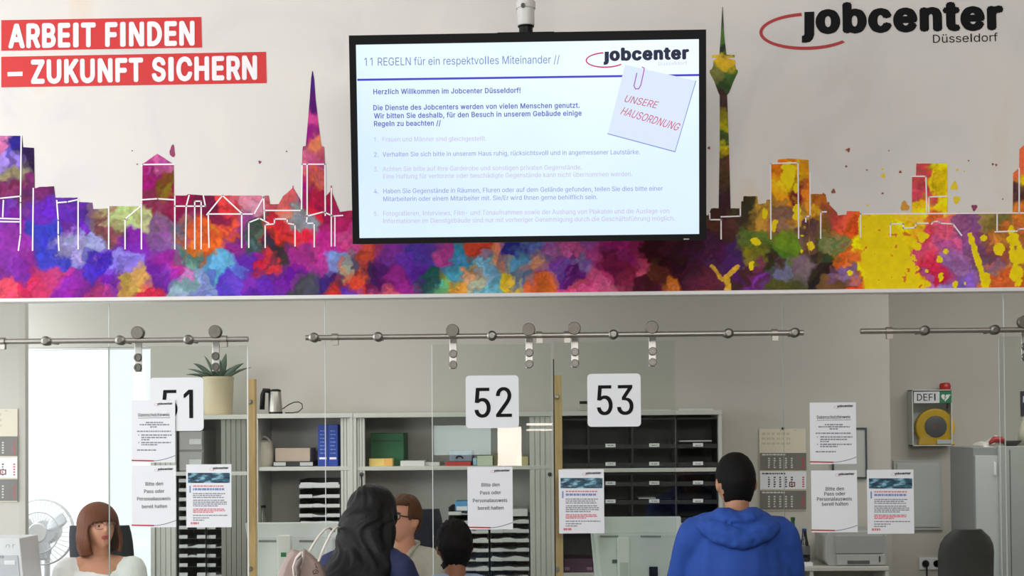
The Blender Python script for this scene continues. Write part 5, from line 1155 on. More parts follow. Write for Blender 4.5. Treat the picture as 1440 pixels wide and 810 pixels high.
# ------------------------------------------------------------------ pigeonhole sorters
MAT_CARD = M('label_white', (226, 226, 224), 0.5, var=0.02)
def sorter(y0, y1, rows, label, sheet=None):
    x0, z0, x1, z1 = R(791, y0, 1010, y1, YC + 0.05)
    cols = [791, 828, 889.5, 951, 1010]
    X = [at(p, (y0 + y1) / 2, YC + 0.05).x for p in cols]
    zb = at(898, y1, YC).z
    o = thing('pigeonhole_unit', ((x0 + x1) / 2, YC + 0.2, zb), label, 'pigeonhole unit', 'black pigeonhole units')
    m = MB(); t = 0.006
    for x in X: m.box(x - t, YC + 0.06, zb, x + t, YC + 0.38, z1)
    m.box(x0 - t, YC + 0.06, zb, x1 + t, YC + 0.38, zb + 0.008); m.box(x0 - t, YC + 0.06, z1 - 0.01, x1 + t, YC + 0.38, z1); m.box(x0 - t, YC + 0.37, zb, x1 + t, YC + 0.38, z1)
    m.build('housing', MAT_DARKIN, o)
    for r in rows:
        z = at(920, r, YC + 0.05).z
        for i in range(4):
            xa, xb_ = X[i] + t, X[i + 1] - t
            sh = MB().box(xa, YC + 0.052, z - 0.016, xb_, YC + 0.37, z - 0.004).build('tray_shelf', MAT_DARKIN, o)
            MB().box(xa, YC + 0.05, z - 0.02, xb_, YC + 0.056, z + 0.006).build('front_lip', MAT_DARKIN, sh)
            if i:
                xc = at((858.5, 920, 981.5)[i - 1], r, YC + 0.05).x
                MB().box(xc - 0.031, YC + 0.046, z - 0.011, xc + 0.031, YC + 0.0495, z + 0.011).build('label_card', MAT_CARD, sh)
                mm = MB(); pp = PY(YC + 0.0458); q = (858.5, 920, 981.5)[i - 1]; bars(mm, pp, q - 4, q + 4, r + 0.3, 1.2, 0.0005); mm.build('label_print', MAT_GTXT, sh, fix=False)
    return o
sorter(588, 658.5, (626, 652), 'upper black pigeonhole unit behind sign 53')
sorter(665, 736.5, (679, 704.5, 729.5), 'lower black pigeonhole unit left of the man in blue')
ybox('paper_sheet', 955, 619.3, 1001, 621, 0.09, 0.2, MAT_SHEETS, 'white sheet in the upper pigeonhole near the hooded man', 'paper', 0.0, zsnap=None)
ybox('paper_sheet', 898, 700, 922, 701.3, 0.09, 0.2, MAT_SHEETS, 'thin white sheet in the lower pigeonhole middle column', 'paper', 0.0)
# purple box on the lowest shelf
zl = zs(898, 812)
# on top: thin sheets and a clip binder
ybox('paper_sheet', 955, 574.5, 1003, 577, 0.1, 0.22, MAT_SHEETS, 'thin sheets on the cupboard top above the hooded man', 'paper', 0.0, zsnap=ztD)
ybox('paper_sheet', 900, 575.5, 944, 577, 0.1, 0.22, MAT_SHEETS, 'thin sheets on the cupboard top right of sign 53', 'paper', 0.0, zsnap=ztD)
o = ybox('hole_punch', 814, 566, 832, 577, 0.08, 0.1, MAT_STEEL, 'small steel hole punch on the cupboard beside sign 53', 'hole punch', 0.004, zsnap=ztD)
x0, z0, x1, z1 = R(815, 564, 831, 568, YC + 0.08); MB().box(x0, YC + 0.075, z0, x1, YC + 0.15, z1).build('lever', MAT_BLACK, o, bevel=0.002)
# ------------------------------------------------------------------ wall calendars
MAT_CGREY = M('calendar_grey', (112, 108, 104), 0.6, var=0.03)
MAT_CREAMP = M('cream_paper', (214, 206, 186), 0.6, var=0.015)
def calendar(x0, y0, x1, y1, Y, label):
    P_ = PY(Y)
    W, H = x1 - x0, y1 - y0
    u0_, v0_, u1_, v1_ = P_.rect(x0, y0, x1, y1)
    o = MB().prism([(u0_, v0_), (u1_, v0_), (u1_, v1_), (u0_, v1_)], P_, 0.0, 0.004).build('wall_calendar', MAT_CREAMP)
    tag(o, label, 'calendar', 'three month wall calendars')
    X = lambda r: x0 + r * W
    Yp = lambda r: y0 + r * H
    m = MB()
    for r in range(3):
        for cc in range(6): bars(m, P_, X(.05 + .105 * cc), X(.05 + .105 * cc + .08), Yp(.04 + .06 * r + .02), 3.2, 0.0046)
    bars(m, P_, X(.72), X(.8), Yp(.02), 1.5, 0.0046)
    m.build('year_overview', M('faint_print', (196, 182, 162), 0.6), o, fix=False)
    nail = P_.uv((x0 + x1) / 2, y0 - 0.5); p = P_.w(nail[0], nail[1], 0.006)
    m = MB(); m.lathe([(0.008, 0), (0.008, -0.006)], p, 'Y'); m.build('hanger', MAT_BLACK, o)
    for k, (ya, yb_, mt) in enumerate(((.295, .505, MAT_CGREY), (.525, .74, MAT_PAPER), (.755, .985, MAT_CGREY))):
        b = MB().prism(uvs(P_, [(X(.01), Yp(yb_)), (X(1.0), Yp(yb_)), (X(1.0), Yp(ya)), (X(.01), Yp(ya))]), P_, 0.004, 0.009).build('month_sheet', mt, o)
        h = (yb_ - ya)
        m = MB()
        for i, cx_ in enumerate((.20, .32, .44, .565, .69)):
            for r in range(5): bars(m, P_, X(cx_ - .02), X(cx_ + .022), Yp(ya + h * (.32 + .13 * r)), 1.9, 0.0095)
        bars(m, P_, X(.05), X(.55), Yp(ya + h * .1), 2, 0.0095)
        m.build('dates', M('date_white', (206, 204, 200), 0.6) if k != 1 else MAT_DTXT, b, fix=False)
        m = MB()
        for r in range(5): bars(m, P_, X(.915), X(.955), Yp(ya + h * (.32 + .13 * r)), 1.9, 0.0095)
        m.build('sundays', M('date_red', (196, 62, 54), 0.6), b, fix=False)
        if k == 1:
            m = MB(); m.strip(uvs(P_, [(X(.64), Yp(.655)), (X(.75), Yp(.655)), (X(.75), Yp(.70)), (X(.64), Yp(.70)), (X(.64), Yp(.655))]), P_, 0.006, 0.0105, 0.001); m.build('date_marker', M('marker_red', (150, 30, 36), 0.4), b, fix=False)
    return o
calendar(1068, 603, 1133.5, 718, YB - 0.004, 'grey and cream wall calendar right of the pigeonhole cupboard')
calendar(-40, 575, 25, 706, YPL - 0.004, 'grey and cream wall calendar cut by the left picture edge')
# clip frame behind the notices
x0, z0, x1, z1 = R(1170, 601.5, 1219, 673, YB - 0.01)
o = thing('picture_frame', ((x0 + x1) / 2, YB, z0), 'dark framed pale board half hidden behind the privacy notice', 'frame')
m = MB(); t = 0.010; yy = YB - 0.02
m.box(x0, yy, z0, x1, YB - 0.001, z0 + t); m.box(x0, yy, z1 - t, x1, YB - 0.001, z1); m.box(x0, yy, z0 + t, x0 + t, YB - 0.001, z1 - t); m.box(x1 - t, yy, z0 + t, x1, YB - 0.001, z1 - t)
m.build('frame', M('slate_frame', (62, 66, 78), 0.4), o)
MB().box(x0 + t, YB - 0.012, z0 + t, x1 - t, YB - 0.002, z1 - t).build('board', M('board_pale', (182, 184, 180), 0.4, var=0.02), o)
# ------------------------------------------------------------------ recess wall: wall box, defibrillator, sockets
x0, z0, x1, z1 = R(1256, 647, 1324.5, 745.5, YR)
o = thing('fuse_box', ((x0 + x1) / 2, YR, z0), 'flat grey wall box with a thin frame behind the rightmost poster', 'fuse box')
MB().box(x0, YR - 0.02, z0, x1, YR - 0.001, z1).build('frame', M('box_frame_grey', (176, 178, 174), 0.5, var=0.02), o, bevel=0.003)
MB().box(x0 + 0.022, YR - 0.027, z0 + 0.022, x1 - 0.022, YR - 0.019, z1 - 0.022).build('door', M('box_grey', (184, 187, 186), 0.5, var=0.02), o, bevel=0.002)
YDf = YR - 0.13
x0, z0, x1, z1 = R(1283, 548, 1339, 627, YDf)
o = thing('defibrillator_box', ((x0 + x1) / 2, YR, z0), 'clear wall box with yellow defibrillator and DEFI sign', 'defibrillator box')
m = MB(); m.box(x0, YR - 0.012, z0, x1, YR - 0.001, z1); m.box(x0, YDf, z0, x0 + 0.006, YR - 0.01, z1); m.box(x1 - 0.006, YDf, z0, x1, YR - 0.01, z1); m.box(x0, YDf, z0, x1, YR - 0.01, z0 + 0.006); m.box(x0, YDf, z1 - 0.006, x1, YR - 0.01, z1)
m.build('case', M('case_grey', (210, 214, 212), 0.4, var=0.02), o)
m = MB(); m.box(x0 + 0.007, YDf - 0.001, z0 + 0.007, x1 - 0.007, YDf + 0.002, z1 - 0.007); m.build('cover', G_WIN, o)
c = at(1313.5, 601, YDf + 0.07)
rr = 27 * 9.7 / F
prof = []
pl_ = PY(YDf + 0.03)
pts = []
for i in range(41):
    a = math.radians(-35 + 250 * i / 40); pts.append((c.x + rr * math.cos(a), c.z + rr * 0.98 * math.sin(a)))
pts += [(c.x - rr * 0.9, c.z - rr * 0.92), (c.x + rr * 1.02, c.z - rr * 0.92)]
m = MB(); m.prism(pts, pl_, -0.06, 0.0); d = m.build('defibrillator', M('signal_yellow', (226, 182, 36), 0.4, var=0.04), o, bevel=0.012, segs=3)
m = MB(); m.lathe([(rr * 0.56, 0.0), (rr * 0.56, -0.006), (rr * 0.5, -0.01), (rr * 0.1, -0.011), (0.002, -0.011)], (c.x, YDf + 0.03, c.z + 0.005), 'Y', 36); m.build('dial', M('dial_grey', (98, 98, 100), 0.5, var=0.04), d, smooth=40)
m = MB(); m.lathe([(0.008, 0.02), (0.008, 0.017)], (c.x, YDf, c.z + 0.005), 'Y'); m.build('button', M('button_red', (190, 50, 40), 0.4), d)
q = at(1328, 622, YDf + 0.02); m = MB(); m.box(q.x - 0.05, YDf + 0.012, q.z - 0.01, q.x + 0.045, YDf + 0.022, q.z + 0.018); m.build('label', MAT_PAPER, d)
P_ = PY(YDf - 0.003)
sg = MB().prism(uvs(P_, [(1285, 567), (1321, 566.6), (1321, 550.6), (1285, 551)]), P_, 0, 0.003).build('sign', MAT_SIGN, o)
m = MB(); lettering(m, P_, 'DEFI', 1289.5, 563.7, 1315.5, 563.3, 9.8, 0.004, 0.0036); m.build('lettering', MAT_INK, sg, fix=False)
gs = MB().prism(uvs(P_, [(1321, 566.6), (1338, 566.4), (1338, 550.4), (1321, 550.6)]), P_, 0, 0.003).build('green_sign', M('sign_green', (40, 128, 88), 0.4), o)
hp = []
for i in range(32):
    a = 2 * PI * i / 32; hp.append((1329 + 5.6 * math.sin(a) ** 3, 558.8 - 0.36 * (13 * math.cos(a) - 5 * math.cos(2 * a) - 2 * math.cos(3 * a) - math.cos(4 * a))))
m = MB(); m.prism(uvs(P_, hp), P_, 0.003, 0.0036); m.prism(uvs(P_, [(1333.5, 556), (1336.5, 556), (1336.5, 555), (1333.5, 555)]), P_, 0.003, 0.0036); m.prism(uvs(P_, [(1334.5, 557), (1335.5, 557), (1335.5, 554), (1334.5, 554)]), P_, 0.003, 0.0036)
m.build('heart_mark', MAT_WPRINT, gs, fix=False)
m = MB(); m.strip(uvs(P_, [(1330.5, 554.5), (1328, 558.5), (1330, 558.8), (1327.5, 563)]), P_, 0.004, 0.0042); m.build('flash_mark', M('sign_green', (40, 128, 88)), gs, fix=False)
q = at(1329, 549, YDf + 0.05); m = MB(); m.lathe([(0.036, 0.0), (0.036, 0.012), (0.038, 0.014), (0.038, 0.03), (0.03, 0.045), (0.005, 0.048)], (q.x, YDf + 0.05, z1)); m.build('alarm_lamp', M('lamp_red', (186, 40, 36), 0.3, var=0.05), o, smooth=40)
q = at(1332.5, 570, YDf); m = MB(); m.tube([(q.x, YDf - 0.004, q.z + 0.012), (q.x - 0.006, YDf - 0.006, q.z - 0.02)], 0.004, 8); m.build('seal_tag', MAT_BLACK, o)
x0, z0, x1, z1 = R(1292, 784, 1341, 801, YR)
o = thing('wall_socket', ((x0 + x1) / 2, YR, z0), 'double white wall socket with a black plug below the wall box', 'socket')
MB().box(x0, YR - 0.012, z0, x1, YR - 0.001, z1).build('plate', MAT_WHITE, o, bevel=0.003)
for px in (1301, 1317):
    q = at(px, 792.5, YR); m = MB(); m.lathe([(0.026, -0.012), (0.024, -0.014), (0.021, -0.006), (0.003, -0.005)], (q.x, YR, q.z), 'Y'); m.build('outlet', M('outlet_grey', (170, 168, 160), 0.5), o, smooth=40)
q = at(1301, 792.5, YR); m = MB(); m.lathe([(0.02, -0.006), (0.021, -0.03), (0.012, -0.045)], (q.x, YR, q.z), 'Y'); m.tube([(q.x, YR - 0.04, q.z), (q.x, YR - 0.045, q.z - 0.04), (q.x, YR - 0.02, 0.02)], 0.005, 8); m.build('plug', MAT_BLACK, o, smooth=40)
# ------------------------------------------------------------------ locker cabinet on the right
YL = 8.6
x0, z0, x1, z1 = R(1369.5, 629, 1404, 800, YL)
zt = at(1386, 629, YL).z
xr = at(1530, 640, YL - 0.03).x
o = thing('locker_cabinet', ((x0 + xr) / 2, YL, 0), 'tall grey locker cabinet with narrow door at the right picture edge', 'cabinet')
MAT_LOCK = M('locker_grey', (170, 172, 170), 0.45, var=0.02)
m = MB(); m.box(x0, YL, 0, x1 + 0.02, YL + 0.5, zt); m.build('carcass', M('locker_dark_grey', (140, 142, 140), 0.45, var=0.02), o, bevel=0.003)
dz = at(1386, 640.5, YL).z
MB().box(x0 + 0.008, YL - 0.018, 0.08, x1 - 0.004, YL - 0.001, dz).build('door', M('locker_door_grey', (188, 192, 192), 0.45, var=0.02), o, bevel=0.002)
q0 = at(1399.5, 650, YL - 0.03); q1 = at(1399.5, 668, YL - 0.03); MB().box(q0.x - 0.006, YL - 0.03, q1.z, q0.x + 0.006, YL - 0.017, q0.z).build('handle', MAT_WHITE, o, bevel=0.002)
zt2 = at(1430, 627.5, YL - 0.03).z
xs_ = at(1404, 640, YL - 0.03).x
MB().box(xs_, YL - 0.03, 0, xr, YL + 0.5, zt2).build('side_unit', MAT_LOCK, o, bevel=0.003)
xg = at(1420, 640, YL - 0.03).x
MB().box(xg - 0.003, YL - 0.0304, 0.08, xg + 0.003, YL - 0.029, zt2 - 0.02).build('door_gap', M('gap_grey', (96, 98, 96), 0.5), o)
# bag, red tool and dark tray on the locker
def blob(name, pts, rad, mat, label, cat, n=14):
    m = MB(); m.tube(pts, rad, n, round_=True, ref=(0, 1, 0))
    xs = [p[0] for p in pts]; zs_ = [p[2] - (r[1] if isinstance(r, tuple) else r) for p, r in zip(pts, rad)]
    o = m.build(name, mat, smooth=True)
    return tag(o, label, cat)
zl0 = zt
q0, q1, q2 = at(1376, 629, YL + 0.2), at(1388, 629, YL + 0.2), at(1404, 629, YL + 0.2)
mm = MB(); rings = []
for i in range(12):
    t = i / 11; x = q0.x + (q2.x - q0.x) * t; h = 0.01 + 0.045 * t + 0.012 * math.sin(9 * t)
    rings.append([(x, YL + 0.08, zl0), (x, YL + 0.36, zl0), (x, YL + 0.33, zl0 + h * 0.8), (x, YL + 0.22, zl0 + h * 1.1), (x, YL + 0.1, zl0 + h * 0.7)])
mm.ring_loft(rings); o = mm.build('plastic_bag', M('crumpled_white', (214, 212, 206), 0.5, var=0.12, scale=40, bump=0.6), smooth=False)
tag(o, 'crumpled white bag on top of the grey locker', 'bag')
q = at(1402, 619, YL + 0.2)
m = MB(); m.tube([at(1393, 622, YL + 0.08), at(1398, 618, YL + 0.08), at(1408, 618.5, YL + 0.08), at(1414, 622.5, YL + 0.08)], [0.012, 0.02, 0.02, 0.012], 12, round_=True)
o = m.build('handset', M('handset_red', (150, 40, 42), 0.4, var=0.05), smooth=True); tag(o, 'dark red handle lying on the locker by the white bag', 'tool')
x0, z0, x1, z1 = R(1408, 620.5, 1430, 628, YL + 0.1)
m = MB(); m.hexa([(x0 + 0.02, YL + 0.04, zt2), (x1 - 0.02, YL + 0.04, zt2), (x1 - 0.02, YL + 0.3, zt2), (x0 + 0.02, YL + 0.3, zt2), (x0, YL + 0.02, zt2 + 0.03), (x1 + 0.01, YL + 0.02, zt2 + 0.034), (x1, YL + 0.32, zt2 + 0.03), (x0, YL + 0.32, zt2 + 0.03)])
o = m.build('bowl', M('dark_tray', (62, 62, 60), 0.5), bevel=0.004); tag(o, 'low dark tray on the locker next to the white bag', 'tray')
x0, z0, x1, z1 = R(1433, 585, 1475, 627, YL + 0.2)
m = MB(); m.tube([((x0 + x1) / 2, YL + 0.2, zt2), ((x0 + x1) / 2, YL + 0.2, zt2 + 0.08), ((x0 + x1) / 2 + 0.01, YL + 0.2, zt2 + 0.17), ((x0 + x1) / 2 + 0.02, YL + 0.2, z1)], [(0.1, 0.07), (0.095, 0.07), (0.07, 0.05), (0.05, 0.03)], 14, ref=(1, 0, 0))
o = m.build('paper_bag', M('beige_sack', (196, 190, 172), 0.6, var=0.08, bump=0.3), smooth=True); tag(o, 'beige bag standing on the locker at the right picture edge', 'bag')
P_ = PY(YR); u0_, v0_, u1_, v1_ = P_.rect(1435, 550, 1480, 585)
o = MB().prism([(u0_, v0_), (u1_, v0_), (u1_, v1_), (u0_, v1_)], P_, 0, 0.008).build('poster', M('dark_blue_print', (58, 58, 76), 0.5, var=0.05)); tag(o, 'small dark notice on the wall at the right picture edge', 'poster')
u0_, v0_, u1_, v1_ = P_.rect(1438, 557, 1478, 566); MB().prism([(u0_, v0_), (u1_, v0_), (u1_, v1_), (u0_, v1_)], P_, 0.008, 0.0086).build('white_panel', MAT_PAPER, o)
# ------------------------------------------------------------------ sideboard, printer, bottles
YSb = 8.72
x0, z0, x1, z1 = R(1062, 797, 1250.5, 840, YSb)
zsb = at(1190, 797, YSb).z
o = thing('sideboard', ((x0 + x1) / 2, YSb, 0), 'low pale cabinet under the printer', 'sideboard')
m = MB(); m.box(x0, YSb, zsb - 0.026, x1, YSb + 0.45, zsb); m.build('top', MAT_CAB, o, bevel=0.003)
m = MB(); m.box(x0, YSb + 0.005, 0, x0 + 0.02, YSb + 0.45, zsb - 0.026); m.box(x1 - 0.022, YSb + 0.005, 0, x1, YSb + 0.45, zsb - 0.026)
xm = at(1144, 805, YSb).x; m.box(xm - 0.02, YSb + 0.005, 0, xm, YSb + 0.44, zsb - 0.026); m.box(x0 + .02, YSb + 0.43, 0, x1 - .02, YSb + 0.45, zsb - 0.026); m.box(x0 + .02, YSb + .01, 0.05, x1 - .02, YSb + .43, 0.07)
m.build('carcass', MAT_CAB, o)
yp_ = YSb + 0.05
x0, z0, x1, z1 = R(1161, 747, 1248.5, 793, yp_)
z0 = zsb; dp = 0.36
o = thing('printer', ((x0 + x1) / 2, yp_ + dp / 2, z0), 'silver grey desktop printer on the low pale cabinet', 'printer')
MAT_PR = M('printer_silver', (170, 170, 168), 0.4, var=0.02)
pl_ = PY(yp_)
def prof_box(pts, y0, y1, name, mat, par, bevel=0.006):
    m = MB(); n = len(pts)
    m.add([(x, y0, z) for x, z in pts] + [(x, y1, z) for x, z in pts], [tuple(range(n)), tuple(range(2 * n - 1, n - 1, -1))] + [(i, i + n, (i + 1) % n + n, (i + 1) % n) for i in range(n)])
    return m.build(name, mat, par, bevel=bevel)
w_ = x1 - x0; h_ = z1 - z0
prof_box([(x0 + 0.02, z0), (x1 - 0.01, z0), (x1, z0 + 0.02), (x1 - 0.005, z1 - 0.03), (x1 - 0.03, z1), (x0 + 0.03, z1), (x0, z1 - 0.03), (x0 + 0.0, z0 + 0.03)], yp_, yp_ + dp, 'housing', MAT_PR, o)
MB().box(x0 + w_ * 0.16, yp_ - 0.012, z0 + h_ * 0.36, x1 - w_ * 0.08, yp_ + 0.002, z1 - h_ * 0.12).build('front_flap', M('printer_panel', (156, 156, 155), 0.45, var=0.02), o, bevel=0.003)
dr = MB().box(x0 + w_ * 0.18, yp_ - 0.012, z0 + 0.006, x1 - w_ * 0.05, yp_ + 0.002, z0 + h_ * 0.33).build('paper_drawer', M('printer_drawer', (176, 176, 174), 0.45, var=0.02), o, bevel=0.003)
MB().box(x0 + w_ * 0.34, yp_ - 0.015, z0 + 0.012, x1 - w_ * 0.3, yp_ - 0.011, z0 + 0.034).build('grip', M('dark_grip', (84, 84, 84), 0.5), dr, bevel=0.002)
MB().box(x1 - w_ * 0.15, yp_ - 0.016, z0 + h_ * 0.12, x1 - w_ * 0.132, yp_ - 0.011, z0 + h_ * 0.28).build('button', MAT_BLACK, dr)
m = MB(); q = at(1212, 749, yp_ + 0.12); m.box(q.x - 0.03, yp_ + 0.1, z1 - 0.002, q.x + 0.03, yp_ + 0.2, z1 + 0.008); m.build('output_stop', M('printer_panel', (156, 156, 155)), o)
yb_ = YSb + 0.1
x0, z0, x1, z1 = R(1118, 790, 1141, 797, yb_)
o = MB().box(x0, YSb + 0.04, zsb, x1, YSb + 0.2, zsb + 0.022).build('carton', MAT_WHITE, bevel=0.004); tag(o, 'flat white box under the dark bottle on the low cabinet', 'box'); zbx = zsb + 0.022
def bottle(pc, ptop, pw, Y, zb, gm, cm, lm, label, prof):
    c = at(pc, 780, Y); zt_ = at(pc, ptop, Y).z; H = zt_ - zb; r = pw * Y / F / 2
    o = thing('bottle', (c.x, Y, zb), label, 'bottle', 'bottles on the low cabinet')
    m = MB(); m.lathe([(r * a, H * b) for a, b in prof], (c.x, Y, zb)); m.build('glass_body', gm, o, smooth=50)
    m = MB(); m.lathe([(r * 0.42, H * 0.93), (r * 0.44, H * 0.935), (r * 0.44, H), (r * 0.3, H * 1.003)], (c.x, Y, zb)); m.build('cap', cm, o, smooth=40)
    m = MB(); m.lathe([(r * 1.015, H * 0.22), (r * 1.015, H * 0.48)], (c.x, Y, zb)); m.build('label', lm, o, smooth=40)
    return o
bottle(1115.5, 727.5, 14, YSb + 0.15, zsb, M('green_glass', (38, 92, 46), 0.12, var=0.1), M('green_cap', (30, 84, 44), 0.4), M('bottle_label', (176, 190, 172), 0.5), 'green glass water bottle beside the hooded man', [(0.9, 0), (1, 0.02), (1, 0.5), (0.9, 0.62), (0.45, 0.78), (0.36, 0.9), (0.36, 0.97)])
bottle(1131.5, 743.5, 15, YSb + 0.12, zbx, M('brown_glass', (34, 30, 30), 0.12, var=0.1), M('blue_cap', (40, 76, 130), 0.4), M('bottle_label_grey', (92, 92, 92), 0.5), 'dark brown bottle with blue cap beside the printer', [(0.9, 0), (1, 0.02), (1, 0.30), (0.82, 0.45), (0.72, 0.58), (0.52, 0.72), (0.42, 0.9), (0.42, 0.97)])
# purple box on the low shelf of the pigeonhole cupboard
o = ybox('storage_box', 793, 786, 834, 803, 0.06, 0.3, M('plum_card', (74, 40, 66), 0.5, var=0.06), 'plum coloured box low in the pigeonhole cupboard', 'box', 0.004, zsnap=zs(898, 806))
for a, b in ((794, 801), (825, 833)):
    x0, z0, x1, z1 = R(a, 797.5, b, 802, YC + 0.06); MB().box(x0, YC + 0.056, z0, x1, YC + 0.061, z1).build('corner', M('plum_light', (136, 98, 128), 0.5), o)
# ------------------------------------------------------------------ monitors seen from behind
MAT_MON = M('monitor_grey', (226, 232, 230), 0.45, var=0.015)
def monitor(x0p, x1p, ytop, yband, sp0, sp1, ystand, Y, skew, label, extra):
    x0, _, x1, zt_ = R(x0p, ytop, x1p, 800, Y)
    pm = (x0p + x1p) / 2
    zb = 0.84; zband = at(pm, yband, Y).z
    k = skew * Y / F
    o = thing('monitor', ((x0 + x1) / 2, Y, 0.741), label, 'monitor', 'monitors on the counter seen from behind')
    H = zt_ - zb
    m = MB()   # bezel frame with sides that lean in towards the bottom
    m.hexa([(x0 + k, Y, zb), (x1, Y, zb), (x1, Y + 0.035, zb), (x0 + k, Y + 0.035, zb), (x0, Y, zt_), (x1, Y, zt_), (x1, Y + 0.035, zt_), (x0, Y + 0.035, zt_)])
    m.build('housing', MAT_MON, o, bevel=0.005)
    m = MB()
    m.hexa([(x0 + k + 0.03, Y - 0.035, zb + 0.05), (x1 - 0.03, Y - 0.035, zb + 0.05), (x1 - 0.012, Y + 0.002, zb + 0.03), (x0 + k + 0.012, Y + 0.002, zb + 0.03),
            (x0 + k * 0.2 + 0.03, Y - 0.03, zband), (x1 - 0.03, Y - 0.03, zband), (x1 - 0.012, Y + 0.002, zband + 0.008), (x0 + k * 0.2 + 0.012, Y + 0.002, zband + 0.008)])
    m.build('back_cover', M('monitor_shell', (220, 227, 225), 0.45, var=0.015), o, bevel=0.006)
    m = MB()
    for a, b in extra['vents']:
        n = 12
        for i in range(n):
            u = a + (b - a) * i / n; q0 = at(u, yband + 5.5, Y - 0.034); q1 = at(u + (b - a) / n * 0.6, yband + 2.5, Y - 0.034)
            m.box(q0.x, Y - 0.0345, q0.z, q1.x, Y - 0.02, q1.z)
    m.build('vent', M('vent_grey', (120, 126, 124), 0.6), o)
    s0, s1 = at(sp0, ystand, Y - 0.07), at(sp1, ystand, Y - 0.07)
    MB().box(s0.x, Y - 0.075, 0.752, s1.x, Y - 0.034, s0.z).build('stand', M('stand_white', (238, 242, 240), 0.4, var=0.01), o, bevel=0.005)
    m = MB(); c_ = (s0.x + s1.x) / 2; m.tube([(c_, Y - 0.01, 0.742), (c_, Y - 0.01, 0.756)], [(0.14, 0.12), (0.12, 0.10)], 28, ref=(1, 0, 0)); m.build('foot', M('stand_white', (222, 227, 225)), o, smooth=30)
    for nm, a, b, c2, d2, mt, yo in extra['bits']:
        q0, q1 = at(a, d2, Y - yo), at(c2, b, Y - yo)
        MB().box(q0.x, Y - yo - 0.0015, q0.z, q1.x, Y - yo + 0.004, q1.z).build(nm, mt, o)
    return o
MAT_GREENL = M('green_label', (46, 132, 88), 0.5)
monitor(344.5, 478, 735, 757, 389.5, 408, 753, 6.98, 14, 'pale monitor back beside the taupe handbag',
        {'vents': [(364, 389), (421, 441)], 'bits': [('green_label', 395, 777, 402.5, 783, MAT_GREENL, 0.0755)]})
monitor(829, 958, 727, 750.5, 868, 885, 756, 6.98, 9, 'pale monitor back left of the man in the blue hooded top',
        {'vents': [(844, 870), (901, 930)], 'bits': [('type_label', 912, 769.5, 926, 776.5, MAT_PAPER, 0.036), ('port', 861, 787, 868, 792, M('port_grey', (84, 90, 90), 0.5), 0.036), ('video_plug', 913, 797, 925, 812, MAT_BLACK, 0.045), ('cable_cover', 872, 791, 884, 830, M('cover_grey', (206, 212, 211), 0.4), 0.0765)]})
# crumpled tissue at the foot of the left monitor
# ------------------------------------------------------------------ office chairs
MAT_CHAIR = M('chair_fabric', (52, 54, 64), 0.85, var=0.08, scale=60)
def office_chair(px0, px1, ptop, Y, label, face, mat, taper=0.12, top_round=0.03, zseat=0.46):
    x0, _, x1, zt_ = R(px0, ptop, px1, 800, Y)
    cx = (x0 + x1) / 2; w_ = x1 - x0
    o = thing('office_chair', (cx, Y + face * 0.25, 0), label, 'chair', 'office chairs behind the counter')
    rings = []
    zb = zseat + 0.12
    for i in range(13):
        t = i / 12; z = zb + (zt_ - zb) * t
        hw = w_ / 2 * (0.86 + taper * 1.2 * math.sin(PI * min(1, t * 1.0) * 0.55) - taper * 0.9 * max(0, t - 0.45))
        hw = min(hw, w_ / 2 * (1 + taper))
        if t > 0.7: hw -= top_round * ((t - 0.7) / 0.3) ** 3
        yc = Y - face * 0.05 * math.sin(PI * t)
        ring = []
        for j in range(20):
            a = 2 * PI * j / 20; ca, sa = math.cos(a), math.sin(a)
            ring.append((cx + hw * math.copysign(abs(ca) ** 0.45, ca), yc + 0.035 * math.copysign(abs(sa) ** 0.6, sa) - face * 0.035 * (abs(ca) ** 2), z))
        rings.append(ring)
    MB().ring_loft(rings).build('backrest', mat, o, smooth=50)
    m = MB(); yc = Y + face * 0.27
    m.ring_loft([[(cx + a_ * math.copysign(abs(math.cos(q)) ** 0.5, math.cos(q)), yc + b_ * math.copysign(abs(math.sin(q)) ** 0.5, math.sin(q)), z) for q in [2 * PI * j / 24 for j in range(24)]] for a_, b_, z in ((0.2, 0.2, zseat - 0.07), (0.235, 0.235, zseat - 0.05), (0.235, 0.235, zseat - 0.01), (0.2, 0.2, zseat))])
    m.build('seat', mat, o, smooth=50)
    m = MB(); m.tube([(cx, Y - face * 0.05, zb + 0.15), (cx, Y - face * 0.04, zseat - 0.02), (cx, Y + face * 0.15, zseat - 0.075)], [(0.035, 0.01)] * 3, 10, ref=(1, 0, 0)); m.build('back_bar', MAT_BLACK, o)
    MB().cyl((cx, yc, 0.1), (cx, yc, zseat - 0.06), 0.028).build('pedestal', MAT_BLACK, o, smooth=40)
    for k in range(5):
        a = 2 * PI * k / 5 + 0.3; e = Vector((cx + 0.29 * math.cos(a), yc + 0.29 * math.sin(a), 0.075))
        l = MB().tube([(cx, yc, 0.12), e], [(0.03, 0.02), (0.018, 0.014)], 10).build('leg', MAT_BLACK, o, smooth=40)
        m = MB(); m.lathe([(0.008, -0.022), (0.028, -0.022), (0.028, 0.022), (0.008, 0.022)], (e.x, e.y, 0.028), 'Y' if k % 2 else 'X'); m.cyl((e.x, e.y, 0.03), (e.x, e.y, 0.08), 0.008); m.build('caster', MAT_BLACK, l, smooth=40)
    return o
office_chair(88, 187, 739.5, 7.72, 'black office chair behind the woman in white', -1, M('chair_black', (44, 46, 54), 0.7, var=0.06), 0.06, 0.012)
office_chair(560, 626, 716, 7.62, 'dark office chair behind the man with glasses', -1, MAT_CHAIR, 0.05, 0.02)
office_chair(1322, 1405, 744.5, 7.9, 'empty dark grey chair with rounded back before the locker', -1, M('chair_grey', (66, 65, 64), 0.7, var=0.05), 0.10, 0.075)
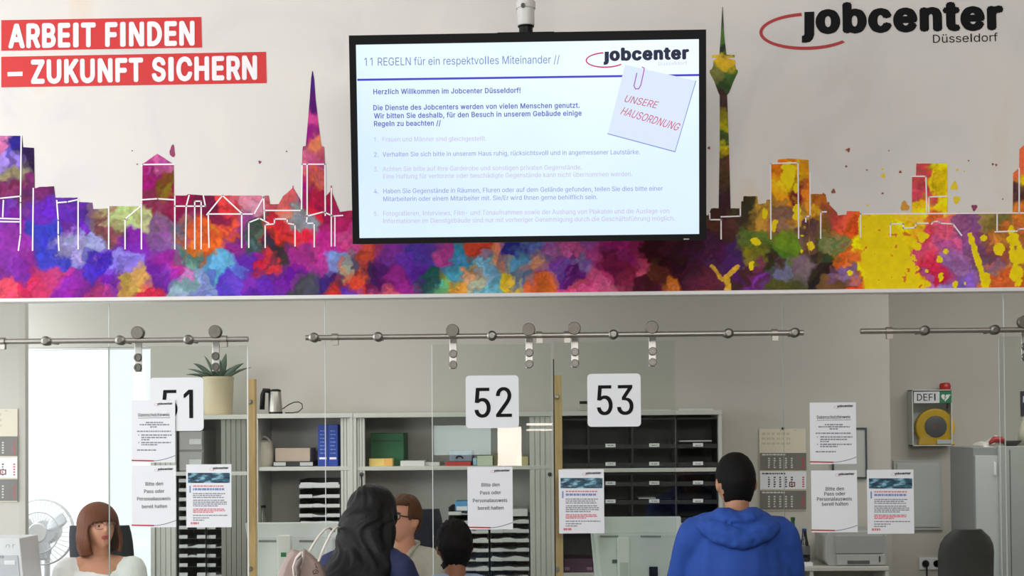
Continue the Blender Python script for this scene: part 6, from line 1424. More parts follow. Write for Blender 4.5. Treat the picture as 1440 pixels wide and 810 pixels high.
# ------------------------------------------------------------------ fan by the window
YFn = 8.75
c = at(59, 748, YFn); rf = 39.5 * YFn / F * 1.18
o = thing('pedestal_fan', (c.x, YFn, 0), 'white pedestal fan in front of the bright window', 'fan')
MAT_FAN = M('fan_white', (244, 247, 250), 0.4, var=0.01)
m = MB()
for rr_, yo in ((rf, 0), (rf * 0.99, -0.02), (rf * 0.62, -0.06)):
    m.tube([(c.x + rr_ * math.cos(a), YFn + yo, c.z + rr_ * math.sin(a)) for a in [2 * PI * i / 48 for i in range(49)]], 0.004, 6, caps=False)
for i in range(36):
    a = 2 * PI * i / 36
    m.tube([(c.x + 0.05 * math.cos(a), YFn - 0.075, c.z + 0.05 * math.sin(a)), (c.x + rf * 0.62 * math.cos(a), YFn - 0.06, c.z + rf * 0.62 * math.sin(a)), (c.x + rf * math.cos(a), YFn, c.z + rf * math.sin(a))], 0.0016, 5)
m.build('guard', MAT_FAN, o, smooth=True)
m = MB(); m.lathe([(0.055, -0.085), (0.06, -0.08), (0.06, -0.07)], (c.x, YFn, c.z), 'Y'); m.lathe([(0.07, 0.03), (0.085, 0.05), (0.08, 0.14), (0.05, 0.18)], (c.x, YFn, c.z), 'Y'); m.build('motor', MAT_FAN, o, smooth=40)
for k in range(3):
    a0 = 2 * PI * k / 3 + 0.5; pts = []
    n = 9; rows_ = []
    for i in range(n + 1):
        t = i / n; rad = 0.04 + (rf * 0.86 - 0.04) * t; wd = 0.25 + 0.75 * math.sin(PI * min(1, 0.15 + t * 0.8))
        rows_.append([(c.x + rad * math.cos(a0 + s_ * wd * 0.55), YFn - 0.01 + s_ * 0.02 * wd, c.z + rad * math.sin(a0 + s_ * wd * 0.55)) for s_ in (-0.6, -0.2, 0.2, 0.6, 1.0)])
    v_ = [p for r_ in rows_ for p in r_]; f_ = [(i * 5 + j, i * 5 + j + 1, (i + 1) * 5 + j + 1, (i + 1) * 5 + j) for i in range(n) for j in range(4)]
    b = MB().add(v_, f_).build('blade', M('fan_blade', (238, 243, 250), 0.4, var=0.01), o, smooth=True); md = b.modifiers.new('thick', 'SOLIDIFY'); md.thickness = 0.003
m = MB(); m.cyl((c.x, YFn + 0.09, 0.04), (c.x, YFn + 0.09, c.z), 0.018); m.build('pole', MAT_FAN, o, smooth=40)
m = MB(); m.lathe([(0.22, 0), (0.22, 0.012), (0.1, 0.035), (0.03, 0.05)], (c.x, YFn + 0.09, 0)); m.build('base', MAT_FAN, o, smooth=40)
# white box device in the lower left corner
Yd = 7.0
p = [at(-40, 757, Yd), at(27.5, 757, Yd), at(33, 812, Yd)]
o = thing('document_scanner', (at(-5, 757, Yd).x, Yd, 0.74), 'white desktop device with small label in the lower left corner', 'device')
x0 = p[0].x; zt_ = p[1].z; zb = 0.741; xk = (p[2].x - p[1].x) / (p[1].z - p[2].z)
MAT_DEV = M('device_white', (216, 216, 220), 0.4, var=0.01)
m = MB(); m.hexa([(x0, Yd, zb), (p[1].x + xk * (zt_ - zb), Yd, zb), (p[1].x + xk * (zt_ - zb), Yd + 0.25, zb), (x0, Yd + 0.25, zb), (x0, Yd, zt_), (p[1].x, Yd, zt_), (p[1].x, Yd + 0.25, zt_), (x0, Yd + 0.25, zt_)]); m.build('housing', MAT_DEV, o, bevel=0.004)
a0, b0, a1, b1 = R(-36, 781, 25, 830, Yd); b0 = zb + 0.01
m = MB(); m.hexa([(a0, Yd - 0.004, b0), (a1 + xk * (b1 - b0), Yd - 0.004, b0), (a1 + xk * (b1 - b0), Yd + 0.002, b0), (a0, Yd + 0.002, b0), (a0, Yd - 0.004, b1), (a1, Yd - 0.004, b1), (a1, Yd + 0.002, b1), (a0, Yd + 0.002, b1)])
fp = m.build('front_panel', M('device_grey', (188, 190, 196), 0.4, var=0.01), o)
a0, b0, a1, b1 = R(6, 788, 21, 794, Yd - 0.005); MB().box(a0, Yd - 0.006, b0, a1, Yd - 0.003, b1).build('label', MAT_PAPER, fp)
a0, b0, a1, b1 = R(-2, 781, 5, 785, Yd - 0.005); MB().box(a0, Yd - 0.006, b0, a1, Yd - 0.003, b1).build('latch', M('device_latch', (150, 150, 156), 0.4), fp)
m = MB(); P_ = PY(Yd - 0.0005); m.strip(uvs(P_, [(8, 770), (9, 766), (13, 766), (13, 770)]), P_, 0.002, 0.0006); m.strip(uvs(P_, [(18, 771), (18, 766), (21, 766)]), P_, 0.002, 0.0006); m.build('marking', M('device_latch', (150, 150, 156)), o)
# ------------------------------------------------------------------ people
def remeshed(mb, voxel, smooth_it=4, xf=None):
    me = bpy.data.meshes.new('tmp'); me.from_pydata([tuple(v) for v in mb.v], [], mb.f)
    bm = bmesh.new(); bm.from_mesh(me); bmesh.ops.recalc_face_normals(bm, faces=bm.faces); bm.to_mesh(me); bm.free()
    o = bpy.data.objects.new('tmp', me); COL.objects.link(o)
    r = o.modifiers.new('r', 'REMESH'); r.mode = 'VOXEL'; r.voxel_size = voxel; r.adaptivity = 0
    s = o.modifiers.new('s', 'SMOOTH'); s.factor = 0.5; s.iterations = smooth_it
    dg = bpy.context.evaluated_depsgraph_get()
    out = bpy.data.meshes.new_from_object(o.evaluated_get(dg))
    bpy.data.objects.remove(o); bpy.data.meshes.remove(me)
    return out
def link_mesh(name, me, mat, parent, fold=None):
    if fold:
        amp, fx, fz, seed = fold
        me.update()
        no = [v.normal.copy() for v in me.vertices]
        for v, n in zip(me.vertices, no):
            p = v.co
            k = noise.noise(Vector((p.x * fx + seed, p.y * fx, p.z * fz))) + 0.5 * noise.noise(Vector((p.x * fx * 2.3, p.y * fx * 2.3 + seed, p.z * fz * 2.2)))
            v.co = p + n * (k * amp)
    me.materials.clear(); me.materials.append(mat)
    me.polygons.foreach_set('use_smooth', [True] * len(me.polygons))
    me.name = name
    o = bpy.data.objects.new(name, me); COL.objects.link(o); o.parent = parent
    return o
def part(name, mb, mat, parent, smooth=True, fix=True):
    me = bpy.data.meshes.new(name); me.from_pydata([tuple(v) for v in mb.v], [], mb.f)
    if fix:
        bm = bmesh.new(); bm.from_mesh(me); bmesh.ops.recalc_face_normals(bm, faces=bm.faces); bm.to_mesh(me); bm.free()
    return link_mesh(name, me, mat, parent) if smooth else link_mesh(name, me, mat, parent)
def head_dir(x, y, z, female=False):
    px, py, pz = 0.076 * x, 0.098 * y, 0.120 * z
    if z > 0: px *= 1 + 0.20 * z * z; py *= 1 + 0.08 * z * z
    if z < 0:
        k = -z; px *= 1 - (0.34 if female else 0.26) * k ** 1.6
        if y < 0: py *= 1 - 0.40 * k
        else: py *= 1 - 0.04 * k
    if y > 0:
        g = math.exp
        py += 0.026 * g(-(x / .15) ** 2 - ((z + .14) / .14) ** 2)
        py += 0.010 * g(-(x / .10) ** 2 - ((z - .06) / .16) ** 2)
        py -= 0.011 * g(-((abs(x) - .38) / .17) ** 2 - ((z - .07) / .10) ** 2)
        py += 0.004 * g(-((abs(x) - .34) / .25) ** 2 - ((z - .22) / .07) ** 2)
        py += 0.006 * g(-(x / .22) ** 2 - ((z + .46) / .06) ** 2)
        py -= 0.004 * g(-(x / .3) ** 2 - ((z + .60) / .06) ** 2)
        py += 0.010 * g(-(x / .28) ** 2 - ((z + .84) / .16) ** 2)
        py += 0.004 * g(-((abs(x) - .45) / .2) ** 2 - ((z + .16) / .18) ** 2)
    return Vector((px, py, pz))
def add_head(mb, T, s, female=False, grow=0.0):
    n, mm = 44, 32; rings = []
    for i in range(1, mm):
        th = PI * i / mm; ring = []
        for j in range(n):
            a = 2 * PI * j / n
            p = head_dir(math.sin(th) * math.sin(a), math.sin(th) * math.cos(a), math.cos(th), female)
            if grow: p = p + p.normalized() * grow
            ring.append(T @ (p * s))
        rings.append(ring)
    mb.ring_loft(rings)
    if not grow:
        for sg in (-1, 1):
            rot = Matrix.Rotation(sg * 0.35, 3, 'Z')
            b = MB(); b.ellip((0, 0, 0), 0.012, 0.022, 0.032, 12, 8, rot)
            mb.add([T @ ((p + Vector((sg * 0.077, -0.008, -0.005))) * s) for p in b.v], b.f)
def hand(mb, wrist, dirv, palm_n, s, side):
    """palm, four unequal bent fingers and a thumb from the side of the palm"""
    d = dirv.normalized(); n = (palm_n - d * palm_n.dot(d)).normalized(); lat = d.cross(n) * side
    W = lambda a, b, c: wrist + (d * a + lat * b + n * c) * s
    mb.tube([W(-0.01, 0, 0), W(0.02, 0, 0), W(0.06, 0, 0), W(0.092, 0, 0)], [(0.025 * s, 0.02 * s), (0.034 * s, 0.017 * s), (0.042 * s, 0.015 * s), (0.040 * s, 0.012 * s)], 14, ref=lat, round_=True)
    for b, L in ((-0.030, 0.062), (-0.010, 0.074), (0.010, 0.078), (0.029, 0.070)):
        mb.tube([W(0.085, b, 0), W(0.085 + L * 0.45, b * 1.1, -0.004), W(0.085 + L * 0.78, b * 1.12, -0.016), W(0.085 + L * 0.95, b * 1.12, -0.03)], [0.0092 * s, 0.0088 * s, 0.008 * s, 0.0068 * s], 8, round_=True)
    mb.tube([W(0.018, 0.030, -0.004), W(0.045, 0.052, -0.012), W(0.07, 0.062, -0.02), W(0.09, 0.064, -0.028)], [0.013 * s, 0.0115 * s, 0.010 * s, 0.008 * s], 8, round_=True)
SKIN = lambda n, c: M(n, c, 0.55, var=0.04, scale=25, spec=0.35)
MAT_EYE = M('eye_white', (186, 178, 172), 0.3); MAT_IRIS = M('iris_brown', (48, 34, 26), 0.3)
def person(label, head_top, Y, px, face, S=1.0, lean=0.0, sit=None, head_yaw=0.0, head_pitch=0.0, head_roll=0.0, female=False, skin=None, sw=0.175, elbow=None, group=None, shoulder_tilt=0.0, loc_y=None):
    """face: rotation about z, 0 looks away from the viewer. Returns root, dict of joints (local)."""
    top = at(px, head_top, Y)
    up_len = (0.56 + 0.125 + 0.12) * S
    zp = sit + 0.09 if sit else None
    L = lean
    ax = Vector((0, math.sin(L), math.cos(L)))
    fw = Vector((0, math.cos(L), -math.sin(L)))
    reach = ax * 0.56 * S + Vector((0, 0.02 * S, 0.245 * S))
    zpel = top.z - reach.z
    Rz = Matrix.Rotation(face, 3, 'Z')
    hd = Rz @ Vector((0, reach.y, 0))
    root = thing('person', (top.x - hd.x, Y - hd.y, 0), label, 'person', group)
    root.rotation_euler = (0, 0, face)
    pel = Vector((0, 0, zpel))
    J = {'pel': pel, 'ax': ax, 'fw': fw, 'S': S}
    at_s = lambda s_: pel + ax * (s_ * S)
    J['at'] = at_s
    nb = at_s(0.52)
    hc = pel + ax * (0.56 * S) + Vector((0, 0.02 * S, 0.125 * S))
    T = Matrix.Translation(hc) @ (Matrix.Rotation(head_yaw, 4, 'Z') @ Matrix.Rotation(-head_pitch, 4, 'X') @ Matrix.Rotation(head_roll, 4, 'Y'))
    J['T'] = T; J['hc'] = hc; J['nb'] = nb
    sh = {}; el = {}; wr = {}; hip = {}; kn = {}; an = {}
    for sd in (-1, 1):
        sh[sd] = at_s(0.455 + sd * shoulder_tilt) + Vector((sd * sw * S, 0, 0)) - fw * 0.0
        if elbow == 'counter':
            el[sd] = sh[sd] + Vector((sd * 0.07, 0.10, -0.25)) * S
            wr[sd] = Vector((el[sd].x * 0.75, el[sd].y + 0.24 * S, max(el[sd].z - 0.06, 0.79)))
        elif elbow == 'desk':
            el[sd] = sh[sd] + Vector((sd * 0.05, 0.08, -0.27)) * S
            wr[sd] = Vector((sd * 0.12, el[sd].y + 0.22 * S, 0.775))
        else:
            el[sd] = sh[sd] + Vector((sd * 0.04, -0.01, -0.29)) * S
            wr[sd] = el[sd] + Vector((sd * 0.0, 0.05, -0.25)) * S
        hip[sd] = pel + Vector((sd * 0.09 * S, 0, -0.06 * S))
        if sit:
            kn[sd] = hip[sd] + Vector((sd * 0.05, 0.42 * S, 0.0)); kn[sd].z = zpel - 0.05
            an[sd] = Vector((kn[sd].x, kn[sd].y - 0.02, 0.09))
        else:
            an[sd] = Vector((sd * 0.11 * S, -0.03, 0.085 * S))
            kn[sd] = hip[sd].lerp(an[sd], 0.5) + Vector((0, 0.03, 0))
    J.update(sh=sh, el=el, wr=wr, hip=hip, kn=kn, an=an)
    m = MB()
    add_head(m, T, S, female)
    nbk = T @ Vector((0, -0.018 * S, -0.07 * S))
    m.tube([at_s(0.44), nb, nb.lerp(nbk, 0.5), nbk], [(0.07 * S, 0.06 * S), (0.058 * S, 0.056 * S), (0.052 * S, 0.055 * S), (0.05 * S, 0.055 * S)], 18, ref=(1, 0, 0))
    def torso(m, g, s_top=0.50, widths=None):
        k = 0.92 if female else 1.0
        st = [(-0.10, .13, .10), (0.0, .165, .115), (0.12, .145 * k, .10), (0.28, .160 * k, .115), (0.38, .168 * k, .112), (0.45, .155 * k, .095), (0.49, .115 * k, .075), (0.515, .075, .06)]
        m.tube([at_s(a) for a, _, _ in st], [((b + g) * S, (c + g) * S) for _, b, c in st], 24, ref=(1, 0, 0), round_=False)
        for sd in (-1, 1):
            m.tube([at_s(0.495) + Vector((sd * 0.03 * S, 0, 0)), at_s(0.487) + Vector((sd * 0.09 * S, 0, 0)), sh[sd] + Vector((0, 0, 0.012 * S))], [(0.05 + g) * S, (0.05 + g) * S, (0.046 + g) * S], 14, round_=True)
    J['torso'] = torso
    def arm(m, sd, g, t1=1.0, gw=None):
        gw = g if gw is None else gw
        e_ = el[sd].lerp(wr[sd], t1)
        m.tube([sh[sd], sh[sd].lerp(el[sd], 0.5), el[sd], el[sd].lerp(e_, 0.5), e_], [(0.056 + g) * S, (0.048 + g) * S, (0.040 + g) * S, (0.038 + g) * S, (0.030 + gw) * S], 16, round_=True)
    J['arm'] = arm
    torso(m, 0.0)
    for sd in (-1, 1):
        arm(m, sd, 0.0)
        hand(m, wr[sd], (wr[sd] - el[sd]) if elbow != 'counter' else Vector((wr[sd].x - el[sd].x, wr[sd].y - el[sd].y, -0.02)), Vector((0, 0, 1)), S, -sd)
        m.tube([hip[sd], hip[sd].lerp(kn[sd], 0.5), kn[sd], kn[sd].lerp(an[sd], 0.35), an[sd]], [0.085 * S, 0.072 * S, 0.055 * S, 0.055 * S, 0.037 * S], 16, round_=True)
        m.tube([an[sd] + Vector((0, -0.03, -0.045 * S)), an[sd] + Vector((0, 0.06, -0.05 * S)), an[sd] + Vector((0, 0.15 * S, -0.06 * S))], [(0.032 * S, 0.032 * S), (0.04 * S, 0.028 * S), (0.038 * S, 0.018 * S)], 12, ref=(1, 0, 0), round_=True)
    J['body'] = link_mesh('body', remeshed(m, 0.0065, 3), skin, root)
    def legs(g):
        q = MB(); st = [(-0.12, .135, .10), (-0.06, .158, .108), (0.0, .150, .104)]
        q.tube([at_s(a) for a, _, _ in st], [((b + g) * S, (c + g) * S) for _, b, c in st], 24, ref=(1, 0, 0), round_=True)
        for sd in (-1, 1): q.tube([hip[sd], hip[sd].lerp(kn[sd], 0.5), kn[sd], kn[sd].lerp(an[sd], 0.5), an[sd]], [(0.09 + g) * S, (0.078 + g) * S, (0.064 + g) * S, (0.06 + g) * S, (0.052 + g) * S], 16)
        return q
    J['legs'] = legs
    for sd in (-1, 1):
        q = MB(); q.tube([an[sd] + Vector((0, -0.04, -0.045 * S)), an[sd] + Vector((0, 0.06, -0.048 * S)), an[sd] + Vector((0, 0.17 * S, -0.056 * S))], [(0.038 * S, 0.038 * S), (0.046 * S, 0.036 * S), (0.043 * S, 0.027 * S)], 14, ref=(1, 0, 0), round_=True)
        zmin = min(v.z for v in q.v)
        q.v = [Vector((v.x, v.y, max(v.z, 0.004))) for v in q.v]
        part('shoe', q, M('shoe_dark', (40, 38, 38), 0.5), root)
    if True:
        for sd in (-1, 1):
            q = MB(); c = Vector((sd * 0.030, 0.0755, 0.010)); q.ellip(c, 0.0115, 0.0115, 0.0070, 12, 8); q.v = [T @ (v * S) for v in q.v]; part('eye', q, MAT_EYE, J['body'])
            q = MB(); q.ellip(c + Vector((0, 0.0088, 0)), 0.0055, 0.005, 0.0055, 10, 6); q.v = [T @ (v * S) for v in q.v]; part('iris', q, MAT_IRIS, J['body'])
    return root, J
def face_bits(J, root, brow_mat, lip_mat):
    T, S = J['T'], J['S']
    for sd in (-1, 1):
        q = MB(); q.tube([T @ (Vector((sd * x, y, z)) * S) for x, y, z in ((0.014, 0.099, 0.026), (0.030, 0.094, 0.031), (0.046, 0.082, 0.027))], [(0.0028 * S, 0.003 * S)] * 3, 8, round_=True); part('eyebrow', q, brow_mat, J['body'])
    for zz, h in ((-0.050, 0.0048), (-0.058, 0.0055)):
        q = MB(); q.tube([T @ (Vector((x, 0.0935 - 14 * x * x, zz)) * S) for x in (-0.024, -0.012, 0, 0.012, 0.024)], [(0.001, 0.003 * S), (h * S, 0.005 * S), (h * S, 0.006 * S), (h * S, 0.005 * S), (0.001, 0.003 * S)], 10, ref=(0, 0, 1)); part('lip', q, lip_mat, J['body'])
def hair_cap(J, root, mat, keep, grow, name='hair', rough=0.0, female=False, seed=0.0):
    T, S = J['T'], J['S']
    n, mm = 64, 44; vs_, idx = [], {}
    for i in range(mm + 1):
        th = PI * i / mm
        for j in range(n):
            a = 2 * PI * j / n
            d = Vector((math.sin(th) * math.sin(a), math.sin(th) * math.cos(a), math.cos(th)))
            p = head_dir(d.x, d.y, d.z, female)
            zz_ = max(0, d.z) ** 2; ph = Vector((0.076 * d.x * (1 + 0.2 * zz_), 0.098 * d.y * (1 + 0.08 * zz_), 0.12 * d.z))
            if d.y > 0 : p = p.lerp(ph, 0.8)
            g = grow(d) if callable(grow) else grow
            g += rough * noise.noise(Vector((d.x * 7 + seed, d.y * 7, d.z * 4))) + rough * 0.7 * noise.noise(Vector((d.x * 22, d.y * 22 + seed, d.z * 9)))
            vs_.append((d, T @ ((p + p.normalized() * g) * S)))
    fs = []
    for i in range(mm):
        for j in range(n):
            k = (j + 1) % n
            q = (i * n + j, i * n + k, (i + 1) * n + k, (i + 1) * n + j)
            c = sum((vs_[t][0] for t in q), Vector()) / 4
            if keep(c): fs.append(q)
    me = bpy.data.meshes.new(name); me.from_pydata([tuple(v) for _, v in vs_], [], fs)
    bm = bmesh.new(); bm.from_mesh(me); bmesh.ops.delete(bm, geom=[v for v in bm.verts if not v.link_faces], context='VERTS'); bmesh.ops.remove_doubles(bm, verts=bm.verts, dist=1e-5); bmesh.ops.recalc_face_normals(bm, faces=bm.faces); bm.to_mesh(me); bm.free()
    o = link_mesh(name, me, mat, root)
    md = o.modifiers.new('thick', 'SOLIDIFY'); md.thickness = 0.012 * S; md.offset = -1
    return o
def hairm(name, c, rough=0.45, spec=0.15):
    return M(name, c, rough, var=0.35, scale=90, stretch=(6, 6, 0.5), bump=0.4, spec=spec)
# ---- man in the blue hooded top (away from the viewer)
SK1 = SKIN('skin_olive', (168, 122, 94))
rt, J = person('person with short black hair in a blue hooded top, seen from behind', 640, 5.72, 1034, 0.0, S=0.945, lean=0.10, head_pitch=0.10, head_yaw=0.12, skin=SK1, sw=0.182, elbow='counter')
J['legs'] and link_mesh('trousers', remeshed(J['legs'](0.012), 0.011, 3), M('jeans_dark', (44, 50, 66), 0.8, var=0.1), rt, (0.006, 8, 5, 1))
MAT_HOOD = M('blue_fleece', (27, 68, 150), 0.85, var=0.05, scale=60, bump=0.1)
m = MB(); J['torso'](m, 0.032)
S = J['S']
for sd in (-1, 1): J['arm'](m, sd, 0.026, 0.96, 0.02)
m.tube([J['at'](a) for a in (-0.09, 0.0, 0.15, 0.34, 0.43)], [(.205 * S, .145 * S), (.21 * S, .15 * S), (.208 * S, .145 * S), (.215 * S, .148 * S), (.19 * S, .115 * S)], 24, ref=(1, 0, 0), round_=True)
hoodie = link_mesh('hooded_top', remeshed(m, 0.009, 5), MAT_HOOD, rt, (0.016, 8, 2.4, 3))
nb = J['nb']; m = MB()
path = [(-0.085, 0.125, -0.055), (-0.125, 0.06, -0.01), (-0.140, -0.02, 0.004), (-0.118, -0.10, -0.008), (-0.06, -0.138, -0.040), (0, -0.150, -0.052), (0.06, -0.138, -0.040), (0.118, -0.10, -0.008), (0.140, -0.02, 0.004), (0.125, 0.06, -0.01), (0.085, 0.125, -0.055)]
rad = [(0.02, 0.03), (0.026, 0.045), (0.03, 0.042), (0.034, 0.046), (0.036, 0.050), (0.036, 0.052), (0.036, 0.050), (0.034, 0.046), (0.03, 0.042), (0.026, 0.045), (0.02, 0.03)]
def sub(path, rad, k=4):
    P = [Vector(p) for p in path]; o, r = [], []
    for i in range(len(P) - 1):
        a, b, c, d = P[max(i - 1, 0)], P[i], P[i + 1], P[min(i + 2, len(P) - 1)]
        for q in range(k):
            t = q / k
            o.append(0.5 * ((2 * b) + (c - a) * t + (2 * a - 5 * b + 4 * c - d) * t * t + (3 * b - a - 3 * c + d) * t ** 3))
            r.append(tuple(rad[i][z] * (1 - t) + rad[i + 1][z] * t for z in (0, 1)))
    o.append(P[-1]); r.append(rad[-1]); return o, r
p_, r_ = sub(path, rad)
m.tube([nb + v * S for v in p_], [(a * S, b * S) for a, b in r_], 18, ref=(0, 1, 0), round_=True)
path2 = [(-0.07, 0.09, -0.02), (-0.088, 0.02, 0.028), (-0.080, -0.055, 0.046), (-0.042, -0.096, 0.040), (0, -0.106, 0.032), (0.042, -0.096, 0.040), (0.080, -0.055, 0.046), (0.088, 0.02, 0.028), (0.07, 0.09, -0.02)]
rad2 = [(0.015, 0.03), (0.018, 0.04), (0.02, 0.045), (0.02, 0.05), (0.022, 0.055), (0.02, 0.05), (0.02, 0.045), (0.018, 0.04), (0.015, 0.03)]
p_, r_ = sub(path2, rad2)
m.tube([nb + v * S for v in p_], [(a * S, b * S) for a, b in r_], 18, ref=(0, 1, 0), round_=True)
link_mesh('hood', remeshed(m, 0.007, 4), MAT_HOOD, hoodie, (0.010, 15, 20, 8))
hair_cap(J, rt, hairm('hair_black', (15, 13, 13), 0.7), lambda d: (d.z > -0.02 if d.y > 0.45 else (d.z > -0.1 if d.y > 0.0 else (d.z > -0.62 + 0.25 * max(0, d.y + 0.5)))) and not (abs(d.x) > 0.80 and d.z < -0.02 and -0.5 < d.y < 0.5) and not (d.y > 0.55 and d.z < 0.42), lambda d: 0.009 + 0.004 * max(0, d.z), rough=0.002)
face_bits(J, rt, M('brow_black', (26, 22, 20), 0.7), M('lip_olive', (150, 88, 78), 0.5))
# ---- woman with long black hair (away from the viewer, turned right)
SK2 = SKIN('skin_tan', (160, 112, 86))
rt, J = person('person with long black hair and a navy jacket, leaning over the counter', 689, 5.78, 525, -0.42, S=0.94, lean=0.34, head_pitch=0.12, head_yaw=-0.18, female=True, skin=SK2, sw=0.165, elbow='counter')
S = J['S']
link_mesh('trousers', remeshed(J['legs'](0.012), 0.011, 3), M('trousers_black', (30, 30, 34), 0.8, var=0.1), rt, (0.006, 8, 5, 1))
m = MB(); J['torso'](m, 0.028)
for sd in (-1, 1): J['arm'](m, sd, 0.02, 0.96, 0.016)
link_mesh('jacket', remeshed(m, 0.009, 4), M('navy_jersey', (28, 36, 76), 0.8, var=0.08, scale=50), rt, (0.010, 9, 5, 11))
MAT_LONG = hairm('hair_long_black', (12, 11, 12), 0.45, 0.25)
T = J['T']; m = MB()
add_head(m, T, S, True, 0.020)
hp = lambda x, y, z: T @ (Vector((x, y, z)) * S)
ax, fw = J['ax'], J['fw']
b0 = hp(0, -0.05, 0.0)
bk = lambda s_, x, off: J['at'](s_) - fw * off * S + Vector((x * S, 0, 0))
m.tube([hp(0, -0.03, 0.06), hp(0, -0.06, -0.02), hp(0, -0.08, -0.09), bk(0.50, 0.0, 0.085), bk(0.40, 0.0, 0.125), bk(0.28, 0.0, 0.14), bk(0.14, 0.0, 0.135)],
       [(0.085 * S, 0.085 * S), (0.105 * S, 0.085 * S), (0.112 * S, 0.075 * S), (0.125 * S, 0.055 * S), (0.135 * S, 0.045 * S), (0.12 * S, 0.04 * S), (0.07 * S, 0.025 * S)], 24, ref=(1, 0, 0), round_=True)
for sd in (-1, 1):
    m.tube([hp(sd * 0.06, 0.0, 0.04), hp(sd * 0.088, -0.01, -0.05), hp(sd * 0.096, -0.02, -0.12), J['at'](0.47) + Vector((sd * 0.11 * S, 0, 0)) - fw * 0.06 * S, J['at'](0.36) + Vector((sd * 0.125 * S, 0, 0)) - fw * 0.115 * S], [0.04 * S, 0.04 * S, 0.038 * S, 0.045 * S, 0.04 * S], 14, round_=True)
me = remeshed(m, 0.008, 3)
# carve the face opening: pull hair on the face side back behind the cheeks
Ti = T.inverted()
for v in me.vertices:
    q = (Ti @ v.co) / S
    if q.y > 0.045 and q.z < 0.055 and abs(q.x) < 0.075: v.co = T @ (Vector((q.x, 0.045 + (q.y - 0.045) * 0.1, q.z)) * S)
me.update()
no = [v.normal.copy() for v in me.vertices]
for v, n_ in zip(me.vertices, no):
    p = v.co; w_ = 0.35 * math.sin(p.z * 26 + p.x * 7)
    k = noise.noise(Vector((p.x * 42 + w_ * 5, p.y * 20, p.z * 4.5))) + 0.7 * noise.noise(Vector((p.x * 15 + w_ * 3, p.y * 10, p.z * 5 + 4)))
    v.co = p + n_ * (k * 0.0085)
link_mesh('hair', me, MAT_LONG, rt)
face_bits(J, rt, M('brow_black', (26, 22, 20)), M('lip_tan', (156, 84, 78), 0.5))
# her handbag, hanging from the left shoulder
cb = at(428, 800, 5.52)
o = thing('handbag', (cb.x, 5.52, at(428, 860, 5.52).z), 'taupe leather handbag with white straps on the shoulder of the long haired person', 'handbag')
MAT_BAG = M('taupe_leather', (150, 130, 122), 0.5, var=0.12, scale=18, bump=0.35)
px5 = lambda x, y, dy=0.0: at(x, y, 5.52 + dy)
m = MB(); n = 9
outl = [(388, 812), (399, 788), (411, 771.5), (421, 775), (428, 771), (440, 781), (451, 792), (458, 806), (462, 860), (440, 872), (400, 872), (384, 850)]
rings = []
for k, (dy, sc) in enumerate(((-0.075, 0.80), (-0.06, 0.95), (-0.02, 1.0), (0.03, 1.0), (0.07, 0.93), (0.085, 0.78))):
    cx_, cy_ = 424, 830
    rings.append([px5(cx_ + (x - cx_) * sc, cy_ + (y - cy_) * (sc if y > 800 else 1 - (1 - sc) * 0.35), dy) for x, y in outl])
m.ring_loft(rings); b = m.build('bag_body', MAT_BAG, o, smooth=True); md = b.modifiers.new('soft', 'BEVEL'); md.width = 0.012; md.segments = 3; md.limit_method = 'ANGLE'; md.angle_limit = 0.4
m = MB(); P1 = [px5(x, y, -0.082 + 0.0004 * i) for i, (x, y) in enumerate([(414, 810), (413, 797), (417, 785), (424, 777), (427, 774), (426, 786), (421, 800), (417, 812)])]
m.tube(P1, [(0.006, 0.012)] * len(P1), 8, round_=True); m.build('opening_rim', M('rim_white', (214, 202, 196), 0.5), o, smooth=True)
m = MB(); P1 = [px5(x, y, -0.088) for x, y in [(419, 806), (418, 797), (421, 790), (424, 785)]]
m.tube(P1, [(0.010, 0.016), (0.012, 0.02), (0.012, 0.02), (0.006, 0.01)], 10, round_=True); m.build('lining', M('lining_grey', (132, 118, 116), 0.6, var=0.2, scale=40), o, smooth=True)
sl = rt.matrix_basis if False else None
for pts, nm in (([(434, 777, -0.03), (441, 765, 0.02), (449, 753, 0.08), (457, 744.5, 0.12), (463, 742, 0.16), (470, 747, 0.22)], 'strap'), ([(448, 789, -0.06), (453, 776, -0.02), (459, 763, 0.02), (465, 751, 0.06), (470, 744, 0.10), (475, 741, 0.14), (480, 744, 0.20)], 'strap')):
    m = MB(); m.tube([px5(x, y, d) for x, y, d in pts], [(0.0055, 0.004)] * len(pts), 8, ref=(1, 0, 0.4), round_=True); m.build(nm, M('strap_white', (222, 214, 206), 0.5), o, smooth=True)
m = MB(); P_ = PY(5.435)
for ln in ([(443, 792), (446, 799), (444, 797)], [(440, 803), (444, 801), (448, 803), (447, 806), (441, 807), (440, 803)], [(443, 806), (446, 802)]): m.strip(uvs(P_, ln), P_, 0.0022, 0.001)
m.build('pen_mark', M('pen_brown', (62, 46, 42), 0.6), o, fix=False)
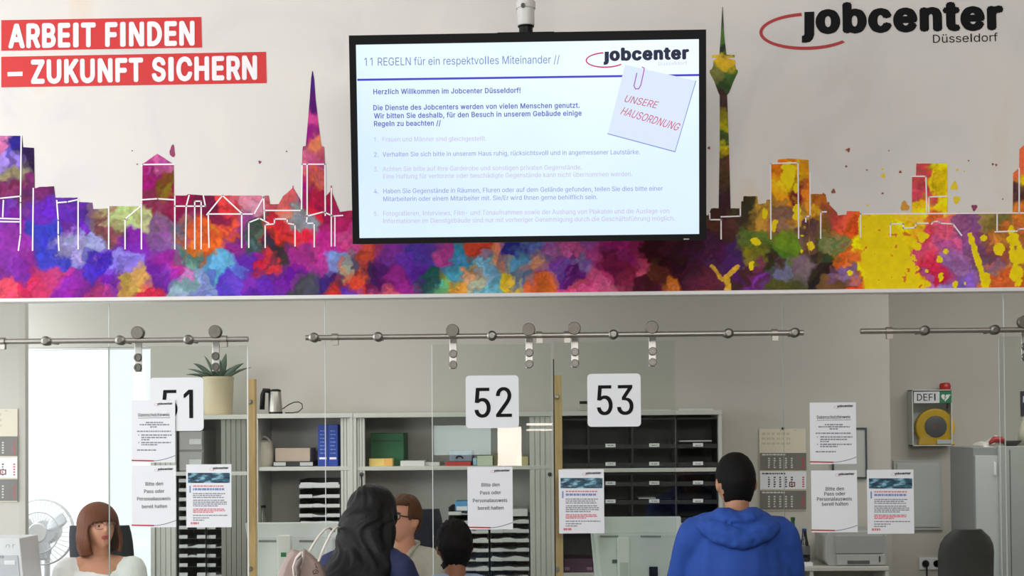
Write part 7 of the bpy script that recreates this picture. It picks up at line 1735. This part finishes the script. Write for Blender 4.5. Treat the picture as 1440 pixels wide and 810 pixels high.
# ---- boy
rt, J = person('child with short black hair standing at the counter, seen from behind', 735, 5.97, 638.5, 0.25, S=0.875, lean=0.05, head_pitch=0.02, skin=SKIN('skin_brown', (142, 96, 72)), sw=0.145)
S = J['S']
link_mesh('trousers', remeshed(J['legs'](0.01), 0.010, 3), M('trousers_grey', (70, 72, 80), 0.8, var=0.1), rt, (0.005, 9, 6, 1))
m = MB(); J['torso'](m, 0.024)
for sd in (-1, 1): J['arm'](m, sd, 0.016, 0.25, 0.02)
link_mesh('shirt', remeshed(m, 0.008, 3), M('shirt_pale_blue', (150, 170, 196), 0.8, var=0.06), rt, (0.006, 10, 6, 5))
hair_cap(J, rt, hairm('hair_boy', (17, 15, 15), 0.65), lambda d: (d.z > 0.30 if d.y > 0.55 else (d.z > -0.08 if d.y > 0.05 else d.z > -0.74)) and not (abs(d.x) > 0.80 and d.z < -0.05 and -0.45 < d.y < 0.5), lambda d: 0.013 + 0.006 * max(0, d.z), rough=0.006, seed=3)
face_bits(J, rt, M('brow_black', (26, 22, 20)), M('lip_brown', (132, 74, 68), 0.5))
# ---- clerk with glasses (faces the viewer, turned to his right)
SK3 = SKIN('skin_fair', (206, 146, 120))
rt, J = person('person with brown hair, glasses and a beige shirt behind the counter', 700, 7.15, 567.5, PI - 0.22, S=0.95, lean=0.16, sit=0.46, head_pitch=-0.20, head_yaw=-0.42, skin=SK3, sw=0.18, elbow='desk')
S = J['S']
link_mesh('trousers', remeshed(J['legs'](0.012), 0.012, 3), M('trousers_charcoal', (52, 52, 58), 0.8, var=0.1), rt, (0.005, 8, 5, 1))
MAT_SHIRT = M('shirt_beige', (178, 172, 158), 0.8, var=0.05, scale=40)
m = MB(); J['torso'](m, 0.018)
for sd in (-1, 1): J['arm'](m, sd, 0.02, 0.92, 0.02)
shirt = link_mesh('shirt', remeshed(m, 0.008, 3), MAT_SHIRT, rt, (0.009, 10, 6, 21))
nb = J['nb']
for sd in (-1, 1):
    q = MB(); pts = [(sd * 0.008, 0.088, -0.075), (sd * 0.045, 0.068, -0.02), (sd * 0.066, 0.02, 0.018), (sd * 0.058, -0.04, 0.034), (0, -0.066, 0.042)]
    p_, r_ = sub(pts, [(0.006, 0.02), (0.008, 0.026), (0.008, 0.024), (0.008, 0.02), (0.008, 0.02)])
    q.tube([nb + v * S for v in p_], [(a * S, b * S) for a, b in r_], 10, ref=(1, 0, 0), round_=True); part('collar', q, MAT_SHIRT, shirt)
q = MB(); p = [J['at'](s_) + J['fw'] * ((0.125 - 0.16 * max(0, s_ - 0.34)) * S) for s_ in (0.05, 0.15, 0.25, 0.35, 0.45)]
q.tube(p, [(0.018 * S, 0.012 * S)] * 5, 10, ref=(1, 0, 0)); part('button_strip', q, M('shirt_grey', (128, 128, 130), 0.8), shirt)
MAT_BRH = hairm('hair_brown', (88, 56, 34), 0.5, 0.2)
hair_cap(J, rt, MAT_BRH, lambda d: ((d.z > 0.50 + 0.10 * abs(d.x)) if d.y > 0.42 else (d.z > 0.02 if d.y > 0.12 else d.z > -0.42)) and not (abs(d.x) > 0.80 and d.z < 0.08 and -0.42 < d.y < 0.3), lambda d: 0.010 + 0.012 * max(0, d.z), rough=0.004, seed=6)
face_bits(J, rt, M('brow_brown', (96, 66, 46), 0.7), M('lip_fair', (178, 102, 92), 0.5))
def glasses(J, root, mat, rx=0.023, rz=0.016, th=0.0022):
    T, S = J['T'], J['S']; q = MB()
    for sd in (-1, 1):
        q.tube([T @ (Vector((sd * 0.031 + rx * math.copysign(abs(math.cos(a)) ** 0.7, math.cos(a)), 0.104 - 0.012 * abs(sd * 0.031 + rx * math.cos(a)) / 0.05, 0.008 + rz * math.copysign(abs(math.sin(a)) ** 0.7, math.sin(a)))) * S) for a in [2 * PI * i / 24 for i in range(25)]], th * S, 6, caps=False)
        q.tube([T @ (Vector((sd * 0.054, 0.092, 0.014)) * S), T @ (Vector((sd * 0.074, 0.06, 0.014)) * S), T @ (Vector((sd * 0.083, -0.01, 0.010)) * S)], th * 1.1 * S, 6)
    q.tube([T @ (Vector((-0.009, 0.1035, 0.012)) * S), T @ (Vector((0.009, 0.1035, 0.012)) * S)], th * S, 6)
    return part('glasses', q, mat, root)
glasses(J, rt, M('glasses_dark', (30, 28, 30), 0.4), th=0.0030)
# ---- woman at desk 51 (faces the viewer, turned to her left)
SK4 = SKIN('skin_rosy', (214, 154, 126))
rt, J = person('person with a brown bob in a white top seated behind the counter on the left', 711, 7.32, 139, PI + 0.12, S=0.97, lean=0.06, sit=0.46, head_pitch=-0.10, head_yaw=0.55, head_roll=0.06, female=True, skin=SK4, sw=0.165, elbow='desk')
S = J['S']
link_mesh('trousers', remeshed(J['legs'](0.012), 0.012, 3), M('trousers_blue', (52, 60, 84), 0.8, var=0.1), rt, (0.005, 8, 5, 1))
m = MB()
st = [(-0.12, .19, .14), (0.0, .185, .13), (0.12, .165, .118), (0.28, .175, .128), (0.38, .180, .122), (0.435, .168, .102), (0.465, .150, .085)]
m.tube([J['at'](a) for a, _, _ in st], [(b * S, c * S) for _, b, c in st], 24, ref=(1, 0, 0))
for sd in (-1, 1):
    J['arm'](m, sd, 0.024, 0.9, 0.024)
    m.tube([J['at'](0.475) + Vector((sd * 0.115 * S, 0, 0)), J['sh'][sd] + Vector((0, 0, 0.008))], [0.055 * S, 0.066 * S], 14, round_=True)
link_mesh('white_top', remeshed(m, 0.008, 4), M('white_cotton', (246, 246, 246), 0.8, var=0.02), rt, (0.004, 14, 7, 31))
T = J['T']
face_bits(J, rt, M('brow_auburn', (92, 58, 40), 0.7), M('lip_red', (170, 78, 74), 0.45))
glasses(J, rt, M('glasses_rose', (150, 110, 120), 0.35, 0.3), th=0.0016)
# bob: crown, fringe and curtains down to the jaw, open in front of the face
MAT_BOB = hairm('hair_auburn', (108, 58, 32), 0.45, 0.3)
n, mm = 72, 40; V, FS = [], []
for i in range(mm + 1):
    t = i / mm
    for j in range(n):
        a = 2 * PI * j / n                       # 0 = face side
        if t < 0.5:
            th = t / 0.5 * PI / 2; r_ = math.sin(th); z = 0.020 + 0.122 * math.cos(th)
        else:
            q = (t - 0.5) / 0.5; r_ = 1.0 + 0.10 * math.sin(PI * q * 0.8) - 0.10 * max(0, q - 0.72) / 0.28; z = 0.020 - 0.160 * q
        rx, ry = 0.107, 0.120
        st_ = 0.0022 * math.sin(a * 34 + 3 * math.sin(t * 5)) + 0.002 * noise.noise(Vector((a * 6, t * 4, 1.0)))
        x = (rx * r_ + st_) * math.sin(a); y = (ry * r_ + st_) * math.cos(a) - 0.010
        if y > 0: y *= 0.96
        V.append(T @ (Vector((x, y, z)) * S))
for i in range(mm):
    for j in range(n):
        k = (j + 1) % n; t = (i + 0.5) / mm; a = 2 * PI * (j + 0.5) / n; a = a if a < PI else a - 2 * PI
        op = 0.0 if t < 0.46 else min(0.86, 0.44 + 6.0 * (t - 0.46))
        if abs(a) < op and t > 0.475: continue
        FS.append((i * n + j, i * n + k, (i + 1) * n + k, (i + 1) * n + j))
me = bpy.data.meshes.new('hair'); me.from_pydata([tuple(v) for v in V], [], FS)
bm = bmesh.new(); bm.from_mesh(me); bmesh.ops.delete(bm, geom=[v for v in bm.verts if not v.link_faces], context='VERTS'); bmesh.ops.remove_doubles(bm, verts=bm.verts, dist=1e-5); bmesh.ops.recalc_face_normals(bm, faces=bm.faces); bm.to_mesh(me); bm.free()
o = link_mesh('hair', me, MAT_BOB, rt)
md = o.modifiers.new('thick', 'SOLIDIFY'); md.thickness = 0.016 * S; md.offset = -1
